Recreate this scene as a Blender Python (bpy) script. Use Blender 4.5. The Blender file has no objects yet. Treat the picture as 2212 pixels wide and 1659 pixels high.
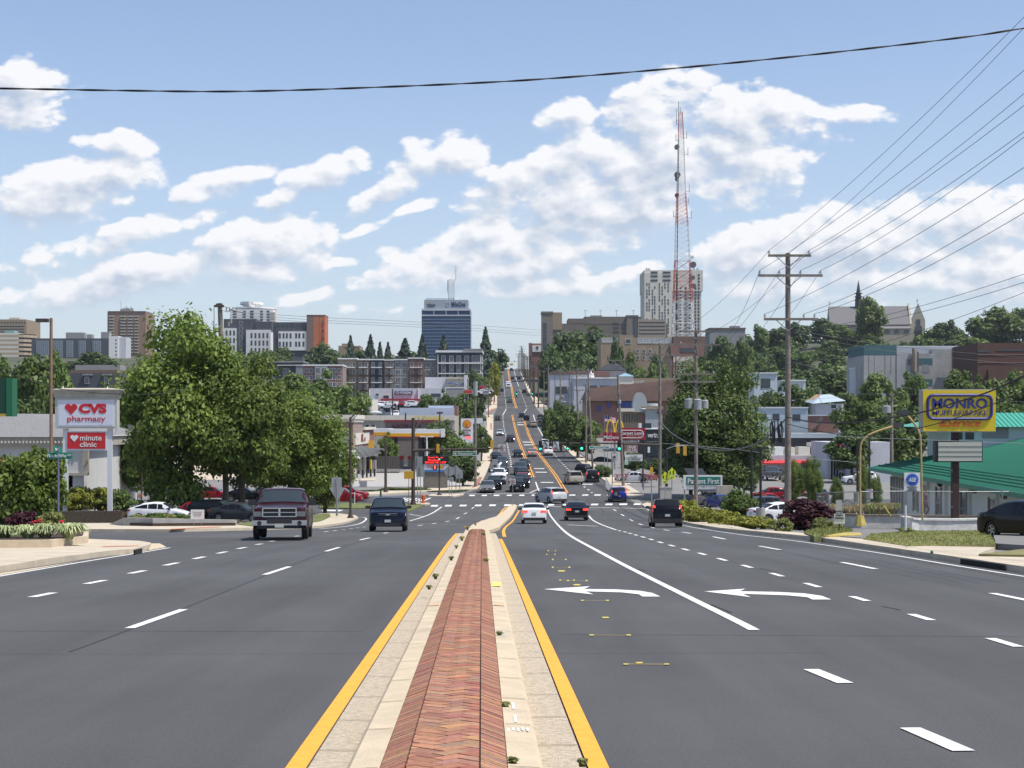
import bpy,bmesh,math,random
import numpy as np
from mathutils import Vector,Matrix
R=math.radians
sc=bpy.context.scene
col=sc.collection
# ------------------------------------------------------------ camera, light
FPX,HX,HY,CH=3460.0,1106.0,910.0,1.65
cam_d=bpy.data.cameras.new('camera');cam=bpy.data.objects.new('camera',cam_d);col.objects.link(cam)
cam_d.sensor_width=36;cam_d.lens=36*FPX/2212;cam_d.shift_y=(HY-829.5)/2212
cam_d.clip_end=20000;cam_d.clip_start=0.3
cam.location=(0,0,CH);cam.rotation_euler=(R(90),0,0)
sc.camera=cam
SUN_EL,SUN_AZ=R(64),R(-23)
sd=Vector((math.cos(SUN_EL)*math.cos(SUN_AZ),math.cos(SUN_EL)*math.sin(SUN_AZ),math.sin(SUN_EL)))
sun_d=bpy.data.lights.new('sun','SUN');sun=bpy.data.objects.new('sun',sun_d);col.objects.link(sun)
sun_d.energy=4.2;sun_d.angle=R(0.5);sun_d.color=(1,.955,.88)
sun.rotation_euler=(-sd).to_track_quat('-Z','Y').to_euler()
sun.location=(60,-20,120)
sc.view_settings.view_transform='Standard';sc.view_settings.look='None'
sc.view_settings.exposure=0.3;sc.view_settings.gamma=1
sc.render.engine='CYCLES'
sc.cycles.max_bounces=5;sc.cycles.diffuse_bounces=3;sc.cycles.glossy_bounces=3;sc.cycles.transparent_max_bounces=6
def world_sky():
 w=bpy.data.worlds.new('World');sc.world=w;w.use_nodes=True
 nt=w.node_tree;N=nt.nodes;L=nt.links;N.clear()
 def nd(t,**k):
  n=N.new(t)
  for a,b in k.items():setattr(n,a,b)
  return n
 def val(s,v):
  if isinstance(v,(int,float)):s.default_value=v
  else:L.new(v,s)
 def m(op,a,b=0.0,c=0.0,clamp=False):
  n=nd('ShaderNodeMath',operation=op,use_clamp=clamp)
  val(n.inputs[0],a);val(n.inputs[1],b);val(n.inputs[2],c);return n.outputs[0]
 def vm(op,a,b=None,out=0):
  n=nd('ShaderNodeVectorMath',operation=op)
  if isinstance(a,tuple):n.inputs[0].default_value=a
  else:L.new(a,n.inputs[0])
  if b is not None:
   if isinstance(b,tuple):n.inputs[1].default_value=b
   else:L.new(b,n.inputs[1])
  return n.outputs[out]
 tc=nd('ShaderNodeTexCoord')
 sep=nd('ShaderNodeSeparateXYZ');L.new(tc.outputs['Generated'],sep.inputs[0])
 sky=nd('ShaderNodeTexSky',sky_type='NISHITA',sun_disc=False)
 sky.sun_elevation=SUN_EL;sky.sun_rotation=math.atan2(sd.x,sd.y)
 sky.altitude=100;sky.air_density=1.0;sky.dust_density=1.2;sky.ozone_density=1.4
 yy=m('MAXIMUM',sep.outputs[1],0.02)
 u=m('DIVIDE',sep.outputs[0],yy);v=m('DIVIDE',sep.outputs[2],yy)
 cb=nd('ShaderNodeCombineXYZ');L.new(u,cb.inputs[0]);L.new(v,cb.inputs[1])
 uv=cb.outputs[0]
 B=CLOUDS
 grp=bpy.data.node_groups.new('cloud_field','ShaderNodeTree')
 grp.interface.new_socket('P',in_out='INPUT',socket_type='NodeSocketVector')
 grp.interface.new_socket('D',in_out='OUTPUT',socket_type='NodeSocketFloat')
 gi=grp.nodes.new('NodeGroupInput');go=grp.nodes.new('NodeGroupOutput')
 gn=grp.nodes;gl=grp.links
 sp=gn.new('ShaderNodeSeparateXYZ');gl.new(gi.outputs[0],sp.inputs[0])
 q2=gn.new('ShaderNodeCombineXYZ');gl.new(sp.outputs[0],q2.inputs[0]);gl.new(sp.outputs[1],q2.inputs[1]);q2.inputs[2].default_value=1
 sw=gn.new('ShaderNodeCombineXYZ');gl.new(sp.outputs[0],sw.inputs[0]);gl.new(sp.outputs[0],sw.inputs[1]);gl.new(sp.outputs[1],sw.inputs[2])
 sv=gn.new('ShaderNodeCombineXYZ');gl.new(sp.outputs[0],sv.inputs[0]);gl.new(sp.outputs[1],sv.inputs[1]);gl.new(sp.outputs[1],sv.inputs[2])
 q1=gn.new('ShaderNodeVectorMath');q1.operation='MULTIPLY';gl.new(sw.outputs[0],q1.inputs[0]);gl.new(sv.outputs[0],q1.inputs[1])
 acc=None
 for(px,py,a,b,t,s)in B:
  cx,cy=(px-HX)/FPX,(HY-py)/FPX;a=a*1.2/FPX;b=b*1.36/FPX;c_,s_=math.cos(R(t)),math.sin(R(t));s=s*.52
  A=c_*c_/a**2+s_*s_/b**2;Bq=2*c_*s_*(1/a**2-1/b**2);C_=s_*s_/a**2+c_*c_/b**2
  D=-2*A*cx-Bq*cy;E=-2*C_*cy-Bq*cx;F=A*cx*cx+Bq*cx*cy+C_*cy*cy
  ca=gn.new('ShaderNodeVectorMath');ca.operation='DOT_PRODUCT'
  if acc is None:gl.new(q1.outputs[0],ca.inputs[0])
  else:
   ch=gn.new('ShaderNodeVectorMath');ch.operation='MULTIPLY_ADD';ch.inputs[1].default_value=(1e-9,1e-9,0)
   gl.new(acc,ch.inputs[0]);gl.new(q1.outputs[0],ch.inputs[2]);gl.new(ch.outputs[0],ca.inputs[0])
  ca.inputs[1].default_value=(-s*A,-s*Bq,-s*C_)
  cb_=gn.new('ShaderNodeVectorMath');cb_.operation='DOT_PRODUCT';gl.new(q2.outputs[0],cb_.inputs[0]);cb_.inputs[1].default_value=(-s*D,-s*E,s-s*F)
  f=gn.new('ShaderNodeMath');f.operation='ADD';gl.new(ca.outputs['Value'],f.inputs[0]);gl.new(cb_.outputs['Value'],f.inputs[1])
  if acc is None:acc=f.outputs[0]
  else:
   mx=gn.new('ShaderNodeMath');mx.operation='SMOOTH_MAX'
   gl.new(acc,mx.inputs[0]);gl.new(f.outputs[0],mx.inputs[1]);mx.inputs[2].default_value=0.25
   acc=mx.outputs[0]
 mxx=gn.new('ShaderNodeMath');mxx.operation='MAXIMUM';gl.new(acc,mxx.inputs[0]);mxx.inputs[1].default_value=-1.6;acc=mxx.outputs[0]
 grp.links.new(acc,go.inputs[0])
 def noise(scale,detail,rough,vec,dist=0.0):
  n=nd('ShaderNodeTexNoise');n.inputs['Scale'].default_value=scale;n.inputs['Detail'].default_value=detail
  n.inputs['Roughness'].default_value=rough;n.inputs['Distortion'].default_value=dist
  L.new(vec,n.inputs['Vector']);return n
 st=vm('MULTIPLY',uv,(0.8,1.25,1))
 warp=noise(14,2,0.5,st)
 wv=vm('SCALE',vm('SUBTRACT',warp.outputs['Color'],(.5,.5,.5)))
 wv.node.inputs['Scale'].default_value=0.018
 uw=vm('ADD',uv,wv)
 def dens(vec,nvec,det):
  g=nd('ShaderNodeGroup');g.node_tree=grp;L.new(vec,g.inputs[0])
  n1=noise(34,det,0.60,nvec)
  vo=nd('ShaderNodeTexVoronoi',feature='F1',normalize=True);vo.inputs['Scale'].default_value=38;vo.inputs['Detail'].default_value=3 if det>6 else 2;vo.inputs['Roughness'].default_value=.55
  L.new(nvec,vo.inputs['Vector'])
  return m('ADD',m('ADD',g.outputs[0],m('MULTIPLY',m('SUBTRACT',n1.outputs['Fac'],0.5),2.0)),m('MULTIPLY',m('SUBTRACT',0.35,vo.outputs['Distance']),3.2))
 d0=dens(uw,st,7)
 off=(0.004,0.008,0)
 d1=dens(vm('ADD',uw,off),vm('ADD',st,off),5)
 dif=m('SUBTRACT',d0,d1)
 thick=nd('ShaderNodeMapRange');L.new(d0,thick.inputs[0]);thick.inputs[1].default_value=0.1;thick.inputs[2].default_value=1.3
 lit=m('ADD',m('MULTIPLY',dif,1.15),m('SUBTRACT',0.74,m('MULTIPLY',thick.outputs[0],0.38)),clamp=True)
 cov=nd('ShaderNodeMapRange',interpolation_type='SMOOTHSTEP');L.new(d0,cov.inputs[0])
 cov.inputs[1].default_value=-0.15;L.new(m('SUBTRACT',1.25,m('MULTIPLY',lit,0.95)),cov.inputs[2])
 ramp=nd('ShaderNodeMix',data_type='RGBA');L.new(lit,ramp.inputs[0])
 ramp.inputs[6].default_value=(.50,.57,.69,1);ramp.inputs[7].default_value=(.93,.93,.95,1)
 up=m('MAXIMUM',sep.outputs[2],0.0)
 hz=m('POWER',m('SUBTRACT',1.0,up,clamp=True),7.0)
 tint=nd('ShaderNodeMix',data_type='RGBA');tint.inputs[0].default_value=1;tint.blend_type='MULTIPLY'
 L.new(sky.outputs[0],tint.inputs[6]);tint.inputs[7].default_value=(.98,.95,1.0,1)
 hm=nd('ShaderNodeMix',data_type='RGBA');L.new(m('MULTIPLY',hz,0.50),hm.inputs[0])
 L.new(tint.outputs[2],hm.inputs[6]);hm.inputs[7].default_value=(4.1,4.9,6.1,1)
 cl=nd('ShaderNodeMix',data_type='RGBA')
 low=nd('ShaderNodeMapRange');L.new(v,low.inputs[0]);low.inputs[1].default_value=0.0;low.inputs[2].default_value=0.10
 low.inputs[3].default_value=0.5;low.inputs[4].default_value=0.95
 L.new(m('MULTIPLY',cov.outputs[0],low.outputs[0]),cl.inputs[0])
 cs=vm('SCALE',ramp.outputs[2]);cs.node.inputs['Scale'].default_value=6.7
 L.new(hm.outputs[2],cl.inputs[6]);L.new(cs,cl.inputs[7])
 bg0=nd('ShaderNodeBackground');bg0.inputs[1].default_value=0.13;L.new(hm.outputs[2],bg0.inputs[0])
 bg=nd('ShaderNodeBackground');bg.inputs[1].default_value=0.13;L.new(cl.outputs[2],bg.inputs[0])
 win=m('MULTIPLY',m('MULTIPLY',m('GREATER_THAN',sep.outputs[1],0.02),m('LESS_THAN',m('ABSOLUTE',u),0.5)),m('MULTIPLY',m('GREATER_THAN',v,0.0),m('LESS_THAN',v,0.34)))
 ms=nd('ShaderNodeMixShader');L.new(win,ms.inputs[0]);L.new(bg0.outputs[0],ms.inputs[1]);L.new(bg.outputs[0],ms.inputs[2])
 out=nd('ShaderNodeOutputWorld');L.new(ms.outputs[0],out.inputs[0])
 w.cycles.sampling_method='MANUAL';w.cycles.sample_map_resolution=512
CLOUDS=[(40,205,110,52,-4,1.5),(90,185,45,25,20,1.2),(30,240,60,30,0,1.2),(245,322,75,20,5,1.2),(265,300,28,16,10,1.2),(165,405,160,48,14,1.7),(90,440,90,26,8,1.3),(250,375,60,38,10,1.4),(480,395,85,26,14,1.4),(440,410,50,18,12,1.2),(675,390,105,26,22,1.3),(600,425,45,18,30,1.2),(940,345,95,38,22,1.5),(850,400,80,20,30,1.1),(905,320,35,24,0,1.2),(870,460,80,10,18,.8),(240,515,150,28,14,1.4),(370,475,80,18,5,1.0),(545,545,150,52,12,1.6),(300,600,230,34,10,1.4),(620,560,75,46,0,1.4),(160,625,110,18,4,1.0),(740,568,24,10,0,.8),(660,650,40,12,10,.7),(820,668,80,10,4,.6),(1230,265,48,26,0,1.2),(1245,245,24,12,30,1.1),(1430,235,110,55,25,1.5),(1490,200,50,34,30,1.4),(1340,262,40,14,10,1.0),(1620,245,140,44,-8,1.5),(1800,240,100,20,-4,1.2),(1640,285,60,30,0,1.2),(1560,225,60,35,0,1.4),(1400,375,300,72,10,1.9),(1120,410,120,44,10,1.5),(1620,365,95,55,0,1.6),(1560,330,120,50,0,1.5),(1250,340,110,40,20,1.5),(1300,450,220,45,4,1.5),(1080,560,220,54,8,1.6),(1280,520,140,30,14,1.4),(900,590,130,24,12,1.3),(1020,520,90,30,20,1.4),(1130,620,260,22,2,1.0),(1360,590,70,16,6,.9),(1800,530,260,62,6,1.8),(2060,500,200,55,6,1.7),(1640,540,110,46,8,1.5),(1960,470,60,30,0,1.4),(2140,480,110,50,0,1.6),(1900,610,380,40,0,1.3),(2150,570,160,50,0,1.4),(1560,610,90,24,0,1.0)]
world_sky()
# ------------------------------------------------------------ terrain profile along the road
_PY=[(-60,2.2),(0,0),(60,-2.75),(80,-3.84),(103,-5.08),(120,-5.95),(140,-6.6),(160,-6.95),(175,-7.05),(190,-6.98),(205,-6.75),(219,-6.5),(260,-6.1),(307,-5.1),(350,-3.75),(395,-2.0),(440,-.1),(480,1.8),(560,6.1),(620,10.6),(670,14),(735,18.2),(803,22.6),(890,28.5),(960,32.8),(1000,34.2),(1050,34.6),(1150,32),(1400,24),(2500,20),(9000,15)]
BR=sorted(set([float(a)for a in np.arange(-60,1100,10)]+[1150.,1400.,2500.,9000.]))
_xs=np.array([a for a,b in _PY]);_zs=np.array([b for a,b in _PY])
def _sm(y):
 w=8 if y<1000 else 1
 return float(np.mean(np.interp([y-w,y-w/2,y,y+w/2,y+w],_xs,_zs)))
_bz=np.array([_sm(b)for b in BR]);_bz-=np.interp(0,BR,_bz)*0
def prof(y):return float(np.interp(y,BR,_bz))
def sst(a,b,x):
 t=min(1,max(0,(x-a)/(b-a)));return t*t*(3-2*t)
def G(x,y):
 h=prof(y)
 if x>45:h+=17*sst(45,210,x)*sst(420,900,y)
 if x<-50:h+=8*sst(50,220,-x)*sst(350,900,y)
 return h
def P(px,py,y):return Vector(((px-HX)*y/FPX,y,CH+(HY-py)*y/FPX))
def Xp(px,y):return(px-HX)*y/FPX
def Zp(py,y):return CH+(HY-py)*y/FPX
def Yof(py,h=0.0,x=None):
 lo,hi=3.0,1000.0
 for _ in range(50):
  m=(lo+hi)/2
  r=HY+FPX*(CH-prof(m)-h)/m
  if r>py:lo=m
  else:hi=m
 return lo
def U(px,py,h=0.0):
 y=Yof(py,h);return(Xp(px,y),y)
# ------------------------------------------------------------ tagging
def tag(o,label=None,cat=None,group=None,kind=None):
 if label:o['label']=label
 if cat:o['category']=cat
 if group:o['group']=group
 if kind:o['kind']=kind
 return o
def empty(name,loc,rz=0,label=None,cat=None,group=None):
 o=bpy.data.objects.new(name,None);o.empty_display_size=.2;col.objects.link(o)
 o.location=loc;o.rotation_euler=(0,0,rz)
 return tag(o,label,cat,group)
def link_mesh(name,me,parent=None,loc=(0,0,0),rz=0):
 o=bpy.data.objects.new(name,me);col.objects.link(o);o.location=loc
 if rz:o.rotation_euler=(0,0,rz)
 if parent:o.parent=parent
 return o
def copy_tree(o,parent=None):
 c=o.copy();col.objects.link(c);c.parent=parent
 for ch in o.children:copy_tree(ch,c)
 return c
# ------------------------------------------------------------ materials
MATS={}
def M(name,rgb,rough=.6,metal=0.,var=0.,vscale=3.,bump=0.,bscale=20.,emit=0.,spec=.5,coat=0.,alpha_obj=False,v2=None):
 """procedural principled material; var = amount of noise in the colour"""
 if name in MATS:return MATS[name]
 m=bpy.data.materials.new(name);m.use_nodes=True;MATS[name]=m
 nt=m.node_tree;N=nt.nodes;L=nt.links
 b=N['Principled BSDF'];b.inputs['Roughness'].default_value=rough;b.inputs['Metallic'].default_value=metal
 b.inputs['Specular IOR Level'].default_value=spec;b.inputs['Coat Weight'].default_value=coat
 b.inputs['Base Color'].default_value=(*rgb,1)
 tc=N.new('ShaderNodeTexCoord')
 if alpha_obj:
  oi=N.new('ShaderNodeObjectInfo');src=oi.outputs['Color'];L.new(src,b.inputs['Base Color'])
 elif var>0:
  n=N.new('ShaderNodeTexNoise');n.inputs['Scale'].default_value=vscale;n.inputs['Detail'].default_value=6
  n.inputs['Roughness'].default_value=.65
  L.new(tc.outputs['Object'],n.inputs['Vector'])
  mr=N.new('ShaderNodeMapRange');L.new(n.outputs['Fac'],mr.inputs[0]);mr.inputs[1].default_value=.3;mr.inputs[2].default_value=.7
  mx=N.new('ShaderNodeMix');mx.data_type='RGBA';L.new(mr.outputs[0],mx.inputs[0])
  lo=[c*(1-var)for c in rgb];hi=[min(1,c*(1+var))for c in rgb]if v2 is None else v2
  mx.inputs[6].default_value=(*lo,1);mx.inputs[7].default_value=(*hi,1)
  L.new(mx.outputs[2],b.inputs['Base Color'])
 if bump>0:
  n2=N.new('ShaderNodeTexNoise');n2.inputs['Scale'].default_value=bscale;n2.inputs['Detail'].default_value=4
  L.new(tc.outputs['Object'],n2.inputs['Vector'])
  bp=N.new('ShaderNodeBump');bp.inputs['Strength'].default_value=bump;bp.inputs['Distance'].default_value=.02
  L.new(n2.outputs['Fac'],bp.inputs['Height']);L.new(bp.outputs[0],b.inputs['Normal'])
 if emit>0:
  b.inputs['Emission Color'].default_value=(*rgb,1);b.inputs['Emission Strength'].default_value=emit
 return m
# ------------------------------------------------------------ mesh builder
class MB:
 """collects shapes; material index per face"""
 def __init__(s):s.v=[];s.f=[];s.m=[]
 def add(s,vs,fs,mi=0):
  o=len(s.v);s.v+=[tuple(v)for v in vs];s.f+=[tuple(i+o for i in f)for f in fs];s.m+=[mi]*len(fs);return s
 def box(s,x0,x1,y0,y1,z0,z1,mi=0):
  v=[(x0,y0,z0),(x1,y0,z0),(x1,y1,z0),(x0,y1,z0),(x0,y0,z1),(x1,y0,z1),(x1,y1,z1),(x0,y1,z1)]
  return s.add(v,[(0,3,2,1),(4,5,6,7),(0,1,5,4),(1,2,6,5),(2,3,7,6),(3,0,4,7)],mi)
 def cbox(s,c,d,mi=0):return s.box(c[0]-d[0]/2,c[0]+d[0]/2,c[1]-d[1]/2,c[1]+d[1]/2,c[2]-d[2]/2,c[2]+d[2]/2,mi)
 def tube(s,a,b,r0,r1=None,n=8,mi=0,cap=True):
  r1=r0 if r1 is None else r1
  a=Vector(a);b=Vector(b);d=(b-a)
  if d.length<1e-6:return s
  d.normalize();up=Vector((0,0,1))if abs(d.z)<.9 else Vector((1,0,0))
  x=d.cross(up).normalized();y=d.cross(x)
  vs=[]
  for(c,r)in((a,r0),(b,r1)):
   for i in range(n):
    t=2*math.pi*i/n;vs.append(c+x*math.cos(t)*r+y*math.sin(t)*r)
  fs=[(i,(i+1)%n,n+(i+1)%n,n+i)for i in range(n)]
  if cap:fs+=[tuple(range(n-1,-1,-1)),tuple(range(n,2*n))]
  return s.add(vs,fs,mi)
 def path(s,pts,r,n=6,mi=0):
  for i in range(len(pts)-1):s.tube(pts[i],pts[i+1],r if not isinstance(r,list)else r[i],r if not isinstance(r,list)else r[i+1],n,mi)
  return s
 def prism(s,poly,z0,z1,mi=0):
  n=len(poly);vs=[(x,y,z0)for x,y in poly]+[(x,y,z1)for x,y in poly]
  return s.add(vs,[tuple(range(n-1,-1,-1)),tuple(range(n,2*n))]+[(i,(i+1)%n,n+(i+1)%n,n+i)for i in range(n)],mi)
 def face_prism(s,poly,y0,y1,mi=0):
  n=len(poly);vs=[(x,y0,z)for x,z in poly]+[(x,y1,z)for x,z in poly]
  return s.add(vs,[tuple(range(n)),tuple(range(2*n-1,n-1,-1))]+[(i,n+i,n+(i+1)%n,(i+1)%n)for i in range(n)],mi)
 def side_prism(s,poly,x0,x1,mi=0):
  n=len(poly);vs=[(x0,y,z)for y,z in poly]+[(x1,y,z)for y,z in poly]
  return s.add(vs,[tuple(range(n)),tuple(range(2*n-1,n-1,-1))]+[(i,n+i,n+(i+1)%n,(i+1)%n)for i in range(n)],mi)
 def ball(s,c,r,n=8,mi=0,sc_=(1,1,1)):
  vs=[];fs=[]
  for j in range(1,n//2):
   t=math.pi*j/(n//2)
   for i in range(n):
    a=2*math.pi*i/n;vs.append((c[0]+r*sc_[0]*math.sin(t)*math.cos(a),c[1]+r*sc_[1]*math.sin(t)*math.sin(a),c[2]+r*sc_[2]*math.cos(t)))
  k=len(vs);vs+=[(c[0],c[1],c[2]+r*sc_[2]),(c[0],c[1],c[2]-r*sc_[2])]
  rows=n//2-1
  for j in range(rows-1):
   for i in range(n):fs.append((j*n+i,(j+1)*n+i,(j+1)*n+(i+1)%n,j*n+(i+1)%n))
  for i in range(n):fs.append((k,i,(i+1)%n));fs.append((k+1,(rows-1)*n+(i+1)%n,(rows-1)*n+i))
  return s.add(vs,fs,mi)
 def mesh(s,name,mats,smooth=False,fixn=True):
  me=bpy.data.meshes.new(name);me.from_pydata(s.v,[],s.f)
  for m in(mats if isinstance(mats,(list,tuple))else[mats]):me.materials.append(m)
  me.polygons.foreach_set('material_index',s.m)
  if fixn:
   bm=bmesh.new();bm.from_mesh(me);bmesh.ops.recalc_face_normals(bm,faces=bm.faces);bm.to_mesh(me);bm.free()
  if smooth:
   me.polygons.foreach_set('use_smooth',[True]*len(me.polygons));me.set_sharp_from_angle(angle=R(38))
  me.update();return me
 def build(s,name,mats,parent=None,loc=(0,0,0),rz=0,smooth=False,fixn=True):
  return link_mesh(name,s.mesh(name,mats,smooth,fixn),parent,loc,rz)
# ------------------------------------------------------------ draped sheets
def drape_bm(bm_out,poly,off,side=0.0,pmat=0):
 """polygon in (x,y) laid on the terrain at +off, cut at the profile breakpoints; side>0 adds a skirt"""
 bm=bmesh.new();vs=[bm.verts.new((x,y,0))for x,y in poly]
 try:bm.faces.new(vs)
 except Exception:bm.free();return
 y0=min(y for _,y in poly);y1=max(y for _,y in poly)
 for b in BR:
  if y0<b<y1:
   g=bm.verts[:]+bm.edges[:]+bm.faces[:]
   bmesh.ops.bisect_plane(bm,geom=g,plane_co=(0,b,0),plane_no=(0,1,0),dist=1e-5)
 xa=min(x for x,_ in poly);xb=max(x for x,_ in poly)
 if y1>280:
  for b in(-120,-90,-70,-50,45,60,80,100,120):
   if xa<b<xb:
    g=bm.verts[:]+bm.edges[:]+bm.faces[:]
    bmesh.ops.bisect_plane(bm,geom=g,plane_co=(b,0,0),plane_no=(1,0,0),dist=1e-5)
 bmesh.ops.triangulate(bm,faces=bm.faces[:])
 if side>0:
  be=[e for e in bm.edges if len(e.link_faces)==1]
  dup={}
  for e in be:
   for v in e.verts:
    if v not in dup:dup[v]=bm.verts.new((v.co.x,v.co.y,-1))
  for e in be:
   a,b=e.verts;bm.faces.new((a,b,dup[b],dup[a]))
 bmesh.ops.recalc_face_normals(bm,faces=bm.faces)
 for v in bm.verts:
  low=v.co.z<-.5
  v.co.z=G(v.co.x,v.co.y)+off-(side if low else 0)
 up=[f for f in bm.faces if abs(f.normal.z)>0 or True]
 tmp=bpy.data.meshes.new('t')
 bm.normal_update()
 for f in bm.faces:
  f.material_index=pmat
 bm.to_mesh(tmp);bm.free();bm_out.from_mesh(tmp);bpy.data.meshes.remove(tmp)
def drape(name,polys,off,mat,side=0.0,kind='structure',parent=None):
 bm=bmesh.new()
 for p in polys:drape_bm(bm,p,off,side)
 bmesh.ops.recalc_face_normals(bm,faces=bm.faces)
 for f in bm.faces:
  if side==0 and f.normal.z<0:f.normal_flip()
 me=bpy.data.meshes.new(name);bm.to_mesh(me);bm.free();me.materials.append(mat)
 o=link_mesh(name,me,parent)
 if kind:o['kind']=kind
 return o
def ribbon(pts,w):
 """polyline in xy -> list of quads w wide"""
 q=[];n=len(pts);L_=[];R_=[]
 for i,p in enumerate(pts):
  a=pts[max(0,i-1)];b=pts[min(n-1,i+1)]
  dx,dy=b[0]-a[0],b[1]-a[1];l=math.hypot(dx,dy)or 1
  nx,ny=-dy/l*w/2,dx/l*w/2
  L_.append((p[0]+nx,p[1]+ny));R_.append((p[0]-nx,p[1]-ny))
 for i in range(n-1):q.append([L_[i],R_[i],R_[i+1],L_[i+1]])
 return q
def dens_px(pts,step=20):
 out=[]
 for i in range(len(pts)-1):
  a,b=pts[i],pts[i+1];k=max(1,int(max(abs(b[0]-a[0]),abs(b[1]-a[1]))/step))
  for j in range(k):out.append((a[0]+(b[0]-a[0])*j/k,a[1]+(b[1]-a[1])*j/k))
 out.append(pts[-1]);return out
def smooth_px(pts,n=6):
 out=[];P_=[pts[0]]+list(pts)+[pts[-1]]
 for i in range(1,len(P_)-2):
  a,b,c,d=[np.array(q,float)for q in P_[i-1:i+3]]
  for k in range(n):
   t=k/n;out.append(tuple(.5*((2*b)+(-a+c)*t+(2*a-5*b+4*c-d)*t*t+(-a+3*b-3*c+d)*t**3)))
 out.append(tuple(map(float,pts[-1])));return out
# ------------------------------------------------------------ ground, roads, markings
def asphalt(name,base,patch=.36):
 m=M(name,base,.88);nt=m.node_tree;N=nt.nodes;L=nt.links;b=N['Principled BSDF']
 b.inputs['Specular IOR Level'].default_value=.3
 tc=N.new('ShaderNodeTexCoord')
 def noise(s,d,vec=None):
  n=N.new('ShaderNodeTexNoise');n.inputs['Scale'].default_value=s;n.inputs['Detail'].default_value=d;n.inputs['Roughness'].default_value=.6
  L.new(vec or tc.outputs['Object'],n.inputs['Vector']);return n.outputs['Fac']
 mp=N.new('ShaderNodeMapping');mp.inputs['Scale'].default_value=(1.2,.06,1);L.new(tc.outputs['Object'],mp.inputs[0])
 def mth(op,a,c,clamp=False):
  n=N.new('ShaderNodeMath');n.operation=op;n.use_clamp=clamp
  for i,q in enumerate((a,c)):
   if isinstance(q,(int,float)):n.inputs[i].default_value=q
   else:L.new(q,n.inputs[i])
  return n.outputs[0]
 big=mth('MULTIPLY',mth('SUBTRACT',noise(.12,5),.5),patch*2.2)
 lane=mth('MULTIPLY',mth('SUBTRACT',noise(.8,5,mp.outputs[0]),.5),patch*2.0)
 fine=mth('MULTIPLY',mth('SUBTRACT',noise(60,3),.5),1.0)
 speck=N.new('ShaderNodeMapRange');L.new(noise(230,1),speck.inputs[0]);speck.inputs[1].default_value=.7;speck.inputs[2].default_value=.78
 f=mth('ADD',mth('ADD',big,lane),mth('ADD',fine,mth('MULTIPLY',speck.outputs[0],1.3)))
 f=mth('ADD',f,1.0)
 vs=N.new('ShaderNodeVectorMath');vs.operation='SCALE';vs.inputs[0].default_value=base;L.new(f,vs.inputs['Scale'])
 L.new(vs.outputs[0],b.inputs['Base Color'])
 bp=N.new('ShaderNodeBump');bp.inputs['Strength'].default_value=.5;bp.inputs['Distance'].default_value=.01
 L.new(noise(90,3),bp.inputs['Height']);L.new(bp.outputs[0],b.inputs['Normal'])
 return m
m_road=asphalt('asphalt_dark',(.078,.078,.079))
m_lot=asphalt('asphalt_lot',(.20,.195,.185),.15)
m_conc=M('concrete_walk',(.50,.43,.325),.9,var=.16,vscale=1.5,bump=.3,bscale=60)
m_conc2=M('concrete_kerb',(.52,.43,.30),.9,var=.15,vscale=2.5,bump=.3,bscale=50)
m_concg=M('concrete_grey',(.33,.32,.30),.9,var=.18,vscale=1.2,bump=.3,bscale=40)
m_gutter=M('gutter_aggregate',(.50,.42,.31),.95,var=.3,vscale=22,bump=.9,bscale=90)
m_white=M('road_paint_white',(.66,.66,.63),.7,var=.2,vscale=9)
m_yellow=M('road_paint_yellow',(.80,.36,.035),.7,var=.10,vscale=9)
m_grass=M('grass',(.10,.14,.035),.95,var=.4,vscale=2.2,bump=.8,bscale=30,v2=(.20,.21,.07))
m_grassdry=M('grass_dry',(.19,.17,.06),.95,var=.35,vscale=1.6,bump=.8,bscale=30,v2=(.28,.26,.11))
m_mulch=M('mulch',(.05,.03,.02),.95,var=.5,vscale=14,bump=1,bscale=50)
m_field=M('far_ground',(.05,.075,.03),.95,var=.35,vscale=.05,v2=(.10,.10,.06))
def ground():
 xs=sorted(set([-4000,-2000,-1200,-800,-500,-350,-260,-220,-160,-120,-90,-70,-50,-35,-20,0,20,35,45,60,80,100,120,140,160,180,210,240,300,400,600,900,1400,2200,4000]))
 ys=[b for b in BR]
 vs=[(x,y,G(x,y)-.06)for y in ys for x in xs];n=len(xs)
 fs=[(j*n+i,j*n+i+1,(j+1)*n+i+1,(j+1)*n+i)for j in range(len(ys)-1)for i in range(n-1)]
 mb=MB();mb.add(vs,fs);o=mb.build('ground',m_field,fixn=False);o['kind']='structure'
 drape('parking_lots',[[(-75,66),(-75,620),(90,520),(90,40),(24,40),(24,-20),(-30,-20),(-30,66)]],-.02,m_lot)
ground()
UU=lambda pts,h=0:[U(*p,h)for p in pts]
LK=[(-12.2,-20),(-11,8),(-10.7,20)]
RKp=[(2212,1240),(2069,1217),(2009,1207),(1859,1184),(1769,1170),(1659,1158),(1556,1147),(1468,1128),(1420,1107),(1393,1098),(1385,1092),(1362,1080),(1352,1070),(1318,1050),(1276,1017.6),(1236,985),(1205,952.3),(1191,928.5),(1178,908.6),(1168,893),(1157,879.5),(1142,849),(1134,829),(1122,801.5),(1119,797)]
LKp=[(1076,797),(1074.5,820),(1074,849),(1073.8,880.8),(1065.8,896.7),(1065.5,930),(1064.5,952),(1063,988),(1049,1026.5),(1036,1054),(1000,1067)]
road_poly=[(10.6,-20),(10.4,20)]+UU(RKp)+[(5,1045),(-8,1045)]+UU(LKp)+[(-28,178),(-28,66),(-34,66),(-34,48),(-11,48),(-10.7,20),(-11.4,-20)]
drape('road',[road_poly],.0,m_road)
m_lane=asphalt('asphalt_side',(.085,.085,.085))
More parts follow.
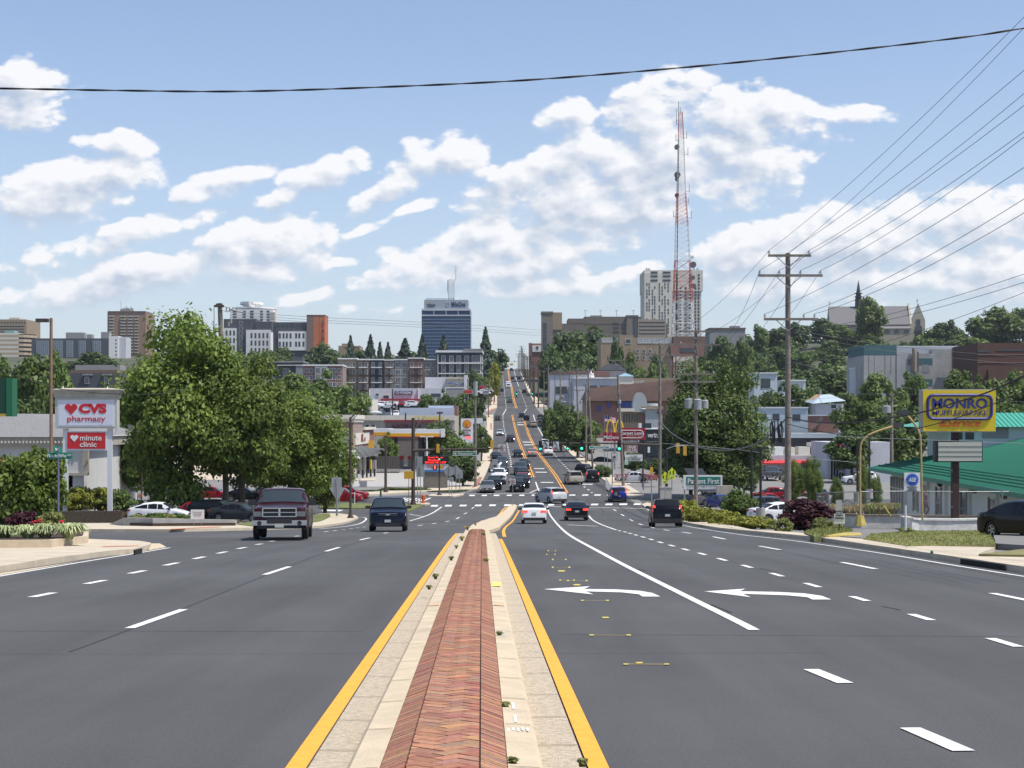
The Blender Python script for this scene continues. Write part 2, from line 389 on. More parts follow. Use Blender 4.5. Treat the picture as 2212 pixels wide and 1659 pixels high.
drape('side_street',[[(-120,50),(-120,66),(-34,66),(-34,50)],[(-120,164),(-120,177),(-28,177),(-28,164)],[(100,162),(100,178),(14,178),(14,162)],[(17.5,424),(17.5,446),(60,446),(60,424)]],.004,m_lane)
def quadpx(x0,x1,yt,yb,sk=0):return UU([(x0,yb),(x1,yb),(x1+sk,yt),(x0+sk,yt)])
W=[];Yl=[]
def wl(pts,w=.12,out=None,sm=True):
 p=smooth_px(pts)if sm and len(pts)>2 else dens_px(pts)
 (W if out is None else out).extend(ribbon(UU(p),w))
wl([(-10,1247),(175,1215),(275,1199),(367,1183.5)],.11)
for a,b in[((280,1358),(397,1317)),((571.8,1242),(625.5,1224.4)),((704,1191.4),(733,1182.6)),((778,1167),(799,1162)),((829,1152.4),(838,1150.8)),((902,1136),(913,1134)),((933,1132),(943,1130)),((962,1127.5),(970.5,1125.6)),((985.5,1121),(992,1117.6)),((1002,1110.6),(1009,1107.6)),((1019,1099),(1024,1095.6))]:
 wl([a,b],.13)
for a,b in[((69,1290.6),(116,1281)),((186,1262),(226,1254)),((280,1239.6),(312.5,1233)),((356,1222),(384,1216)),((419,1208),(441,1203)),((470,1196),(489.5,1192)),((513,1186),(531,1182.6)),((553,1177),(566,1175)),((582,1170),(592,1169)),((637,1159),(645.5,1158)),((700.5,1149),(709,1148)),((719,1147),(728,1146)),((737,1144.6),(746,1144)),((754,1142.6),(762,1142)),((769,1140.6),(776,1140)),((783.5,1139),(790,1138.4))]:
 wl([a,b],.16)
wl([(885,1125.6),(913,1117),(935.5,1107.6),(954,1095)],.16);wl([(885,1110.6),(913,1115.6)],.14)
wl([(690,1143),(740,1138),(775,1132),(790,1123),(788,1118.5),(770,1117)],.14)
for x0,x1 in[(930,945),(960,975),(992,1007),(1025,1039),(1056,1070),(1088,1103),(1120,1131),(1150,1162),(1183,1196),(1215,1226),(1245,1259),(1276,1291),(1307,1322),(1337,1354),(1368,1383)]:
 c=1092.6-(x0-930)*.008;W.append(quadpx(x0,x1,c-1.7,c+1.8,2))
for i,(x0,x1)in enumerate([(1013,1025),(1040,1051),(1066,1078),(1094,1105),(1121,1132),(1148,1160),(1202,1214),(1229,1242),(1257,1270),(1283,1297),(1311,1324),(1335,1346)]):
 c=1070.2-.1*i;W.append(quadpx(x0,x1,c-1.2,c+1.4,1.5))
wl([(1118,1092.2),(1183,1094.2),(1300,1096.5),(1403,1098.8)],.45);wl([(1010,1067),(1110,1066),(1226,1064.8)],.4)
wl([(1182,1094),(1188.5,1112.6),(1211,1140),(1236,1160),(1281,1185),(1356,1225),(1431,1262.6),(1506,1300),(1601,1347),(1629,1362)],.14)
wl([(1272,1114),(1281,1124),(1301,1134),(1331,1145)],.14)
for x,y,l in[(1338.5,1146.8,5),(1350,1149.4,6),(1361,1152.6,6),(1373.5,1156,7),(1389,1160.4,8),(1406.5,1165.6,9),(1426.5,1171.9,10),(1451,1179,11),(1480.5,1187.4,13),(1517,1197,15),(1560,1209,18),(1613.5,1224,20),(1678,1242,24),(1755,1264.6,30),(1857,1294,34),(1990,1334,44),(2170,1389,62)]:
 k=.30;wl([(x-l/2,y-l*k/2),(x+l/2,y+l*k/2)],.13,sm=False)
for a,b in[((1752,1447),(1826,1477)),((1966,1574),(2082,1624)),((2143,1282),(2222,1298)),((1818.5,1215),(1892,1229.6)),((1640,1180),(1685,1188)),((1540,1159.6),(1566,1165)),((1473,1149.5),(1493,1152.5)),((1434,1144.5),(1446,1146.6)),((1404,1139),(1414,1141)),((1380,1131.5),(1388,1134)),((1360,1122),(1367,1125.6)),((1342,1111),(1348,1114.6)),((1325,1100.5),(1331,1103.6))]:
 wl([a,b],.15)
wl([(1468,1134),(1531,1145),(1606,1156),(1659,1162),(1734,1171),(1909,1196.5),(2059,1221.5),(2225,1248)],.11)
wl([(1397,1099),(1408,1107)],.12);wl([(1225,1133.8),(1290,1137)],.3)
def arrow(pts):W.append(UU(pts))
arrow([(1174.8,1273.4),(1275,1267.2),(1261,1273.2),(1331,1274),(1381,1277),(1408.6,1281.4),(1426.6,1289.6),(1388,1289.6),(1380,1284.6),(1343,1280.6),(1266,1278.4),(1281.8,1285)])
arrow([(1521,1278.4),(1610,1272.6),(1598,1278),(1680,1279.6),(1737,1282.6),(1775,1288),(1795.6,1296),(1755,1296),(1744,1291),(1700,1287),(1604,1283.6),(1622,1290.8)])
for x0,x1,y in[(1168,1195,1042),(1157,1181.5,1020),(1153.5,1176,1012),(1132,1153,961),(1129,1150,955),(1118,1131,917.5),(1117.5,1130,912.5),(1246,1280,1046),(1338,1362,1044.5)]:
 W.append(UU([(x0,y+.7),(x1,y+.9),(x1,y-.5),(x0,y-.6)]))
for pts in[[(1157,1041),(1165,1063)],[(1165,1055),(1145,1064.5)],[(1151.8,896),(1159,916.6),(1169.7,936.4),(1177,949)],[(1110.8,801.5),(1115.4,820),(1120.7,834.5)],[(1086,896.7),(1093.6,883)],[(1131,893),(1138,883)],[(1105,896),(1168,897)],[(1074,880.6),(1117,881)]]:
 wl(pts,.16 if pts[0][1]>1000 else .22)
def dots(pts,w=.14,ln=.9,gap=2.6,out=None):
 p=UU(smooth_px(pts));acc=0;seg=[]
 for i in range(len(p)-1):
  a,b=Vector(p[i]),Vector(p[i+1]);d=(b-a).length;u=(b-a)/max(d,1e-6);t=0
  while t<d:
   ph=acc%(ln+gap);s=min((ln if ph<ln else ln+gap)-ph+1e-3,d-t)
   if ph<ln:(W if out is None else out).extend(ribbon([tuple(a+u*t),tuple(a+u*(t+s))],w))
   t+=s;acc+=s
dots([(1093.6,879.5),(1091.6,863.6),(1089.6,846.4),(1087,820),(1085,800)],.2,3,5)
dots([(1086.3,896.7),(1087,911),(1089,925.8),(1093,941.7),(1096,960),(1099,976),(1102.6,990.7),(1104.6,1010.6)],.28,2.4,5)
dots([(1122,839.8),(1130,859.7),(1138,880.8)],.2,3,5)
dots([(1186,966),(1201,986),(1213,999.6),(1226,1013),(1256,1046),(1268,1055.6),(1279,1064.6)],.24,1.8,4.5)
for x,y in[(1056,1064)]:W.append(quadpx(x,x+5,y,y+3,3))
for k in range(9):
 x=838+k*9;W.append(UU([(x,1083.5),(x+5,1083.5),(x+22,1075.5),(x+17,1075.5)]))
W.append(UU([(694,1104),(734,1104.5),(742,1101.5),(700,1101)]))
drape('white_road_markings',W,.008,m_white)
# yellow
def dbl(pts,w=.11,sep=.2):
 p=UU(smooth_px(pts))
 for s in(-1,1):
  q=[]
  for i,a in enumerate(p):
   b=p[min(i+1,len(p)-1)];c=p[max(i-1,0)];dx,dy=b[0]-c[0],b[1]-c[1];l=math.hypot(dx,dy)
   q.append((a[0]-dy/l*s*sep/2,a[1]+dx/l*s*sep/2))
  Yl.extend(ribbon(q,w))
dbl([(1106.5,896),(1108,903),(1111,918),(1121,953),(1136,992.6),(1151,1031)],.15,.34)
dbl([(1130,905),(1133.5,912),(1143.5,941),(1158.5,971),(1176,995),(1198.5,1025),(1216,1052.6),(1223.5,1064.6)],.15,.34)
dbl([(1116,882),(1110,863.6),(1105,837),(1101,820),(1098,804),(1099,799)],.2,.5)
dots([(1112,905),(1116,918),(1126,953),(1141,992.6),(1156,1031)],.3,.5,5,Yl)
dots([(1131,915),(1141,944),(1154,971),(1170,995),(1192,1025)],.3,.5,5,Yl)
SP=[]
for(x,y,l)in[(1285,1298,54),(1318,1373,80),(1396,1436,88),(1247,1255,40),(1225,1254,30),(1212,1226,36),(1208,1209,28),(1190,1198,18),(1192,1190,16)]:
 SP.extend(ribbon(UU([(x-l/2,y),(x+l/2,y+.6)]),.028))
 for s in(-1,1):SP.append(quadpx(x+s*l/2-l*.06,x+s*l/2+l*.06,y-1.2,y+1.6))
for(x,y)in[(1308,1335),(1381,1433),(1246,1264),(1213,1234)]:SP.append(UU([(x-9,y),(x-5,y+1.8),(x+5,y+1.8),(x+9,y),(x+5,y-1.4),(x-5,y-1.4)]))
m_spray=M('spray_yellow_dull',(.50,.40,.10),.8,var=.25,vscale=12)
XC=lambda y:-.207-.0189*y
for s,off,e in((-1,-.91,72),(1,.91,60)):
 p=[(XC(y)+off,y)for y in np.arange(6,e+.1,2)]
 Yl.extend(ribbon(p,.125))
wl([(1004,1139),(1007,1137)],.12,Yl)
wl([(1072,1117.6),(1080,1110),(1087,1101),(1094,1095)],.16,Yl)
wl([(1090,1160),(1088,1152),(1088,1146),(1093,1138),(1106,1127),(1115,1114),(1121,1103)],.15,Yl)
drape('yellow_road_markings',Yl,.012,m_yellow);drape('spray_marks',SP,.009,m_spray)
# tyre marks and sealed joints on the asphalt
m_tyre=M('tyre_rubber_marks',(.030,.030,.032),.8)
T=[]
for pts in[[(1230,962),(1262,985),(1290,1005),(1300,1012)],[(1290,1046),(1300,1052),(1352,1080),(1403,1112)],[(1284,1043),(1296,1053),(1345,1080),(1396,1112)],[(1190,930),(1200,950),(1215,975),(1222,990)],[(1183,930),(1194,950),(1206,975)],[(1240,975),(1262,992),(1272,1004)]]:
 T.extend(ribbon(UU(smooth_px(pts)),.22))
for pts in[[(1106,1208),(1106.1,1208)]]:pass
for y,w in((19.4,.02),(19.5,.01)):
 pass
T.extend(ribbon([(-10.3,19.15),(-6,19.35),(-1.8,19.3)],.018));T.extend(ribbon([(.6,18.9),(4,18.7),(9.9,18.4)],.018))
T.extend(ribbon([(-9,61),(-4,60.6)],.05));T.extend(ribbon(UU([(1130,1150),(1500,1158)]),.05))if False else None
for pts in[[(1378,1229),(1395,1234)],[(1532,1306),(1548,1310)],[(1538,1307),(1580,1324)],[(1640,1228),(1680,1236)],[(1905,1310),(1945,1318)]]:
 T.extend(ribbon(UU(pts),.03))
drape('tyre_marks',T,.006,m_tyre)
m_seam=M('joint_sealant',(.045,.045,.047),.7)
drape('paving_seams',ribbon(UU(smooth_px([(150,1408),(280,1360),(572,1244),(704,1193),(829,1154)])),.035)+ribbon(UU([(1131,1150),(1300,1153),(1480,1157)]),.05)+ribbon(UU([(1135,1160),(1230,1161)]),.04),.005,m_seam)
# ------------------------------------------------------------ kerbed slabs (walks, islands, verges)
def slab(name,polys,h,mat,kerb=.15):return drape(name,polys,h,mat,side=h+.05)
slab('left_near_sidewalk',[[(-16,22),(-11.0,22)]+UU([(0,1237.6),(36,1231),(100,1219.5),(240,1200),(290,1196),(322,1186.5)])+UU([(326,1172),(300,1168),(190,1164),(0,1168)],.14)+[(-19,46)]],.14,m_conc)
drape('left_gutter',[[(-11,8),(-10.5,8)]+UU([(0,1243),(175,1212),(275,1197),(360,1182),(345,1174),(326,1174),(322,1188),(240,1202),(36,1233)])+[(-10.95,22)]],.004,m_conc2)
slab('left_far_sidewalk',[UU([(172,1149)])+UU([(135,1131),(235,1130),(330,1131),(512,1129),(560,1128),(640,1112),(693,1108),(735,1109),(768,1113)],.14)+UU([(774,1121),(745,1132),(695,1140.5),(560,1145),(367,1149.5)])],.14,m_conc)
slab('left_verge',[UU([(505,1131),(560,1124),(690,1111),(712,1109),(714,1115),(690,1126),(560,1138)],.17)],.17,m_grass)
slab('island_verge',[UU([(689,1091),(748,1086),(804,1088)],.13)+UU([(806,1099),(760,1100),(690,1099)]),UU([(800,1106),(880,1107),(905,1098),(918,1093)])+UU([(880,1088),(800,1091)],.13)],.13,m_grass)
slab('signal_island',[UU([(880,1089),(918,1093),(929,1091)])+UU([(928,1086),(898,1084.5)],.15),UU([(925,1073.8),(980,1074.6),(1002,1070)])+UU([(1001,1066),(930,1067.5)],.15)],.15,m_conc)
slab('left_corner_sidewalk',[UU([(680,1074),(820,1069),(925,1062.5),(1030,1058),(1036,1053),(1049,1026),(1063,988),(1065,952),(1065.6,930),(1065.8,897)])+UU([(1049,896),(1052,914),(1042,988),(1025,1006),(1003,1049),(900,1056),(800,1062),(680,1066)],.14)],.14,m_conc)
slab('left_hill_sidewalk',[UU([(1073.6,880),(1074,849),(1074.5,820),(1075.5,798),(1068,798),(1062,815),(1060,845),(1061,875),(1050,884),(1050,888)],.14)],.14,m_conc)
slab('right_near_sidewalk',[[(10.75,-20),(10.55,20)]+UU([(2212,1238),(2069,1215.5),(2009,1206),(1859,1183),(1769,1169),(1659,1157),(1556,1146),(1468,1127.5),(1420,1106.5),(1393,1097.5),(1386,1092)])+UU([(1400,1084),(1440,1094),(1466,1108),(1536,1118),(1631,1145),(1660,1146),(1737,1151),(1759,1160),(1859,1160),(1959,1178),(2149,1182),(2112,1197),(2240,1200)],.14)+[(14.5,20),(14.5,-20)]],.14,m_conc)
slab('right_verge',[UU([(1864,1163),(1959,1178),(2151,1174),(2134,1148),(1984,1150),(1884,1153)],.17)],.17,m_grassdry)
slab('right_verge_near',[UU([(2114,1197),(2225,1199),(2300,1199),(2300,1185),(2225,1184)],.19)],.19,m_grassdry)
slab('right_verge_far',[UU([(1737,1150),(1759,1159),(1782,1157.6),(1843,1147),(1838,1142),(1780,1138)],.2),UU([(1399,1084),(1440,1092),(1475,1098),(1480,1088),(1420,1082)],.18)],.2,m_grass)
slab('right_far_sidewalk',[UU([(1352,1071),(1347,1069.5),(1318,1049.5),(1276,1017),(1236,984.5),(1205,952),(1191,928),(1178.5,908)])+UU([(1190,900),(1200,918),(1219,937),(1240,972),(1288,1004),(1320,1027),(1354,1046),(1377,1060),(1392,1068),(1365,1075)],.14)],.14,m_conc)
slab('right_hill_sidewalk',[UU([(1157.6,879),(1142.5,849),(1134.5,829),(1123,802),(1127,801),(1140,829),(1150,849),(1172,872),(1182,878)],.14)],.14,m_conc)
# brick inlays of the walks
m_inlay=M('brick_inlay',(.33,.15,.11),.85,var=.2,vscale=6)
drape('brick_walk_inlays',[UU(q,.14)for q in([(1019,1054),(1034,1050),(1042,1030),(1034,1030)],[(1059.5,928),(1063,928),(1062.5,914),(1059,914)],[(1053,990),(1058,990),(1058,986),(1053,986)],[(1065,872),(1069,872),(1069.5,860),(1066,860)],[(1297,1023),(1310,1029),(1318,1029),(1304,1023)],[(1340,1052),(1352,1060),(1362,1060),(1350,1052)],[(1211,948),(1219,960),(1222,959),(1216,948)],[(1050,894),(1056,894),(1071,883),(1062,883)])],.146,m_inlay)
m_red=M('detectable_warning',(.45,.16,.07),.8)
drape('ramp_panels',[UU([(367,1144),(480,1139),(470,1137.5),(370,1142.3)],.14),UU([(218,1182),(300,1180),(302,1178.6),(225,1180)],.14)],.146,m_red)
# ------------------------------------------------------------ brick median
def median():
 ys=list(np.arange(5,72.1,1.0))
 def strip(mb,a,za,b,zb,mi=0):
  for i in range(len(ys)-1):
   y0,y1=ys[i],ys[i+1]
   mb.add([(XC(y0)+a,y0,prof(y0)+za),(XC(y0)+b,y0,prof(y0)+zb),(XC(y1)+b,y1,prof(y1)+zb),(XC(y1)+a,y1,prof(y1)+za)],[(0,1,2,3)],mi)
 g=MB();strip(g,-.83,.02,-.55,.015);strip(g,.55,.015,.83,.02);
 o=g.build('median_gutter',m_gutter,fixn=False);o['kind']='structure'
 k=MB();strip(k,-.56,.0,-.55,.12);strip(k,-.55,.12,-.52,.15);strip(k,-.52,.15,-.352,.16)
 strip(k,.352,.16,.52,.15);strip(k,.52,.15,.55,.12);strip(k,.55,.12,.56,0)
 o=k.build('median_kerb',m_conc2,fixn=False,smooth=False);o['kind']='structure'
 j=MB();rnd=random.Random(4)
 for s in(-1,1):
  y=6.0
  while y<71:
   a,b=(-.925,-.44)if s<0 else(.425,.865)
   z=prof(y)
   if s<0:pts=[(-.825,.026),(-.565,.024),(-.556,.129),(-.522,.156),(-.36,.166)]
   else:pts=[(.36,.166),(.522,.156),(.556,.129),(.565,.024),(.825,.026)]
   for(xa,za),(xb,zb)in zip(pts,pts[1:]):
    j.add([(XC(y)+xa,y-.006,z+za),(XC(y)+xb,y-.006,z+zb),(XC(y)+xb,y+.006,z+zb),(XC(y)+xa,y+.006,z+za)],[(0,1,2,3)])
   y+=1.5+rnd.uniform(-.2,.2)
 o=j.build('median_joints',M('joint_dirt',(.12,.09,.06),.9),fixn=False);o['kind']='structure'
 base=MB();strip(base,-.355,.155,-.194,.205);strip(base,-.194,.205,.194,.205);strip(base,.194,.205,.355,.155)
 o=base.build('median_mortar',M('mortar',(.055,.035,.028),.95,var=.3,vscale=30),fixn=False);o['kind']='structure'
 bm=bmesh.new();cl=bm.loops.layers.float_color.new('Col')
 pal=[(.44,.24,.165),(.40,.215,.15),(.47,.275,.185),(.50,.31,.20),(.37,.19,.15),(.38,.25,.19),(.44,.21,.15),(.41,.26,.19),(.34,.16,.125),(.54,.33,.19),(.42,.24,.165),(.42,.23,.16)]
 rnd=random.Random(11)
 def brick(poly,zf,lift,cen=False):
  c=[q*rnd.uniform(.88,1.1)for q in rnd.choice(pal)];c=[c[0]*.80,c[1]*.66,c[2]*.57]
  cx=sum(p[0]for p in poly)/len(poly);cy=sum(p[1]for p in poly)/len(poly);tilt=rnd.uniform(-.002,.002)
  top=[];bot=[]
  for(x,y)in poly:
   sx,sy=cx+(x-cx)*.95,cy+(y-cy)*(.945 if cen else .90)
   z=prof(y)+zf(x)+lift+tilt
   top.append(bm.verts.new((XC(y)+sx,sy,z)));bot.append(bm.verts.new((XC(y)+sx,sy,z-.02)))
  fs=[bm.faces.new(top)]+[bm.faces.new((top[i],bot[i],bot[(i+1)%len(top)],top[(i+1)%len(top)]))for i in range(len(top))]
  for f in fs:
   for l in f.loops:l[cl]=(*c,1)
 zc=lambda x:.218
 for(a,b,za,zb)in((-.35,-.198,.168,.218),(.198,.35,.218,.168)):
  y=5.1
  while y<71.6:
   d=.062+rnd.uniform(-.002,.004)
   brick([(a,y-.0),(b,y+.03*(1 if a<0 else-1)),(b,y+.03*(1 if a<0 else-1)+d),(a,y+d)],lambda x,a=a,b=b,za=za,zb=zb:za+(zb-za)*(x-a)/(b-a),0);y+=d
 s,t=.205,.1025;ca,sa=math.cos(R(45)),math.sin(R(45))
 from mathutils.geometry import intersect_line_line_2d
 def clip(poly,k,sgn):
  out=[]
  for i in range(len(poly)):
   p,q=poly[i],poly[(i+1)%len(poly)]
   ip,iq=sgn*p[0]<=k,sgn*q[0]<=k
   if ip:out.append(p)
   if ip!=iq:
    u=(sgn*k-p[0])/(q[0]-p[0]);out.append((sgn*k,p[1]+(q[1]-p[1])*u))
  return out
 n=int(70/t)+4
 for i in range(-6,int(68/(t*math.sqrt(2)))+8):
  for jx in range(-7,8):
   for orient in(0,1):
    bx,by=(i+jx)*t,(i-jx)*t
    if(2*jx)%4==0 or True:
     ox,oy=i*t+jx*2*t,i*t-jx*2*t
     r=[(ox,oy),(ox+2*t,oy),(ox+2*t,oy+t),(ox,oy+t)]if orient==0 else[(ox,oy+t),(ox+t,oy+t),(ox+t,oy+3*t),(ox,oy+3*t)]
     poly=[((x-y)*ca,(x+y)*sa+4.6)for x,y in r]
     if max(p[0]for p in poly)<-.194 or min(p[0]for p in poly)>.194 or min(p[1]for p in poly)<5 or max(p[1]for p in poly)>71.5:continue
     poly=clip(clip(poly,.194,1),.194,-1)
     if len(poly)<3:continue
     xs_=[p[0]for p in poly];
     if max(xs_)-min(xs_)<.02:continue
     brick(poly,zc,0,True)
 me=bpy.data.meshes.new('median_bricks');bm.to_mesh(me);bm.free()
 m=M('paver_brick',(.4,.2,.15),.85,bump=.4,bscale=80);nt=m.node_tree
 vc=nt.nodes.new('ShaderNodeVertexColor');vc.layer_name='Col'
 nz=nt.nodes.new('ShaderNodeTexNoise');nz.inputs['Scale'].default_value=25;nz.inputs['Detail'].default_value=5
 mr=nt.nodes.new('ShaderNodeMapRange');mr.inputs[1].default_value=.3;mr.inputs[2].default_value=.7;mr.inputs[3].default_value=.82;mr.inputs[4].default_value=1.15
 tc=nt.nodes.new('ShaderNodeTexCoord');nt.links.new(tc.outputs['Object'],nz.inputs['Vector']);nt.links.new(nz.outputs['Fac'],mr.inputs[0])
 sv=nt.nodes.new('ShaderNodeVectorMath');sv.operation='SCALE';nt.links.new(vc.outputs['Color'],sv.inputs[0]);nt.links.new(mr.outputs[0],sv.inputs['Scale'])
 nt.links.new(sv.outputs[0],nt.nodes['Principled BSDF'].inputs['Base Color'])
 me.materials.append(m);o=link_mesh('median_bricks',me);o['kind']='structure'
 slab('median_nose',[[(XC(71.9)-.56,71.9),(XC(71.9)+.56,71.9)]+UU([(1079,1143),(1084,1136),(1095,1126),(1108,1111),(1117,1094.5),(1113,1091.8),(1104,1091.5),(1098,1096.5),(1086,1108),(1073,1118),(1060,1121.5),(1040,1128),(1022,1136)],.04)],.15,m_conc2)
 q=[];
 def kq(x,y,w,l):q.append([(XC(y)+x,y),(XC(y)+x+w,y),(XC(y+l)+x+w,y+l),(XC(y+l)+x,y+l)])
 for y0 in(10.5,11.15):kq(.42,y0,.02,.36)
 for k in range(5):kq(.37+k*.03,10.1+.03*(k%2),.016,.14)
 for k in range(4):kq(.39,16.9+k*.16,.07,.05)
 drape('kerb_spray_marks',q,.1595,m_white)
 drape('kerb_spray_yellow',[[(XC(26)+.36,26),(XC(26)+.51,26),(XC(26)+.51,27.2),(XC(26)+.36,27.2)]],.166,M('spray_yellow',(.75,.6,.15),.8))
 drape('kerb_spray_orange',[[(XC(21.5)+a,21.5),(XC(21.5)+b,21.5),(XC(21.5)+b,21.62),(XC(21.5)+a,21.62)]for a,b in((-.51,-.36),(.36,.51))],.168,M('spray_orange',(.75,.35,.12),.8))
median()
# joints of the near walks
jt=[]
for k in range(9):
 y=26+k*2.6;x0=-10.95-(.3 if y<32 else 0);jt.append([(x0-5.5,y),(x0-.1,y),(x0-.1,y+.03),(x0-5.5,y+.03)])
for k in range(12):
 y=22+k*3.0;jt.append([(10.75,y),(14.2,y),(14.2,y+.03),(10.75,y+.03)])
drape('sidewalk_joints',jt,.1445,M('joint_dirt',(.12,.09,.06),.9))
# ------------------------------------------------------------ foliage
def leaf_mat(name,c0,c1,tr=.25):
 m=bpy.data.materials.new(name);m.use_nodes=True;nt=m.node_tree;N=nt.nodes;L=nt.links;N.clear()
 out=N.new('ShaderNodeOutputMaterial');d=N.new('ShaderNodeBsdfPrincipled');t=N.new('ShaderNodeBsdfTranslucent');mx=N.new('ShaderNodeMixShader')
 d.inputs['Roughness'].default_value=.55;d.inputs['Specular IOR Level'].default_value=.3
 geo=N.new('ShaderNodeNewGeometry');oi=N.new('ShaderNodeObjectInfo')
 cr=N.new('ShaderNodeMix');cr.data_type='RGBA';cr.inputs[6].default_value=(*c0,1);cr.inputs[7].default_value=(*c1,1)
 L.new(geo.outputs['Random Per Island'],cr.inputs[0])
 hs=N.new('ShaderNodeHueSaturation');L.new(cr.outputs[2],hs.inputs['Color'])
 mr=N.new('ShaderNodeMapRange');L.new(oi.outputs['Random'],mr.inputs[0]);mr.inputs[3].default_value=.8;mr.inputs[4].default_value=1.2
 L.new(mr.outputs[0],hs.inputs['Value'])
 L.new(hs.outputs[0],d.inputs['Base Color']);L.new(hs.outputs[0],t.inputs['Color'])
 mx.inputs[0].default_value=tr;L.new(d.outputs[0],mx.inputs[1]);L.new(t.outputs[0],mx.inputs[2]);L.new(mx.outputs[0],out.inputs[0])
 return m
LF={'maple':leaf_mat('leaves_maple',(.075,.125,.020),(.225,.300,.055),.40),'green':leaf_mat('leaves_green',(.062,.105,.024),(.155,.215,.050),.32),'dark':leaf_mat('leaves_dark',(.048,.088,.024),(.120,.175,.045),.28),'light':leaf_mat('leaves_light',(.10,.15,.03),(.22,.29,.07),.35),'yellow':leaf_mat('leaves_yellow',(.16,.19,.02),(.34,.33,.05),.3),'conifer':leaf_mat('needles',(.024,.044,.026),(.052,.080,.042),.08),'purple':leaf_mat('leaves_purple',(.028,.008,.012),(.085,.020,.028),.15),'tan':leaf_mat('ornamental_grass',(.22,.17,.07),(.36,.29,.14),.2),'variegated':leaf_mat('variegated_blades',(.22,.30,.10),(.62,.66,.38),.25),'weed':leaf_mat('weeds',(.12,.16,.035),(.34,.34,.12),.35)}
m_bark=M('bark',(.075,.06,.045),.95,var=.4,vscale=8,bump=.8,bscale=25)
def np_mesh(name,V,k,mats,mi=None):
 """V: (n*k,3) vertices forming n polygons of k corners"""
 n=len(V)//k;me=bpy.data.meshes.new(name);me.vertices.add(len(V));me.vertices.foreach_set('co',V.astype(np.float32).ravel())
 me.loops.add(n*k);me.loops.foreach_set('vertex_index',np.arange(n*k,dtype=np.int32))
 me.polygons.add(n);me.polygons.foreach_set('loop_start',np.arange(0,n*k,k,dtype=np.int32));me.polygons.foreach_set('loop_total',np.full(n,k,dtype=np.int32))
 for m in mats:me.materials.append(m)
 me.update(calc_edges=True);return me
def leaves(rs,C,size,outn=None,droop=.3,asp=1.6):
 n=len(C);nrm=rs.normal(size=(n,3));nrm[:,2]=np.abs(nrm[:,2])+droop
 if outn is not None:nrm=nrm*.75+outn*1.3
 nrm/=np.linalg.norm(nrm,axis=1)[:,None]
 t=rs.normal(size=(n,3));a=np.cross(nrm,t);a/=np.linalg.norm(a,axis=1)[:,None];b=np.cross(nrm,a)
 s=size*rs.uniform(.6,1.35,n)[:,None];a=a*s*asp/2;b=b*s/2
 fold=nrm*s*.16
 V=np.stack([C-a-b*.35+fold,C-a*.1-b,C+a-b*.2-fold*.4,C+a*.5+b*.75+fold*.3,C-a*.4+b],1)
 return V.reshape(-1,3)
def crown_mesh(name,seed,w,h,n,leaf,mat,shape='round',clumps=26,zb=.0,gap=.0,rough=.32):
 rs=np.random.RandomState(seed);C=[];O=[]
 for k in range(clumps):
  while True:
   p=rs.uniform(-1,1,3)
   r=np.linalg.norm(p)
   if .25<r<1:break
  p*=(.38+.56*rs.rand()**.8)/max(r,.3)
  if shape=='spire':p[0]*=(1-p[2])*.5+.25;p[1]*=(1-p[2])*.5+.25
  cr=rs.uniform(.20,.42)*(1-.2*abs(p[2]))
  m=int(n/clumps*rs.uniform(.7,1.3)*(cr/.3)**2)
  d=rs.normal(size=(m,3));d/=np.linalg.norm(d,axis=1)[:,None];d[:,2]=np.where(d[:,2]<-.4,d[:,2]*.5,d[:,2])
  rad=cr*(1+rs.normal(size=m)*rough*.5)*rs.uniform(.55,1.0,m)**.35
  q=p+d*rad[:,None]*np.array([1,1,.8]);C.append(q);O.append(d)
 C=np.concatenate(C);O=np.concatenate(O)
 C[:,0]*=w/2;C[:,1]*=w/2;C[:,2]=zb+h/2+C[:,2]*h/2
 C[:,2]=np.maximum(C[:,2],zb+rs.uniform(0,.12*h,len(C)))
 return np_mesh(name,leaves(rs,C,leaf,O),5,[LF[mat]])
def trunk_mb(rs,h,r,forks=6,spread=1.5,lean=0,n=7):
 mb=MB();top=Vector((lean,0,h*.55));mb.path([(0,0,-.2),(lean*.3,0,h*.25),tuple(top)],[r*1.25,r,r*.7],n)
 for i in range(forks):
  a=2*math.pi*i/forks+rs.uniform(-.4,.4);s=rs.uniform(.6,1)*spread;z0=h*rs.uniform(.28,.5)
  p0=Vector((lean*z0/h,0,z0));p1=p0+Vector((math.cos(a)*s*.5,math.sin(a)*s*.5,h*.18));p2=p0+Vector((math.cos(a)*s,math.sin(a)*s,h*rs.uniform(.3,.45)))
  mb.path([p0,p1,p2],[r*.55,r*.38,r*.14],5)
 mb.path([tuple(top),(lean*1.2,.1,h*.85)],[r*.7,r*.2],5)
 return mb
_T={}
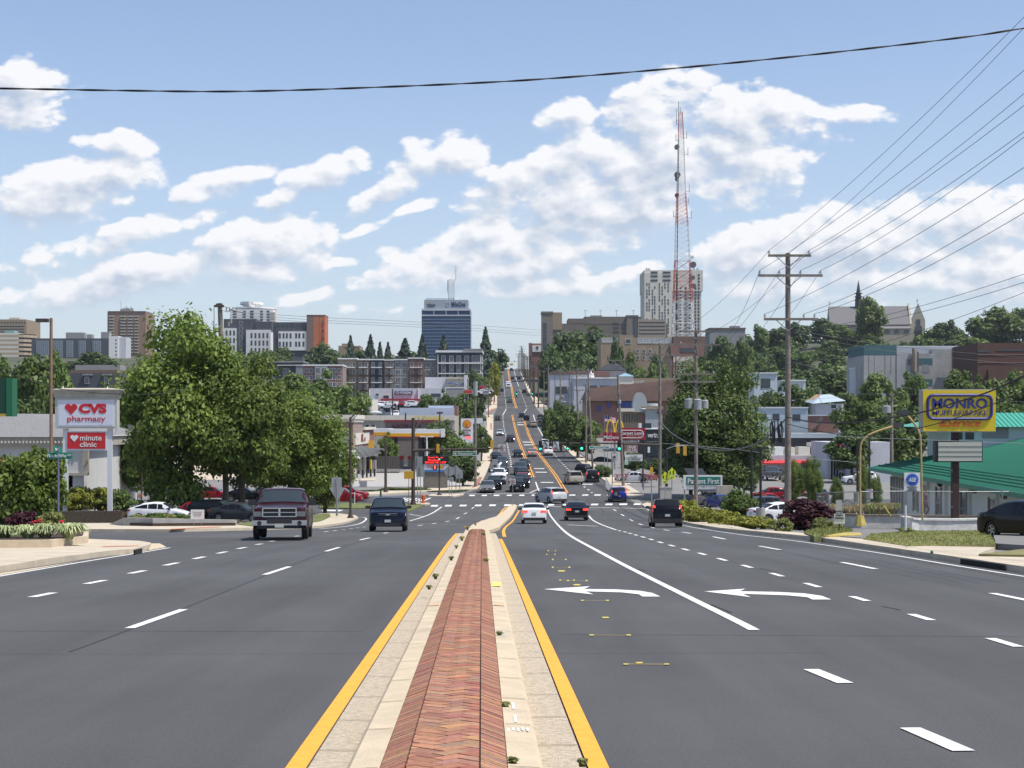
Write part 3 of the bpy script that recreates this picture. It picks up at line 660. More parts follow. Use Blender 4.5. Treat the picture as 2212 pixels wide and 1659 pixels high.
def tree_proto(key):
 """(crown mesh, trunk mesh) for unit tree kinds, 10 m tall 8 m wide"""
 if key in _T:return _T[key]
 kind,v,fol=key;rs=np.random.RandomState(hash((kind,v))%1000 if False else sum(map(ord,kind))+v*17)
 if kind=='near':c=crown_mesh('crown',31+v,8.4,9.6,36000,.16,fol,clumps=62,zb=.55,rough=.42);t=trunk_mb(rs,9,.26,8,2.4)
 elif kind=='broad':c=crown_mesh('crown',60+v,8,9.2,6500,.36,fol,clumps=34+5*v,zb=.8);t=trunk_mb(rs,9,.25,5,2)
 elif kind=='far':c=crown_mesh('crown',90+v,8.6,9.9,3600,.50,fol,clumps=36+4*v,zb=.0);t=trunk_mb(rs,8,.3,3,2,n=5)
 elif kind=='cone':
  C=[];O=[]
  for z in np.linspace(.04,.99,26):
   m=int(26+110*(1-z));rr=(1-z)**.85*.5*rs.uniform(.78,1.12)
   a=rs.uniform(0,2*np.pi,m);k=np.round(a*2.2)/2.2+rs.normal(size=m)*.13;q=rr*rs.uniform(.45,1.2,m)
   C.append(np.stack([np.cos(k)*q*8,np.sin(k)*q*8,z*10+.3-q*1.4+rs.normal(size=m)*.10],1));O.append(np.stack([np.cos(k),np.sin(k),np.full(m,.3)],1))
  C=np.concatenate(C);O=np.concatenate(O);c=np_mesh('crown',leaves(rs,C,.55,O,asp=2.0),5,[LF[fol]]);t=MB();t.tube((0,0,-.2),(0,0,9.4),.25,.05,6)
 elif kind=='shrub':c=crown_mesh('foliage',120+v,2.1,1.15,2600,.10,fol,clumps=30,zb=-.03);t=trunk_mb(rs,1.0,.04,4,.5,n=5)
 elif kind=='bigshrub':c=crown_mesh('foliage',140+v,4,4.1,9000,.17,fol,clumps=50,zb=.05);t=trunk_mb(rs,3.2,.1,6,1.2)
 _T[key]=(c,t.mesh('trunk',[m_bark],True));return _T[key]
SEEN=set()
def tree(kind,fol,px,ytop,wpx,Y,label,name='tree',cat='tree',group=None,v=0,rz=None,zb=None,base_py=None):
 x=Xp(px,Y);g=G(x,Y)if zb is None else zb
 if base_py is not None:g=Zp(base_py,Y)
 h=Zp(ytop,Y)-g;w=wpx*Y/FPX
 if kind in('broad','far')and h<w*.95:g=Zp(ytop,Y)-w*.95;h=w*.95
 c,t=tree_proto((kind,v,fol))
 H0,W0={'near':(10.1,8.6),'broad':(9.8,8.0),'far':(9.7,8),'cone':(10.2,8),'shrub':(1.12,1.95),'bigshrub':(4.2,4)}[kind]
 o=empty(name,(x,Y,g),rz if rz is not None else(px*1.7)%6.28,label,cat,group)
 o.scale=(w/W0,w/W0,h/H0)
 link_mesh(c.name.split('.')[0],c,o);link_mesh('trunk' if 'shrub' not in kind else 'stem',t,o)
 return o
def blades(name,x,y,r,h,n,fol,label,cat,group=None,seed=0,z=None,lean=.5):
 """a tuft of arching blades"""
 rs=np.random.RandomState(seed);V=[]
 for i in range(n):
  a=rs.uniform(0,6.28);q=rs.uniform(0,.25)*r;p0=np.array([math.cos(a)*q,math.sin(a)*q,0]);L_=h*rs.uniform(.6,1.1)
  out=np.array([math.cos(a),math.sin(a),0])*r*rs.uniform(.4,1.1)*lean*2;side=np.array([-math.sin(a),math.cos(a),0])*.018*(1+r*.6)
  p1=p0+out*.35+np.array([0,0,L_*.75]);p2=p0+out*.75+np.array([0,0,L_*.9]);p3=p0+out+np.array([0,0,L_*.6])
  V+=[p0-side,p0+side,p1+side,p1-side,p1-side,p1+side,p2+side*.8,p2-side*.8,p2-side*.8,p2+side*.8,p3+side*.1,p3-side*.1]
 me=np_mesh(name,np.array(V),4,[LF[fol]]);o=link_mesh(name,me,None,(x,y,G(x,y)if z is None else z));return tag(o,label,cat,group)
# near trees on the left
tree('near','maple',408,672,305,130,'tallest leafy maple beside the leaning wooden pole, crown reaching above the skyline','maple_tree',v=0)
tree('near','maple',522,757,235,129,'bright green maple filling in right of the tallest maple','maple_tree',v=2)
tree('near','maple',628,845,225,137,'several-stemmed maple behind the maroon pickup','maple_tree',v=1)
tree('near','maple',702,925,125,142,'rightmost near maple, its low branches hanging toward the brick pharmacy','maple_tree',v=3)
tree('near','green',300,905,130,150,'dark tree between the white sign posts and the tallest maple',v=2)
tree('bigshrub','maple',62,962,150,62,'large rounded shrub tree in the corner flower bed','shrub_tree','shrub',v=0)
tree('bigshrub','green',5,985,90,66,'green shrub at the left edge of the corner bed','shrub_tree','shrub',v=1)
tree('broad','green',70,758,130,245,'round tree left of the brown lamp pole above the pharmacy roof',v=0)
tree('broad','green',128,762,95,232,'round tree directly behind the brown lamp pole',v=1)
tree('broad','green',8,768,110,255,'tree cut by the left edge behind the green sign',v=2)
tree('broad','dark',45,850,130,215,'dark low tree behind the pharmacy roof',v=3)
tree('broad','dark',235,835,70,260,'dark tree right of the pharmacy sign top',v=0)
tree('far','dark',205,763,78,640,'low rounded tree in front of the white gable end',v=1)
# shrubs about the pharmacy sign
for i,(px,yt,w,Y,f,lb)in enumerate([(160,1052,60,92,'yellow','yellow green shrub left of the white sign posts'),(205,1048,66,94,'yellow','yellow green shrub between the white sign posts'),(245,1056,56,93,'green','green shrub right of the white sign posts'),(262,1058,50,97,'dark','dark shrub behind the white hatchback tail'),(140,1075,50,90,'yellow','low yellow shrub on the timber bed left end'),(230,1072,52,91,'yellow','low yellow shrub on the timber bed right end'),(330,1108,40,86,'green','small bush in the grey walled bed below the white hatchback'),(362,1106,36,86,'weed','flowering bush in the grey walled bed below the hatchback door'),(300,1108,36,86,'weed','low bush at the left of the grey walled bed'),(392,1110,40,87,'green','low bush at the right of the grey walled bed')]):
 Y=121.5+i*.5 if yt<1090 else Yof(1129,.3)+(i%2);tree('shrub',f,px,yt,w*1.1,Y,lb,'shrub','shrub',v=i%3,zb=prof(Y)+(.75 if yt<1090 else .3))
for i,(px,yt,w,lb)in enumerate([(62,1105,60,'reddish barberry shrub in the corner bed'),(105,1100,52,'reddish shrub next to the street name post'),(28,1108,40,'reddish shrub at the left of the corner bed')]):
 tree('shrub','purple' if i!=1 else 'weed',px,yt,w,52,lb,'shrub','shrub',v=i,base_py=1152)
for i,(px,w,lb)in enumerate([(10,1,'variegated grass tuft at the left picture edge'),(60,1.05,'variegated grass tuft, second from left on the kerbed bed'),(98,1.1,'variegated grass tuft, third from left on the kerbed bed'),(148,1.15,'variegated grass tuft at the right corner of the kerbed bed'),(35,.7,'smaller grass tuft behind the front row')]):
 Y=47.5 if i<4 else 50;blades('grass_tuft',Xp(px,Y),Y,.44*w,.42*w,330,'variegated',lb,'ornamental grass','variegated grass tufts',seed=i,z=Zp(1165,Y),lean=.6)
# weeds of the median
for i,(px,py,s,lb)in enumerate([(1010,1145,.28,'tall weeds along the far left edge of the bricks'),(998,1168,.22,'weeds at the left brick edge below the far weeds'),(986,1184,.14,'small weed left of the bricks'),(975,1210,.15,'green weed on the left kerb edge'),(941,1250,.14,'wispy weed beside the orange kerb stripe'),(927,1272,.10,'dry weed at the left brick edge'),(1050,1215,.15,'dry weed clump on the right brick edge'),(1079,1372,.07,'little green weed on the right kerb'),(1092,1526,.06,'dry tuft by the sprayed numbers'),(1258,1652,.06,'weed at the yellow line at the bottom'),(1108,1648,.06,'dead grass at the lower kerb joint'),(1045,1158,.2,'weeds at the far right brick edge'),(1027,1135,.22,'wispy weeds at the far end of the bricks')]):
 y=Yof(py,.16);blades('weed',Xp(px,y),y,s*.5,s*.75,34,'weed',lb,'weed','weeds on the median',seed=i+20,z=prof(y)+.15)
# mid left
L_=[('broad','green',640,800,120,330),('broad','green',705,806,120,322),('broad','green',745,830,100,316),('broad','dark',600,812,70,345),('broad','green',672,850,110,300),('broad','dark',775,850,50,335)]
lb=['tree with its top left of the middle clump below the grey roofs','wide tree in the middle clump below the grey roofs','tree at the right of the clump beside the dark lamp post','dark tree half hidden behind the maples','lower tree in front of the middle clump','small dark tree at the right end of the clump']
for i,t in enumerate(L_):tree(*t,lb[i],v=i%4)
tree('broad','green',925,848,46,395,'street tree left of three beside the car lot',v=0);tree('broad','green',958,842,44,400,'middle street tree of three beside the car lot',v=1);tree('broad','green',1000,847,52,380,'right street tree of three beside the car lot',v=2)
tree('broad','dark',950,902,70,262,'tree behind the burger restaurant sign',v=3);tree('broad','green',990,932,74,222,'tree left of the shell price sign base',v=1)
tree('broad','dark',1000,985,70,205,'dark low tree behind the stone pharmacy sign',v=2);tree('broad','green',1040,918,48,285,'tree beside the uphill sidewalk right of the price sign',v=0)
tree('broad','dark',1028,860,40,400,'dark tree beside the sidewalk above the blue sign',v=1);tree('far','dark',1018,790,40,560,'dark tree before the balcony block',v=0);tree('far','green',1043,800,34,580,'green tree right of the balcony block',v=2)
tree('far','yellow',1068,786,24,600,'bright yellow green tree beside the road',v=1);tree('broad','light',838,935,40,255,'thin branched tree over the wooden fence',v=1)
tree('far','dark',1070,748,54,820,'big round tree left of the road crest',v=2);tree('cone','conifer',1049,711,52,800,'tall conifer left of the road crest',v=1)
for i,(px,yt,w)in enumerate([(757,727,26),(800,727,34),(821,741,22),(838,741,24),(875,734,44),(912,725,28),(958,728,30)]):
 tree('cone','conifer',px,yt,w*1.5,760+i*6,['dark conifer left of the row on the skyline','dark conifer second in the skyline row','short conifer third in the skyline row','short conifer fourth in the skyline row','broad conifer fifth in the skyline row','slender conifer at the left edge of the blue glass tower','conifer in front of the blue glass tower'][i],'conifer_tree',group='conifers on the skyline',v=i%3)
sk=[(80,778,60),(112,772,54),(150,776,60),(185,780,50),(240,778,56),(225,770,40),(512,757,60),(548,760,50),(580,750,56),(612,752,44),(650,760,50),(700,744,60),(735,760,40),(776,757,34),(850,760,44),(890,762,40),(930,762,36),(985,765,40),(640,770,60),(1000,768,40),(790,766,40)]
for i,(px,yt,w)in enumerate(sk):
 tree('far','dark' if i%3 else 'green',px,yt,w,740+(i*37)%70,'skyline tree '+['left under the dark slab','second under the dark slab','third under the dark slab','fourth under the dark slab','below the white gable end','just under the white gable end','behind the leaning pole','left of the white upper flats','below the white upper flats','below the grey flats','below the orange tower','just right of the orange tower','right of the big round crown','under the first conifer','between two conifers','right of the broad conifer','left of the blue tower base','at the right of the blue tower base','low in front of the orange tower','above the balcony block roof','under the second conifer'][i],group='trees on the left skyline',v=i%4)
# right side, beside the road
for i,(px,yt,w,Y,k)in enumerate([(1188,880,46,350,'green'),(1212,893,66,325,'green'),(1248,887,84,300,'green'),(1222,868,60,380,'dark'),(1268,905,60,285,'green'),(1208,858,44,420,'green')]):
 tree('broad',k,px,yt,w,Y,['street tree farthest left of the row above the right sidewalk','wide street tree second along the right sidewalk','biggest street tree behind the leaning poles','dark tree behind the street trees','street tree nearest the golden arches','small tree up the hill behind the row'][i],group='street trees above the right sidewalk',v=i%4)
tree('broad','dark',1300,1003,40,228,'dark tree behind the red and white reader board',v=2);tree('broad','dark',1425,988,50,232,'dark spreading bush tree behind the burger sign',v=3);tree('broad','dark',1372,975,50,236,'tree behind the letter board',v=0)
tree('near','green',1550,778,205,178,'largest tree on the right with its crown across the transformer pole','oak_tree',v=0)
tree('near','dark',1492,850,125,186,'dark tree left of the largest tree on the right','oak_tree',v=1);tree('near','green',1540,900,190,176,'low hanging crown below the largest tree on the right','oak_tree',v=2)
tree('near','green',1622,975,50,186,'young upright tree right of the green medical sign',v=3);tree('near','light',1716,992,46,158,'young tree left of two behind the tall pole',v=1);tree('near','light',1757,985,38,156,'young tree right of two behind the tall pole',v=0)
for i,(px,yt,w,Y)in enumerate([(1808,1030,28,152),(1866,1005,34,160),(1892,1025,30,150)]):tree('near','light',px,yt,w,Y,['sapling before the shop window','slim sapling at the corner of the green roof','sapling under the green eave'][i],v=i)
# mass of trees on the slopes
sl=[('far','dark',1190,748,60,640),('far','dark',1215,722,70,650),('far','dark',1262,693,110,655),('far','dark',1300,730,70,645),('far','dark',1235,770,80,600),('far','dark',1285,775,60,590),('far','dark',1200,785,50,585),('far','dark',1331,736,40,520),('far','dark',1220,735,70,630),('far','dark',1275,745,70,625),('far','dark',1248,760,80,615),('far','green',1362,765,50,540),('far','green',1395,775,60,500),('far','green',1420,770,40,520),('far','green',1378,790,50,470)]
ls=['left shoulder of the dark wood under the car park','tree below the car park stair tower','high round crown of the dark wood under the car park','right shoulder of the dark wood','lower front tree of the dark wood','lower right tree of the dark wood','lowest left tree of the dark wood','single dark round tree by the tan building','left middle of the dark wood','right middle of the dark wood','centre of the dark wood','light tree right of the single dark tree','bushy tree under the tan building','tree left of the mast base','low tree below the tan building']
for i,t in enumerate(sl):tree(*t,ls[i],group='wood below the car park',v=i%4)
rs_=random.Random(8);hill=[]
for i,(px,yt,w)in enumerate([(1530,742,50),(1555,730,46),(1582,722,40),(1600,735,44),(1540,762,50),(1575,755,56),(1612,722,40)]):tree('far','dark' if i%2 else 'green',px,yt,w,640-i*9,'tree %s the flat grey block on the hill'%['left of','under the left end of','in front of','under the right end of','low left below','low in front of','right of'][i],group='trees on the wooded hill',v=i%4)
for row,(Y,base,n,wd)in enumerate([(860,722,15,62),(800,742,16,66),(740,765,17,66),(660,792,16,66),(560,812,17,66),(440,835,13,66)]):
 for i in range(n):
  px=1548+i*(700/n)+rs_.uniform(-12,12)+(row%2)*18
  top=base+rs_.uniform(-14,14)
  if row==0:top={0:735,1:715,2:722,3:700,4:690,5:690,6:705,7:720,8:733,9:735,10:712,11:700,12:735,13:672,14:668}.get(i,top)
  if row==1:top+=-18 if px>2080 else 0
  hill.append((px,top,wd*rs_.uniform(.8,1.25),Y+rs_.uniform(-15,15),row,i))
nm=['top row','second row','third row','fourth row','fifth row','lowest row']
for(px,top,w,Y,row,i)in hill:
 if 1862<px<2212 and row>=3 and Y>455:pass
 f=rs_.choice(['dark','dark','green']);
 tree('far',f,px,top,w,Y,'tree %d from left in the %s of the wooded hill'%(i+1,nm[row]),group='trees on the wooded hill',v=rs_.randrange(4))
tree('far','light',1878,646,60,845,'tall light green tree in front of the church nave',v=1);tree('far','green',1645,692,34,840,'round tree poking up left of the church',v=2);tree('far','dark',2045,686,44,830,'dark rounded tree right of the church gable',v=0);tree('far','green',2150,668,110,800,'broad light tree at the far right skyline',v=3)
nr=[('broad','green',1890,800,90,330),('broad','green',1930,830,110,300),('broad','green',1855,862,110,255),('broad','green',1975,795,70,360),('broad','green',2065,792,90,330),('broad','green',2110,815,80,320),('broad','green',2185,800,110,330),('broad','green',1905,905,140,225),('broad','dark',1840,925,100,215),('broad','green',2190,850,110,280),('broad','green',1700,825,110,330),('broad','green',1650,850,90,350),('broad','dark',1780,850,90,335),('broad','green',1730,880,60,300),('broad','dark',1950,880,110,240)]
nl=['tree in front of the grey warehouse, left','larger tree in front of the grey warehouse','spreading tree left of the yellow muffler sign','tree right of the warehouse pipes','tree above the yellow muffler sign, left','tree above the yellow muffler sign, right','tree at the right edge below the brown building','leafy tree behind the bent yellow lamp pole','dark tree behind the shop roofs','tree at the right edge above the green cupola','tree left of the tall pole above the grey shop','tree above the white truck roof','dark tree over the peach roofed house','small tree beside the peach roofed house','dark tree left behind the muffler sign post']
for i,t in enumerate(nr):tree(*t,nl[i],v=i%4)
# right near shrubs and hedges
for i,(px,w,yt)in enumerate([(1488,46,1083),(1510,40,1093),(1545,44,1093),(1580,50,1108),(1632,58,1114),(1605,50,1112)]):
 Y=3460*(CH-prof(95)-.2)/(1150-910)if i>2 else 108
 Y=[118,112,104,98,90,94][i];tree('shrub','yellow',px,yt-2,w*1.35,Y,['tall hedge bush behind the dark suv','yellow green hedge bush left of the pole','yellow green hedge bush right of the pole','hedge bush third along the sidewalk','nearest yellow green hedge bush at the drive','hedge bush before the nearest one'][i],'hedge_bush','hedge','hedge bushes along the right sidewalk',v=i%3,zb=prof(Y)-.1)
tree('shrub','dark',1470,1077,60,140,'loose dark shrub at the corner by the crossing signs','shrub','shrub',v=1);tree('bigshrub','green',1598,1058,70,118,'round green bush among the parked cars','shrub','shrub',v=2)
o=tree('bigshrub','purple',1740,1076,108,76,'large purple barberry bush at the sidewalk by the drive','shrub','shrub',v=1)
for i,(px,py,w)in enumerate([(1690,1120,46),(1776,1115,40),(1800,1128,50)]):tree('shrub','weed',px,py,w,74,['weedy growth left of the purple bush','weedy bush behind the private parking sign','tall weeds below the private parking sign'][i],'shrub','weeds',v=i)
tree('shrub','weed',1960,1140,44,66,'weeds at the corner of the white block wall','shrub','weeds',v=0)
for i in range(14):
 px=1660+i*18;Y=135+(i%3)*4;blades('grass_tuft',Xp(px,Y),Y,1.0,.95,150,'tan','dry ornamental grass in the parking island, tuft %d from left'%(i+1),'ornamental grass','dry ornamental grasses of the parking island',seed=60+i,lean=.45)
for i in range(7):
 px=1880+i*9;Y=92+i;blades('grass_tuft',Xp(px,Y),Y,.5,.7,110,'tan' if i%2 else 'weed','tuft %d of the row behind the chain link fence'%(i+1),'ornamental grass','tufts behind the chain link fence',seed=90+i,lean=.4,z=Zp(1100,Y)-.3)
# shrubs before the pharmacy lot
for i,(px,w)in enumerate([(705,60),(735,40),(790,26),(812,30),(850,44),(875,44),(905,30)]):
 tree('shrub','green' if i>1 else 'dark',px,1040 if i<2 else(1052 if i>3 else 1058),w*1.3,196,['dark hedge bush behind the red suvs','dark hedge bush right of the first behind the red suvs','low bush left of the brown light pole','low bush at the foot of the brown light pole','wide low bush right of the brown light pole','wide low bush before the pharmacy lot','low bush left of the signal pole'][i],'hedge_bush','hedge','bushes before the brick pharmacy lot',v=i%3)
tree('shrub','dark',960,1058,100,196,'low ground cover bush before the stone sign','hedge_bush','hedge','bushes before the brick pharmacy lot',v=1)
# grass blades over the verges (nobody could count them)
def turf(name,polys,h,n,fol,off,lab):
 rs=np.random.RandomState(5);V=[]
 for poly in polys:
  xs=[p[0]for p in poly];ys=[p[1]for p in poly];k=0
  while k<n:
   x=rs.uniform(min(xs),max(xs));y=rs.uniform(min(ys),max(ys));c=False
   for i in range(len(poly)):
    x1,y1=poly[i];x2,y2=poly[i-1]
    if(y1>y)!=(y2>y)and x<(x2-x1)*(y-y1)/(y2-y1)+x1:c=not c
   k+=1
   if not c:continue
   a=rs.uniform(0,6.28);hh=h*rs.uniform(.5,1.3);z=G(x,y)+off;dx,dy=math.cos(a)*.02,math.sin(a)*.02
   V+=[(x-dx,y-dy,z),(x+dx,y+dy,z),(x+dy*2,y+dx*2,z+hh)]
 me=np_mesh(name,np.array(V),3,[LF[fol]]);o=link_mesh(name,me);tag(o,lab,'grass',kind='stuff')
turf('verge_grass',[UU([(1864,1163),(1959,1179),(2151,1175),(2134,1145),(1984,1146),(1884,1152)],.19)],.045,20000,'weed',.17,'dry mown grass on the verge by the white block wall')
turf('drive_grass',[UU([(1737,1150),(1759,1159),(1782,1157.6),(1843,1147),(1838,1142),(1780,1138)],.2)],.10,5000,'weed',.2,'rough grass around the private parking sign')
# ------------------------------------------------------------ vehicles
m_paint=M('car_paint',(.5,.5,.5),.16,.0,alpha_obj=True,coat=0,spec=.28)
m_glass=M('car_glass',(.008,.010,.011),.08,spec=.35)
m_glassf=M('windscreen_glass',(.030,.042,.048),.08,spec=.5)
m_tyre2=M('tyre_rubber',(.018,.018,.019),.85,var=.2)
m_rim=M('wheel_alloy',(.42,.43,.45),.3,.8)
m_rimd=M('wheel_arch_dark',(.01,.01,.011),.9)
m_plast=M('black_plastic',(.02,.02,.022),.6)
m_chrome=M('chrome',(.48,.49,.50),.12,1.)
m_head=M('headlamp_lens',(.16,.165,.175),.10,.4)
m_headon=M('headlamp_lit',(1,.93,.8),.2,emit=2.2)
m_tail=M('tail_lamp',(.28,.012,.012),.25)
m_tailon=M('brake_lamp_lit',(1,.05,.03),.3,emit=1.4)
m_plate=M('licence_plate',(.42,.44,.42),.5,var=.12,vscale=18)
SPEC={'sedan':(4.65,1.80,1.45,.33,[(0,.60,.50,.80),(.025,.70,.63,.90),(.09,.80,.75,.97),(.20,.88,.84,1),(.285,.94,.90,1),(.43,1.39,.92,1),(.55,1.45,.93,1),(.70,1.37,.95,1),(.865,1.06,.99,.99),(.95,1.04,.97,.94),(.99,.98,.86,.88),(1,.80,.72,.86)],(4,5,7,8),(.195,.80)),'hatch':(4.45,1.76,1.49,.33,[(0,.62,.50,.78),(.03,.74,.66,.90),(.10,.84,.79,.97),(.19,.93,.88,1),(.24,.98,.92,1),(.43,1.45,.95,1),(.56,1.49,.97,1),(.74,1.42,1.0,1),(.955,1.10,1.04,.93),(.985,1.04,.9,.88),(1,.85,.7,.85)],(4,5,7,8),(.19,.81)),'suv':(4.62,1.86,1.68,.36,[(0,.74,.60,.80),(.02,.92,.82,.90),(.08,1.0,.94,.97),(.18,1.06,1.01,1),(.265,1.12,1.05,1),(.40,1.61,1.06,1),(.58,1.68,1.08,1),(.86,1.62,1.13,.98),(.965,1.18,1.12,.93),(.99,1.08,.95,.90),(1,.86,.72,.88)],(4,5,7,8),(.19,.80)),'minivan':(5.1,1.98,1.75,.35,[(0,.68,.55,.80),(.02,.84,.74,.90),(.08,.95,.88,.97),(.15,1.02,.97,1),(.20,1.08,1.02,1),(.36,1.68,1.04,1),(.60,1.75,1.05,1),(.92,1.70,1.07,.98),(.975,1.12,1.08,.96),(.99,1.0,.9,.95),(1,.7,.6,.93)],(4,5,7,8),(.18,.78)),'pickup':(5.8,2.02,1.90,.41,[(0,1.02,.86,.86),(.012,1.16,1.02,.92),(.05,1.22,1.13,.97),(.15,1.27,1.19,1),(.27,1.33,1.23,1),(.37,1.83,1.24,1),(.47,1.90,1.25,1),(.555,1.85,1.25,1),(.585,1.32,1.25,1),(.60,1.28,1.24,1),(.98,1.27,1.23,1),(1,1.2,1.1,.97)],(4,5,7,8),(.175,.80)),}
_V={}
def car_proto(kind):
 if kind in _V:return _V[kind]
 L_,W_,H_,r,st,(ic,irf,irr,irb),wt=SPEC[kind]
 hw=W_/2;zb=.24 if kind!='pickup' else .42
 ts=[s[0]for s in st]
 def at(t):
  z=float(np.interp(t,ts,[s[1]for s in st]));b=float(np.interp(t,ts,[s[2]for s in st]));w=float(np.interp(t,ts,[s[3]for s in st]))*hw
  if t<.03 or t>.975:lo=zb+.06
  else:lo=zb
  for c in wt:
   d=abs(t-c)*L_
   if d<r*1.17:lo=max(lo,math.sqrt(max(0,(r*1.17)**2-d*d))+r*.93)
  return z,b,w,lo
 def sec(t):
  z,b,w,lo=at(t);mid=max(lo+.02,lo*.35+b*.65);mid=max(min(mid,b-.02),lo+.01)
  tall=z-b;k=min(1,max(0,tall/.35));wr=w*(1-.20*k)-.02*k
  p=[(0,lo),(w*.90,lo),(w*.985,lo+.015),(w,mid),(w*.975,b)]
  p+=[(w*.93*(1-k)+wr*k,z-.035-.03*k),(w*.78*(1-k)+wr*.86*k,z-.012),(0,z+.012)]
  return p
 xt=set(ts)
 for c in wt:
  for a in np.linspace(-1,1,9):xt.add(c+math.sin(a*math.pi/2)*r*1.17/L_)
  xt.add(c-r*1.20/L_);xt.add(c+r*1.20/L_)
 xt=sorted(x for x in xt if 0<=x<=1);T2=[xt[0]]
 for x in xt[1:]:
  if x-T2[-1]>.0025:T2.append(x)
 body=MB();rows=[]
 for t in T2:
  s=sec(t);y=(t-.5)*L_;full=[(x,y,z)for x,z in s]+[(-x,y,z)for x,z in s[-2:0:-1]]
  rows.append(full)
 n=len(rows[0]);vs=[p for q in rows for p in q];fs=[]
 for i in range(len(rows)-1):
  for j in range(n):fs.append((i*n+j,i*n+(j+1)%n,(i+1)*n+(j+1)%n,(i+1)*n+j))
 fs.append(tuple(range(n)));fs.append(tuple(range((len(rows)-1)*n,len(rows)*n))[::-1])
 body.add(vs,fs)
 out={'body':body.mesh('body',m_paint,True)}
 lo=MB()
 lo.box(-hw*.86,hw*.86,-L_*.47,L_*.47,zb-.02,zb+.22,0)
 out['underbody']=lo.mesh('underbody',m_plast)
 def patch(t0,t1,u0,u1,e,name,m,nu=6,i0=5):
  mb=MB();V=[]
  for k in range(3):
   t=t0+(t1-t0)*k/2;s=sec(t);y=(t-.5)*L_;c=[(-s[5][0],s[5][1]),(-s[6][0],s[6][1]),(0,s[7][1]),(s[6][0],s[6][1]),(s[5][0],s[5][1])]
   for q in range(nu+1):
    u=u0+(u1-u0)*q/nu;f=(u+1)/2*4;a=min(3,int(f));g=f-a
    V.append((c[a][0]*(1-g)+c[a+1][0]*g,y,c[a][1]*(1-g)+c[a+1][1]*g))
  dz=at(t1)[0]-at(t0)[0];dy=(t1-t0)*L_;nl=math.hypot(dz,dy);ny,nz=-dz/nl,dy/nl
  V=[(x,y+ny*e,z+nz*e)for x,y,z in V];F=[]
  for a in range(2):
   for b in range(nu):F.append((a*(nu+1)+b,a*(nu+1)+b+1,(a+1)*(nu+1)+b+1,(a+1)*(nu+1)+b))
  mb.add(V,F);return mb.mesh(name,m,True,fixn=False)
 tc_,tf,tr,tb=ts[ic],ts[irf],ts[irr],ts[irb]
 out['windscreen']=patch(tc_+(tf-tc_)*.07,tf-(tf-tc_)*.07,-.88,.88,.014,'windscreen',m_glassf)
 out['rear_window']=patch(tr+(tb-tr)*.10,tb-(tb-tr)*(.12 if kind in('sedan','hatch')else .12),-.84,.84,.014,'rear_window',m_glass)
 def side(t,z,e=.010):
  s=sec(t);p4,p5=s[4],s[5];a=(z-p4[1])/max(.05,p5[1]-p4[1]);return(p4[0]+(p5[0]-p4[0])*a+e,(t-.5)*L_,z)
 def sidewin(ta,tb2):
  mb=MB();V=[];N_=6
  for k in range(N_+1):
   t=ta+(tb2-ta)*k/N_;z,b,w,l=at(t);s=sec(t);zt=s[5][1]-.045;z0=b+.035
   zt=max(zt,z0+.004);V+=[side(t,z0),side(t,zt)]
  F=[(2*k,2*k+2,2*k+3,2*k+1)for k in range(N_)];mb.add(V,F);o=len(mb.v)
  mb.add([(-x,y,z)for x,y,z in V],[f[::-1]for f in F]);return mb
 lo_,hi_=tc_+(tf-tc_)*.30,tb-(tb-tr)*(.36 if kind!='pickup' else .9)
 if kind in('suv','minivan'):hi_=tr+.03
 if kind=='pickup':hi_=tr+.002
 cuts={'sedan':[.505,.64],'hatch':[.50,.66],'suv':[.50,.68],'minivan':[.42,.64],'pickup':[.47]}[kind];ed=[lo_]+cuts+[hi_]
 out['side']=[]
 for a,b in zip(ed,ed[1:]):
  if b-a>.03:
   mb=sidewin(a+.006,b-.006);h=len(mb.v)//2;nf=len(mb.f)//2
   for sgn in(0,1):
    m1=MB();m1.v=mb.v[:h]if sgn==0 else mb.v[h:];m1.f=[tuple(i-sgn*h for i in f)for f in(mb.f[:nf]if sgn==0 else mb.f[nf:])];m1.m=[0]*nf
    out['side'].append(m1.mesh('side_window',m_glass,True,fixn=False))
 w=MB();wd=.115;N_=20
 prof_=[(r*.62,-wd*.8),(r*.90,-wd),(r,-wd*.8),(r,wd*.8),(r*.90,wd),(r*.62,wd*.8)]
 V=[(x,math.cos(2*math.pi*i/N_)*q,math.sin(2*math.pi*i/N_)*q)for i in range(N_)for q,x in prof_];k=len(prof_)
 w.add(V,[(i*k+j,i*k+j+1,((i+1)%N_)*k+j+1,((i+1)%N_)*k+j)for i in range(N_)for j in range(k-1)])
 out['wheel']=w.mesh('wheel',m_tyre2,True)
 ri=MB();ri.tube((-wd*.55,0,0),(wd*.55,0,0),r*.60,n=16,mi=1)
 for i in range(5):
  a=2*math.pi*i/5;c,s=math.cos(a),math.sin(a)
  for sx in(-1,1):
   q=[(sx*wd*.62,c*r*.08-s*r*.10,s*r*.08+c*r*.10),(sx*wd*.62,c*r*.08+s*r*.10,s*r*.08-c*r*.10),(sx*wd*.70,c*r*.62+s*r*.09,s*r*.62-c*r*.09),(sx*wd*.70,c*r*.62-s*r*.09,s*r*.62+c*r*.09)]
   ri.add(q,[(0,1,2,3)])
 for sx in(-1,1):
  ring=[(sx*wd*.72,math.cos(2*math.pi*i/16)*q*r,math.sin(2*math.pi*i/16)*q*r)for i in range(16)for q in(.54,.64)]
  ri.add(ring,[(2*i,2*i+1,(2*i+3)%32,(2*i+2)%32)for i in range(16)])
 out['rim']=ri.mesh('rim',[m_rim,m_rimd])
 zf=st[1][1];zr=st[-2][1];wf=hw*st[1][3];wr_=hw*st[-2][3];F_=-L_/2;B_=L_/2
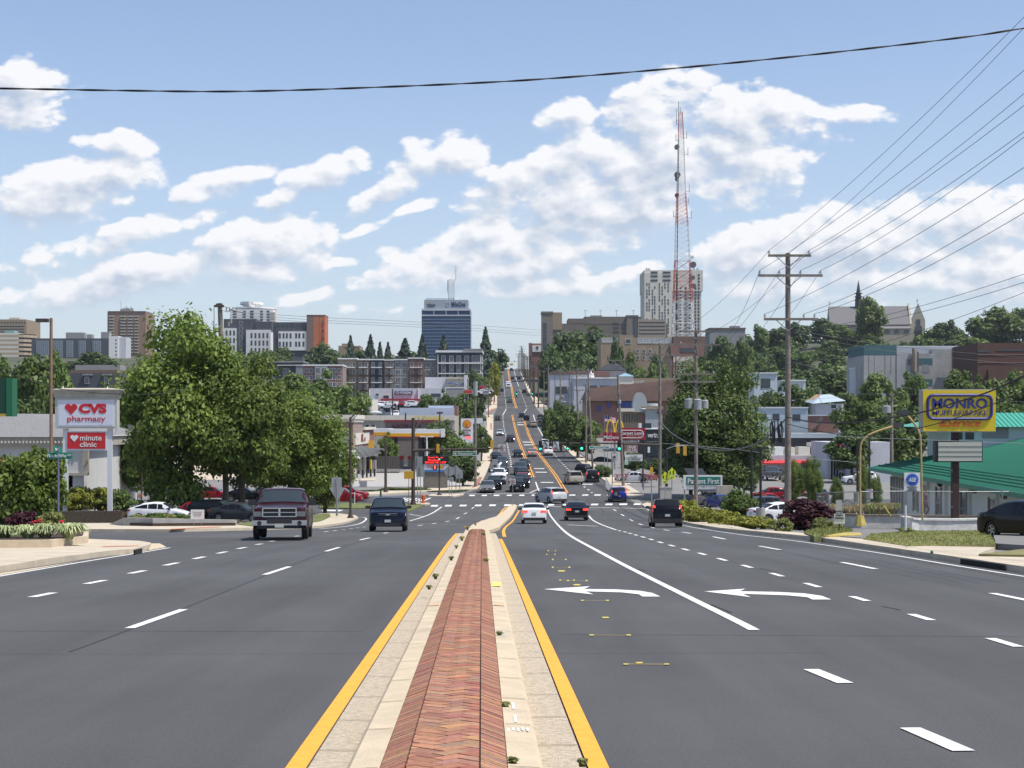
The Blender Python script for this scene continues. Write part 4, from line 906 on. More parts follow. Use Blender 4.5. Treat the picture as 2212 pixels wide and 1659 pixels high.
 def boxm(name,m,*bs):
  mb=MB()
  for b in bs:mb.box(*b[:6],b[6]if len(b)>6 else 0)
  return mb.mesh(name,m)
 hl=[];tl=[]
 for s in(-1,1):
  mb=MB()
  if kind=='pickup':mb.box(*sorted((s*wf*.66,s*wf*1.0)),F_-.03,F_+.16,.84,1.02);
  else:
   V=[(s*wf*.52,F_-.01,zf-.20),(s*wf*1.03,F_+.16,zf-.17),(s*wf*1.05,F_+.26,zf-.055),(s*wf*.58,F_+.055,zf-.075)]
   mb.add(V+[(x,y+.1,z-.03)for x,y,z in V],[(0,1,2,3),(4,7,6,5),(0,4,5,1),(1,5,6,2),(2,6,7,3),(3,7,4,0)])
  hl.append(mb.mesh('headlight',m_head))
  mb=MB()
  if kind in('suv','minivan'):
   V=[(s*wr_*.80,B_-.02,.92),(s*wr_*1.03,B_-.10,.92),(s*wr_*1.0,B_-.26,1.30 if kind=='suv' else 1.2),(s*wr_*.86,B_-.16,1.28 if kind=='suv' else 1.2)]
   mb.add(V+[(x,y-.1,z)for x,y,z in V],[(0,1,2,3),(4,7,6,5),(0,4,5,1),(1,5,6,2),(2,6,7,3),(3,7,4,0)])
  elif kind=='pickup':mb.box(*sorted((s*hw*.86,s*hw*.985)),B_-.06,B_+.012,.86,1.2)
  else:
   mb.box(*sorted((s*wr_*.58,s*wr_*1.06)),B_-.22,B_+.015,zr-.20,zr-.06)
  tl.append(mb.mesh('tail_light',m_tail))
 out['hl']=hl;out['tl']=tl
 if kind=='pickup':
  g=MB();g.box(-.60,.60,F_-.04,F_+.05,.84,1.14,1)
  for a in((-.61,.61,1.12,1.16),(-.61,.61,.82,.85),(-.62,-.58,.82,1.16),(.58,.62,.82,1.16),(-.035,.035,.85,1.12),(-.58,.58,.97,.995)):g.box(a[0],a[1],F_-.065,F_+.02,a[2],a[3],0)
  out['grille']=g.mesh('grille',[m_chrome,m_plast]);b=MB();b.box(-hw*.97,hw*.97,F_-.07,F_+.12,.52,.70,0);b.box(-.45,.45,F_-.09,F_,.58,.76,1);b.box(-.75,.75,F_-.02,F_+.1,.40,.52,1)
  for s in(-1,1):b.tube((s*.72,F_-.075,.60),(s*.72,F_-.05,.60),.085,n=12,mi=1)
  out['bumper']=b.mesh('front_bumper',[m_chrome,m_plast]);out['rbumper']=boxm('rear_bumper',m_chrome,(-hw*.95,hw*.95,B_-.02,B_+.14,.48,.66))
  out['bed']=boxm('bed',m_plast,(-hw*.84,hw*.84,L_*.10,L_*.47,1.26,1.305))
  out['fplate']=boxm('licence_plate',m_plate,(-.16,.16,F_-.10,F_-.08,.44,.58));out['rplate']=boxm('licence_plate',m_plate,(-.16,.16,B_+.14,B_+.15,.5,.64))
 else:
  out['grille']=boxm('grille',[m_plast,m_chrome],(-wf*.50,wf*.50,F_-.02,F_+.03,zf-.19,zf-.08),(-wf*.54,wf*.54,F_-.026,F_+.02,zf-.075,zf-.06,1),(-.09,.09,F_-.032,F_,zf-.15,zf-.10,1))
  out['bumper']=boxm('front_bumper',m_plast,(-wf*.72,wf*.72,F_-.025,F_+.03,.26,.40),*[tuple(sorted((s*wf*.80,s*wf*1.0)))+(F_+.02,F_+.09,.36,.46)for s in(-1,1)])
  zp=.80 if kind in('sedan',)else .78
  out['rbumper']=boxm('rear_bumper',m_plast,(-wr_*.98,wr_*.98,B_-.05,B_+.025,.26,.42 if kind!='suv' else .50))
  out['fplate']=boxm('licence_plate',m_plate,(-.15,.15,F_-.045,F_-.025,.43,.56));out['rplate']=boxm('licence_plate',m_plate,(-.15,.15,B_+.01,B_+.03,zp-.16,zp-.02))
 mt=tc_+(tf-tc_)*.28;ym=(mt-.5)*L_;zm=at(mt)[1]+.10;ms=[]
 for s in(-1,1):
  mb=MB();k=1.5 if kind=='pickup' else 1;mb.box(*sorted((s*hw*.95,s*(hw+.20*k**.5))),ym-.05,ym+.07,zm-.06*k,zm+.09*k);ms.append(mb.mesh('wing_mirror',m_plast))
 out['mirrors']=ms;out['r']=r;out['L']=L_;out['wt']=wt;out['hw']=hw
 out['handles']=None
 _V[kind]=out;return out
COLS={'maroon':(.030,.004,.007),'navy':(.003,.005,.014),'white':(.72,.73,.74),'black':(.003,.003,.0035),'silver':(.42,.44,.46),'grey':(.14,.145,.15),'darkgrey':(.035,.038,.042),'red':(.24,.008,.015),'blue':(.012,.022,.20),'gold':(.36,.33,.27),'darkgreen':(.012,.022,.018),'slate':(.05,.065,.085),'tan':(.26,.23,.18)}
def car(kind,colr,px,py,face,label,yaw=0,z=None,Y=None,lod=0,lights=0,cat=None,group='vehicles',sc_=1.0,keep=False):
 """px, py: ground contact seen in the photo; face 'f' towards us, 'b' away, 'l' pointing left, 'r' pointing right"""
 p=car_proto(kind);near=p['L']/2 if face in 'fb' else p['hw']
 if Y is None:Y=Yof(py,.03 if z is None else 0)
 if z is not None and lod<2 and Y<262:Y=Y if keep else Yof(HY+FPX*(CH-z)/Y,.0);z=None;flat=True
 else:flat=False
 Yc=Y+near*sc_*.94;x=Xp(px,Yc)
 if z is None:
  z=Zp(py,Y)if not keep else prof(Y);pitch=math.atan((G(x,Yc+2)-G(x,Yc-2))/4)if face in 'fb' else 0
  z=z+(G(x,Yc)-G(x,Y))if face in 'fb' else z
 else:pitch=0
 rz={'f':0,'b':math.pi,'r':math.pi/2,'l':-math.pi/2}[face]+R(yaw)
 name={'sedan':'sedan_car','hatch':'hatchback_car','suv':'suv','minivan':'minivan','pickup':'pickup_truck'}[kind]
 o=empty(name,(x,Yc,z),rz,label,cat or{'sedan':'car','hatch':'car','suv':'suv','minivan':'minivan','pickup':'pickup truck'}[kind],group)
 if face=='f':o.rotation_euler=(pitch,0,rz)
 if face=='b':o.rotation_euler=(-pitch,0,rz)
 o.scale=(sc_,sc_,sc_)
 def add(nm,me,loc=(0,0,0)):
  q=link_mesh(nm,me,o,loc);q.color=(*COLS[colr],1);return q
 add('body',p['body']);add('underbody',p['underbody']);add('windscreen',p['windscreen']);add('rear_window',p['rear_window'])
 for s in p['side']:add('side_window',s)
 for t in p['wt']:
  for s in(-1,1):
   w=add('wheel',p['wheel'],(s*(p['hw']-.13),(t-.5)*p['L'],p['r']))
   if lod<2:q=link_mesh('rim',p['rim'],w)
 if kind=='pickup':add('bed',p['bed'])
 if lod<2:
  for i,h in enumerate(p['hl']):
   if face!='b':q=add('headlight',h)
   if lights&1 and face!='b':q.material_slots[0].link='OBJECT';q.material_slots[0].material=m_headon
  for h in p['tl']:
   if face!='f':q=add('tail_light',h)
   if lights&2 and face!='f':q.material_slots[0].link='OBJECT';q.material_slots[0].material=m_tailon
  for h in p['mirrors']:add('wing_mirror',h)
  if face!='b':add('grille',p['grille']);add('front_bumper',p['bumper']);add('licence_plate',p['fplate'])
  if face!='f':add('rear_bumper',p['rbumper']);add('licence_plate',p['rplate'])
 return o
C_=car
ram=C_('pickup','maroon',613,1166,'f','maroon pickup truck with chrome crosshair grille, nearest oncoming vehicle',yaw=5)
C_('suv','navy',840,1147.5,'f','dark navy suv oncoming right behind the maroon pickup',yaw=3)
C_('sedan','white',1153,1131,'b','white sedan seen from behind in the left turn lane by the brick median',lights=2)
C_('sedan','black',1244,1124.5,'b','black sedan seen from behind beside the white sedan',lights=2)
cr=C_('suv','black',1437,1138.5,'b','black suv braking in the right lane before the stop line',lights=2,yaw=-2)
C_('suv','silver',1189,1088,'b','silver grey suv turning left across the junction',yaw=24,lights=2)
rv=C_('suv','blue',1333,1084.5,'b','bright blue small suv with spare wheel on its tail',yaw=2,lights=2,sc_=.94)
C_('minivan','gold',1239,1047,'b','champagne minivan just past the junction',yaw=6)
C_('suv','black',1279,1042,'b','black small suv right of the champagne minivan',lights=2)
C_('suv','black',1262,1027,'b','black suv leaving the lane toward the right drive',yaw=-18)
C_('sedan','silver',1366,1042,'l','silver white sedan pulling out of the lot behind the wooden pole',yaw=4)
# queue at the light
C_('sedan','grey',1053,1065.5,'f','grey sedan first in the outer queue at the light',lights=1)
C_('suv','black',1068,1058.5,'f','black suv second in the outer queue behind the grey sedan',lights=1)
C_('sedan','slate',1083,1030,'f','slate sedan third car behind the white bucket truck',lod=1)
C_('sedan','black',1083,1020,'f','black sedan squeezed behind the slate sedan',lod=1)
C_('suv','slate',1084,1008,'f','slate suv fourth behind the white bucket truck',lod=1)
C_('suv','black',1071,998,'f','black car edging out at the right side of the outer queue',lod=1,yaw=6)
C_('suv','black',1117,1063,'f','black suv first in the inner queue, behind the no u turn post',lights=1)
C_('suv','black',1128,1055,'f','black suv second in the inner queue with lit lamps',lights=1)
C_('sedan','red',1129,1046,'f','red roofed car in the middle of the inner queue')
C_('suv','navy',1129,1037,'f','navy suv behind the red roofed car')
C_('pickup','slate',1124,1026,'f','slate pickup in the inner queue')
C_('suv','darkgrey',1132,1014,'f','dark grey suv last in the inner queue',lights=1)
# up the hill
for a in[('sedan','black',1118,988,'f','black sedan oncoming alone above the queue',1,1),('sedan','gold',1150,986.5,'b','beige sedan driving uphill beside the left arrow signal',1,2),('suv','white',1184,984.5,'b','white suv uphill under the turn only signs',1,2),('suv','white',1177,966,'b','white car further uphill half behind the left arrow signal',1,0),('suv','maroon',1102,955.5,'f','maroon suv oncoming on the lower slope',1,0),('sedan','silver',1080,941,'f','silver sedan oncoming in the kerb lane of the slope',1,0),('suv','tan',1152,923.5,'b','bronze suv going uphill left of the solid white line',1,0),('suv','slate',1169,914.5,'b','slate suv in the right lane near the second junction',1,0),('suv','navy',1167,907,'b','navy suv ahead of the slate one at the second junction',1,0),('suv','black',1137,908.5,'b','black suv waiting at the second junction',1,0),('sedan','black',1127,902,'b','black sedan turning left at the second junction',1,0),('sedan','maroon',1075.5,908.5,'f','maroon sedan oncoming below the second junction',1,0),('sedan','darkgrey',1101,870,'f','grey sedan oncoming just above the second crosswalk',2,0),('suv','maroon',1133,849.5,'b','dull red car uphill beside the third signal',2,0),('sedan','navy',1084,846,'f','navy sedan oncoming left of the white box van',2,0),('suv','navy',1121,820,'b','navy suv high on the slope in the right lane',2,0),('sedan','black',1107,819.5,'b','black sedan high on the slope next to the double yellow line',2,0),('suv','black',1104.5,801.5,'b','black suv at the crest',2,0),('sedan','silver',1117,801,'b','silver car at the crest by the poles',2,0)]:
 C_(*a[:6],lod=a[6],lights=a[7])
# left side
C_('hatch','white',345,1120,'r','white hatchback parked behind the grey walled bed',Y=118,z=Zp(1121,115),keep=True)
C_('sedan','red',413,1119,'l','red sedan parked just behind the white hatchback',Y=123,z=Zp(1119,121),keep=True)
C_('suv','black',470,1121,'r','black car parked left of the leaning pole foot',Y=120,z=Zp(1122,118),yaw=-14,keep=True)
C_('sedan','darkgrey',520,1122,'r','dark grey sedan parked right of the leaning pole foot',Y=119,z=Zp(1122,117),yaw=-18,keep=True)
C_('pickup','white',372,1080,'l','white pickup parked side on by the iron fence',Y=203,z=Zp(1081,203))
C_('sedan','red',459,1080,'r','red sedan parked beyond the tallest maple trunk',Y=200,z=Zp(1080,200))
C_('sedan','black',530,1084,'r','black sedan parked far back under the maples',Y=195,z=Zp(1085,195))
C_('suv','black',568,1087,'b','black suv under the maples left of the maroon pickup roof',Y=172,z=Zp(1087,172),yaw=20)
C_('suv','red',735,1088,'r','nearer of the two red suvs waiting in the side street',Y=174,z=Zp(1088.5,174),yaw=-3)
C_('suv','red',750,1083,'r','farther of the two red suvs, nosing out behind the first',Y=180,z=Zp(1083,180),yaw=-3)
C_('sedan','silver',733,1057,'f','pale silver car parked by the brick pharmacy door',Y=215,z=Zp(1058,215),lod=1)
C_('suv','white',1044,981,'r','white suv nosing out of the drive beside the uphill sidewalk',lod=1,Y=335,z=Zp(982,335))
ml=[('suv','black',738,896,'f','black suv at the left of the parked row above the white store roof'),('suv','white',757,895.5,'f','white suv second in the parked row above the white store roof'),('sedan','silver',776,897,'f','silver sedan third in the parked row above the store roof'),('sedan','slate',797,898,'f','slate sedan right of the curved lamp arm in the parked row'),('sedan','slate',824,898.5,'f','slate sedan in the middle of the parked row above the roof'),('suv','white',854,900,'f','white suv with dark windscreen in the parked row, left one of a pair'),('suv','white',880,900,'f','white suv, right one of a pair above the store roof'),('minivan','navy',905,901,'b','dark blue van in the parked row above the store roof'),('suv','black',928,901,'r','black suv side on at the right of the parked row'),('sedan','black',945,901.5,'f','low black car at the right end of the parked row')]
for a in ml:C_(*a,lod=2,Y=352,z=Zp(a[3]+3,352),group='cars parked behind the white store')
for a in[('suv','silver',812,884,'f','silver van low at the left of the dealer lot'),('sedan','white',817,877,'f','white sedan at the back left of the dealer lot'),('sedan','silver',836,882,'r','silver sedan side on in the dealer lot'),('sedan','white',843,876,'l','white sedan behind the silver one in the dealer lot'),('suv','white',826,879,'f','white suv between the sedans of the dealer lot'),('suv','white',893,877,'r','white suv right of the lamp in the dealer lot'),('sedan','red',867,876,'f','red car at the dealer entrance'),('sedan','silver',880,879,'f','silver car at the dealer entrance')]:
 C_(*a,lod=2,Y=450,z=Zp(a[3]+1,450),group='cars of the dealer lot')
for a in[('suv','red',1042,842,'f','red truck in the lot beside the hill sidewalk',520),('sedan','white',1044,852,'r','white sedan in the lot beside the hill sidewalk',500),('sedan','silver',1051,848,'r','silver sedan behind the white one by the hill sidewalk',510),('suv','silver',1005,902,'b','silver suv behind the shell price sign top',395),('suv','grey',1049,856,'f','grey suv in front of the hill sidewalk lot',490)]:
 C_(*a[:6],lod=2,Y=a[6],z=Zp(a[3],a[6]))
# right side
C_('sedan','navy',1296,1003,'l','dark blue car coming out beside the flagpoles',Y=285,z=Zp(1004,285),lod=1,yaw=-18)
C_('suv','black',1415,997,'l','black suv parked behind the wooden pole by the wireless shop',Y=290,z=Zp(998,290),lod=1)
C_('pickup','white',1551,1042,'f','white pickup parked above the green medical sign',Y=215,z=Zp(1043,215),yaw=8)
C_('sedan','silver',1577,1038,'b','silver sedan parked right of the white pickup',Y=222,z=Zp(1038.5,222),lod=1)
C_('pickup','slate',1666,1038,'f','dark blue pickup parked under the red awning behind the tall pole',Y=222,z=Zp(1039,222),lod=1)
C_('sedan','grey',1548,1093,'r','grey sedan parked below the green medical sign',Y=148,z=Zp(1095,148),yaw=10)
C_('sedan','blue',1560,1100,'f','blue and white car behind the lamp pole by the hedge',Y=132,z=Zp(1104,132),yaw=20,sc_=.9)
C_('sedan','red',1662,1098,'r','red sedan behind the thin black lamp pole',Y=136,z=Zp(1100,136),yaw=12)
C_('suv','slate',1663,1116,'r','blue grey suv parked left of the purple bush',Y=118,z=Zp(1119,118),yaw=14)
C_('sedan','white',1690,1131,'r','white car peeking out left of the purple bush',Y=104,z=Zp(1133,104),yaw=14)
C_('suv','red',1722,1077,'b','red suv rear on right of the tall pole',Y=152,z=Zp(1080,152),yaw=14)
C_('sedan','black',1770,1087,'b','black sedan rear on above the purple bush',Y=146,z=Zp(1089,146),yaw=-10)
C_('suv','white',1857,1046,'l','white suv parked before the shop windows',Y=205,z=Zp(1047,205),lod=1)
C_('sedan','red',1668,1082,'l','red car roof beyond the red sedan',Y=160,z=Zp(1087,160),lod=1)
C_('sedan','black',2236,1168,'f','glossy black sedan parked on the drive at the right edge',Y=66,z=Zp(1166,67),yaw=22)
for a in[('suv','slate',1300,902,'f','slate car in the dealer lot left of the flag',430),('suv','white',1318,903,'f','white car in the dealer lot right of the flag',432),('sedan','black',1309,897,'f','black car behind the two by the flag',440),('sedan','white',1675,1030,'f','white car behind the tall pole',240)]:
 C_(*a[:6],lod=2,Y=a[6],z=Zp(a[3],a[6]))
# spare wheel of the blue suv
q=link_mesh('spare_wheel',_V['suv']['wheel'],rv,(.35,2.36,.95),R(90));link_mesh('rim',_V['suv']['rim'],q)
# chrome roof bars and details
def roofbars(o,mat=m_chrome):
 mb=MB()
 for s in(-1,1):mb.path([(s*.62,-.35,1.66),(s*.62,-.2,1.73),(s*.60,1.4,1.71),(s*.6,1.55,1.64)],.02,6)
 mb.build('roof_rails',mat,o)
roofbars(cr,m_plast)
# bucket truck in the queue
def bucket_truck(px,py):
 Y=Yof(py);x=Xp(px,Y+3.4);o=empty('bucket_truck',(x,Y+3.4,Zp(py,Y)),0,'white bucket truck with folded boom in the outer queue','truck','vehicles')
 p=car_proto('pickup');b=link_mesh('cab',p['body'],o,(0,-.55,.25));b.color=(*COLS['white'],1)
 for nm in('windscreen','rear_window'):link_mesh(nm,p[nm],o,(0,-.55,.25))
 for s in p['side']:link_mesh('side_window',s,o,(0,-.55,.25))
 link_mesh('grille',p['grille'],o,(0,-.55,.1));link_mesh('front_bumper',p['bumper'],o,(0,-.55,0))
 for h in p['hl']:link_mesh('headlight',h,o,(0,-.55,.15))
 for h in p['mirrors']:link_mesh('wing_mirror',h,o,(0,-.55,.3))
 for t in(-2.3,1.6):
  for s in(-1,1):w=link_mesh('wheel',p['wheel'],o,(s*.85,t,.41));link_mesh('rim',p['rim'],w)
 mb=MB();mb.box(-1.08,1.08,.3,3.6,.7,1.0);mb.box(-1.08,-.75,.3,3.5,1.0,1.75);mb.box(.75,1.08,.3,3.5,1.0,1.75);mb.build('utility_body',M('truck_white',(.7,.7,.7),.4),o)
 mb=MB();mb.tube((0,1.0,1.0),(0,1.0,2.3),.22,n=10);mb.path([(0,1.0,2.35),(-.45,-1.9,3.0)],.13,6);mb.path([(0,1.0,2.4),(.3,3.2,2.7)],.15,6);mb.build('boom',M('boom_white',(.72,.72,.70),.4),o)
 mb=MB();mb.box(-.85,-.1,-2.7,-1.9,2.6,3.3);mb.build('bucket',M('bucket_grey',(.3,.31,.32),.6),o)
 mb=MB();mb.box(-1.35,-1.1,-1.4,-1.15,1.6,2.1);mb.box(1.1,1.35,-1.4,-1.15,1.6,2.1);mb.build('wide_mirror',m_plast,o)
bucket_truck(1077,1047.5)
def box_van(px,py):
 Y=Yof(py);x=Xp(px,Y+3);o=empty('box_van',(x,Y+3,Zp(py,Y)),0,'white box van oncoming high on the slope','van','vehicles');o.rotation_euler=(R(3.8),0,0)
 mb=MB();mb.box(-1.15,1.15,-1.4,3,.75,3.0);mb.build('cargo_box',M('van_white',(.72,.72,.72),.4),o)
 mb=MB();mb.side_prism([(-3,.55),(-3,1.15),(-2.5,1.3),(-2.0,2.1),(-1.4,2.15),(-1.4,.5)],-.98,.98);mb.build('cab',M('van_white',(.72,.72,.72),.4),o)
 mb=MB();mb.add([(-.86,-2.49,1.34),(.86,-2.49,1.34),(.8,-2.06,2.06),(-.8,-2.06,2.06)],[(0,1,2,3)]);mb.build('windscreen',m_glass,o,(0,-.02,0))
 mb=MB();mb.box(-.6,.6,-3.05,-3,.75,1.0);mb.build('grille',m_plast,o)
 for t in(-2.3,1.8):
  for s in(-1,1):link_mesh('wheel',car_proto('pickup')['wheel'],o,(s*.85,t,.41))
box_van(1098.5,838.6)
# ------------------------------------------------------------ buildings
m_win=M('window_glass',(.025,.035,.045),.12,spec=.8)
m_winb=M('window_blue',(.018,.05,.12),.35,spec=.3)
m_frame=M('window_frame_white',(.62,.62,.60),.6)
m_frd=M('window_frame_dark',(.05,.05,.055),.6)
def wallm(name,c,var=.08,vs=.6,rough=.9):return M(name,c,rough,var=var,vscale=vs,bump=.15,bscale=6)
def brickm(name,c,c2,mort=(.35,.33,.3),s=1.0):
 if name in MATS:return MATS[name]
 m=M(name,c,.9);nt=m.node_tree;b=nt.nodes.new('ShaderNodeTexBrick');tc=nt.nodes.new('ShaderNodeTexCoord')
 mp=nt.nodes.new('ShaderNodeMapping');mp.inputs['Rotation'].default_value=(R(90),0,0);nt.links.new(tc.outputs['Object'],mp.inputs[0]);nt.links.new(mp.outputs[0],b.inputs['Vector'])
 b.inputs['Color1'].default_value=(*c,1);b.inputs['Color2'].default_value=(*c2,1);b.inputs['Mortar'].default_value=(*mort,1);b.inputs['Scale'].default_value=2.0/s;b.inputs['Mortar Size'].default_value=.015
 b.inputs['Brick Width'].default_value=.5;b.inputs['Row Height'].default_value=.18
 nt.links.new(b.outputs['Color'],nt.nodes['Principled BSDF'].inputs['Base Color']);return m
W_TAN=wallm('wall_tan',(.30,.23,.155));W_BROWN=wallm('wall_brown',(.16,.115,.085));W_GREY=wallm('wall_grey',(.26,.26,.26));W_DK=wallm('wall_charcoal',(.075,.08,.092))
W_NAVY=wallm('wall_navy',(.045,.055,.075));W_WHITE=wallm('wall_white',(.70,.70,.68));W_CREAM=wallm('wall_cream',(.62,.58,.50));W_ORANGE=wallm('wall_orange',(.50,.155,.07));W_BRICK=brickm('wall_brick',(.22,.075,.05),(.17,.06,.045),s=2)
W_LAV=wallm('wall_pale',(.50,.51,.54));W_STONE=wallm('wall_stone',(.38,.35,.29),.2,1.5);W_REDB=brickm('wall_redbrick',(.24,.085,.055),(.18,.065,.045))
R_GREY=wallm('roof_grey',(.16,.16,.165),.2,2);R_BROWN=wallm('roof_brown',(.15,.095,.075),.12,.5);R_TEAL=wallm('roof_teal',(.06,.14,.15));R_MEM=wallm('roof_membrane',(.42,.42,.41),.15,.4)
_WM={}
def wmesh(w,h,mat,fr,mull=1,name='window'):
 k=(round(w,2),round(h,2),mat.name,fr.name if fr else '',mull)
 if k not in _WM:
  mb=MB();t=min(.12,w*.12)
  mb.box(-w/2,w/2,-.05,.02,0,h,0)
  if fr:
   mb.box(-w/2-t,-w/2,-.10,.02,-t,h+t,1);mb.box(w/2,w/2+t,-.10,.02,-t,h+t,1);mb.box(-w/2,w/2,-.10,.02,h,h+t,1);mb.box(-w/2,w/2,-.12,.02,-t,0,1)
   for q in range(1,mull):x=-w/2+w*q/mull;mb.box(x-t*.3,x+t*.3,-.075,-.04,0,h,1)
  _WM[k]=mb.mesh(name,[mat,fr or mat])
 return _WM[k]
class Bld:
 def __init__(s,name,label,px0,px1,ytop,Y,depth,mat,cat='building',rz=0,zb=None,group=None,extra=2.0,roof=None,wall='wall'):
  s.W=(px1-px0)*Y/FPX;xc=Xp((px0+px1)/2,Y);g=(min(G(xc-s.W/2,Y),G(xc+s.W/2,Y),G(xc,Y+depth))if zb is None else zb)-.3
  s.o=empty(name,(xc,Y,g),rz,label,cat,group);s.g=g;s.H=Zp(ytop,Y)-g;s.D=depth;s.Y=Y;s.xc=xc;s.cnt={};s.stuff={}
  mb=MB();mb.box(-s.W/2,s.W/2,0,depth,0,s.H);mb.build(wall,mat,s.o)
  if roof is not None:
   mb=MB();mb.box(-s.W/2+.3,s.W/2-.3,.3,depth-.3,s.H-.1,s.H+.04);mb.build('roof',roof,s.o)
 def lx(s,px):return Xp(px,s.Y)-s.xc
 def lz(s,py):return Zp(py,s.Y)-s.g
 def part(s,name,mat,px0,px1,y0,y1,f=.15,b=0.,label=None,mb=None):
  """block on the facade given in photo columns and rows; stands f proud, reaches b deep"""
  m=MB();m.box(s.lx(px0),s.lx(px1),-f,b,s.lz(max(y0,y1)),s.lz(min(y0,y1)));o=m.build(name,mat,s.o)
  if label:o['label']=label
  return o
 def win(s,px0,px1,y0,y1,mat=None,fr=m_frame,mull=1,off=0,name='window'):
  w=abs(px1-px0)*s.Y/FPX;h=abs(y1-y0)*s.Y/FPX;me=wmesh(w,h,mat or m_win,fr,mull)
  s._put(me,(s.lx((px0+px1)/2),-off-.01,s.lz(max(y0,y1))),0,name)
 def _put(s,me,loc,rz,name='window'):
  c=s.cnt.get(name,0)
  if c<96:link_mesh(name,me,s.o,loc,rz)
  else:s.stuff.setdefault(name,[]).append((me,loc,rz))
  s.cnt[name]=c+1
 def grid(s,px0,px1,y0,y1,nx,ny,fw=.5,fh=.5,mat=None,fr=m_frame,mull=1,off=0,skip=None):
  cw=(px1-px0)/nx;chh=(y1-y0)/ny
  for j in range(ny):
   for i in range(nx):
    if skip and skip(i,j):continue
    cx=px0+cw*(i+.5);cy=y0+chh*(j+.5);s.win(cx-cw*fw/2,cx+cw*fw/2,cy-chh*fh/2,cy+chh*fh/2,mat,fr,mull,off)
 def side(s,sx,y0f,y1f,z0,z1,nx,nz,fw=.5,fh=.5,mat=None,fr=m_frame,x=None):
  """windows on the right (sx=1) or left (-1) wall"""
  x=s.W/2*sx if x is None else x;cw=(y1f-y0f)/nx;chh=(z1-z0)/nz;me=wmesh(cw*fw,chh*fh,mat or m_win,fr)
  for j in range(nz):
   for i in range(nx):s._put(me,(x+.01*sx,y0f+cw*(i+.5),z0+chh*(j+.5)-chh*fh/2),R(90)*sx)
 def done(s):
  for name,L_ in s.stuff.items():
   bm=bmesh.new();mats=None
   for me,loc,rz in L_:
    t=me.copy();t.transform(Matrix.Translation(loc)@Matrix.Rotation(rz,4,'Z'));bm.from_mesh(t);mats=list(me.materials);bpy.data.meshes.remove(t)
   m=bpy.data.meshes.new('windows');bm.to_mesh(m);bm.free()
   for q in mats:m.materials.append(q)
   o=link_mesh('windows',m,s.o);o['kind']='stuff'
  return s.o
def text(st,h,mat,parent,loc,width=None,rz=0,bold=.0,ext=.02,name='lettering',shear=0,align='CENTER',rx=90):
 cu=bpy.data.curves.new('t','FONT');cu.body=st;cu.size=1;cu.align_x=align;cu.align_y='CENTER';cu.offset=bold*.5;cu.extrude=.5;cu.shear=shear;cu.resolution_u=3
 to=bpy.data.objects.new('t',cu);col.objects.link(to)
 dg=bpy.context.evaluated_depsgraph_get();me=bpy.data.meshes.new_from_object(to.evaluated_get(dg));bpy.data.objects.remove(to);bpy.data.curves.remove(cu)
 xs=[v.co.x for v in me.vertices];ys=[v.co.y for v in me.vertices];k=h/max(1e-6,max(ys)-min(ys));kx=k if width is None else width/max(1e-6,max(xs)-min(xs))
 cy=(max(ys)+min(ys))/2;cx=(max(xs)+min(xs))/2 if align=='CENTER' else min(xs)
 for v in me.vertices:v.co=Vector(((v.co.x-cx)*kx,-v.co.z*ext,(v.co.y-cy)*k))
 me.materials.clear();me.materials.append(mat);me.name=name
 o=link_mesh(name,me,parent,loc,rz)
 return o
BL=[]
# --- far left skyline
b=Bld('office_building','tan hotel block with a parapet of square windows at the left edge',-30,57,690,1010,30,W_TAN,roof=R_GREY);BL.append(b)
b.grid(-28,56,694,700,14,1,.5,.6,fr=None);
for j in range(6):b.part('dark_band',m_win,-20,52,704+j*6,706.5+j*6,.05)
b.part('rooftop_plant',W_CREAM,20,42,690,686,0,8);b.done()
b=Bld('office_building','curved tan office with brown ribbon windows at the left edge',-60,40,719,930,20,W_CREAM,roof=R_GREY)
mb=MB();rr=27*930/FPX;cx=b.lx(40)
for k in range(6):
 z0=b.lz(776-k*9.5);z1=b.lz(776-k*9.5-5.2);pts=[(cx+math.cos(a)*rr,10+math.sin(a)*10)for a in np.linspace(-math.pi/2,math.pi/2,9)]
 mb.prism([(-b.W/2,-.02)]+pts+[(-b.W/2,20)],z0,z1)
mb.build('spandrels',wallm('spandrel_tan',(.42,.34,.24)),b.o)
mb=MB();pts=[(cx+math.cos(a)*rr*.97,10+math.sin(a)*9.7)for a in np.linspace(-math.pi/2,math.pi/2,9)];mb.prism([(-b.W/2-.1,.2)]+pts+[(-b.W/2-.1,19)],0,b.lz(721));mb.build('ribbon_glazing',M('bronze_glass',(.06,.035,.03),.2),b.o)
b.part('rooftop_plant',M('copper_green',(.25,.42,.38),.8),10,30,719,714,0,8);b.done()
b=Bld('apartment_building','long dark blue grey apartment slab with grids of small windows',68,235,731,900,14,W_DK,roof=R_GREY)
for(a,c,nx)in((78,105,6),(115,135,5),(143,158,4),(170,185,4),(200,218,4)):
 b.part('bay_panel',wallm('panel_bluegrey',(.26,.30,.34)),a,c,736,772,.3);b.grid(a+.5,c-.5,737,771,nx,8,.6,.45,fr=None,off=.3)
for a,c,t in((141,180,718),(186,197,722),(217,235,717)):b.part('rooftop_plant',W_GREY,a,c,731,t,-1,6)
b.part('end_wall',W_WHITE,235,256,726,790,0,13);b.part('end_wall',W_LAV,256,271,728,790,-1,13)
for j in range(7):b.win(249,252,733+j*8,736+j*8,fr=None)
b.done()
b=Bld('apartment_tower','tan and brown apartment tower with white balcony bands and rooftop antennas',232,315,675,985,24,wallm('tower_brown',(.27,.18,.13)),roof=R_GREY)
b.part('top_parapet',W_BROWN,233,314,672,675,.3,20)
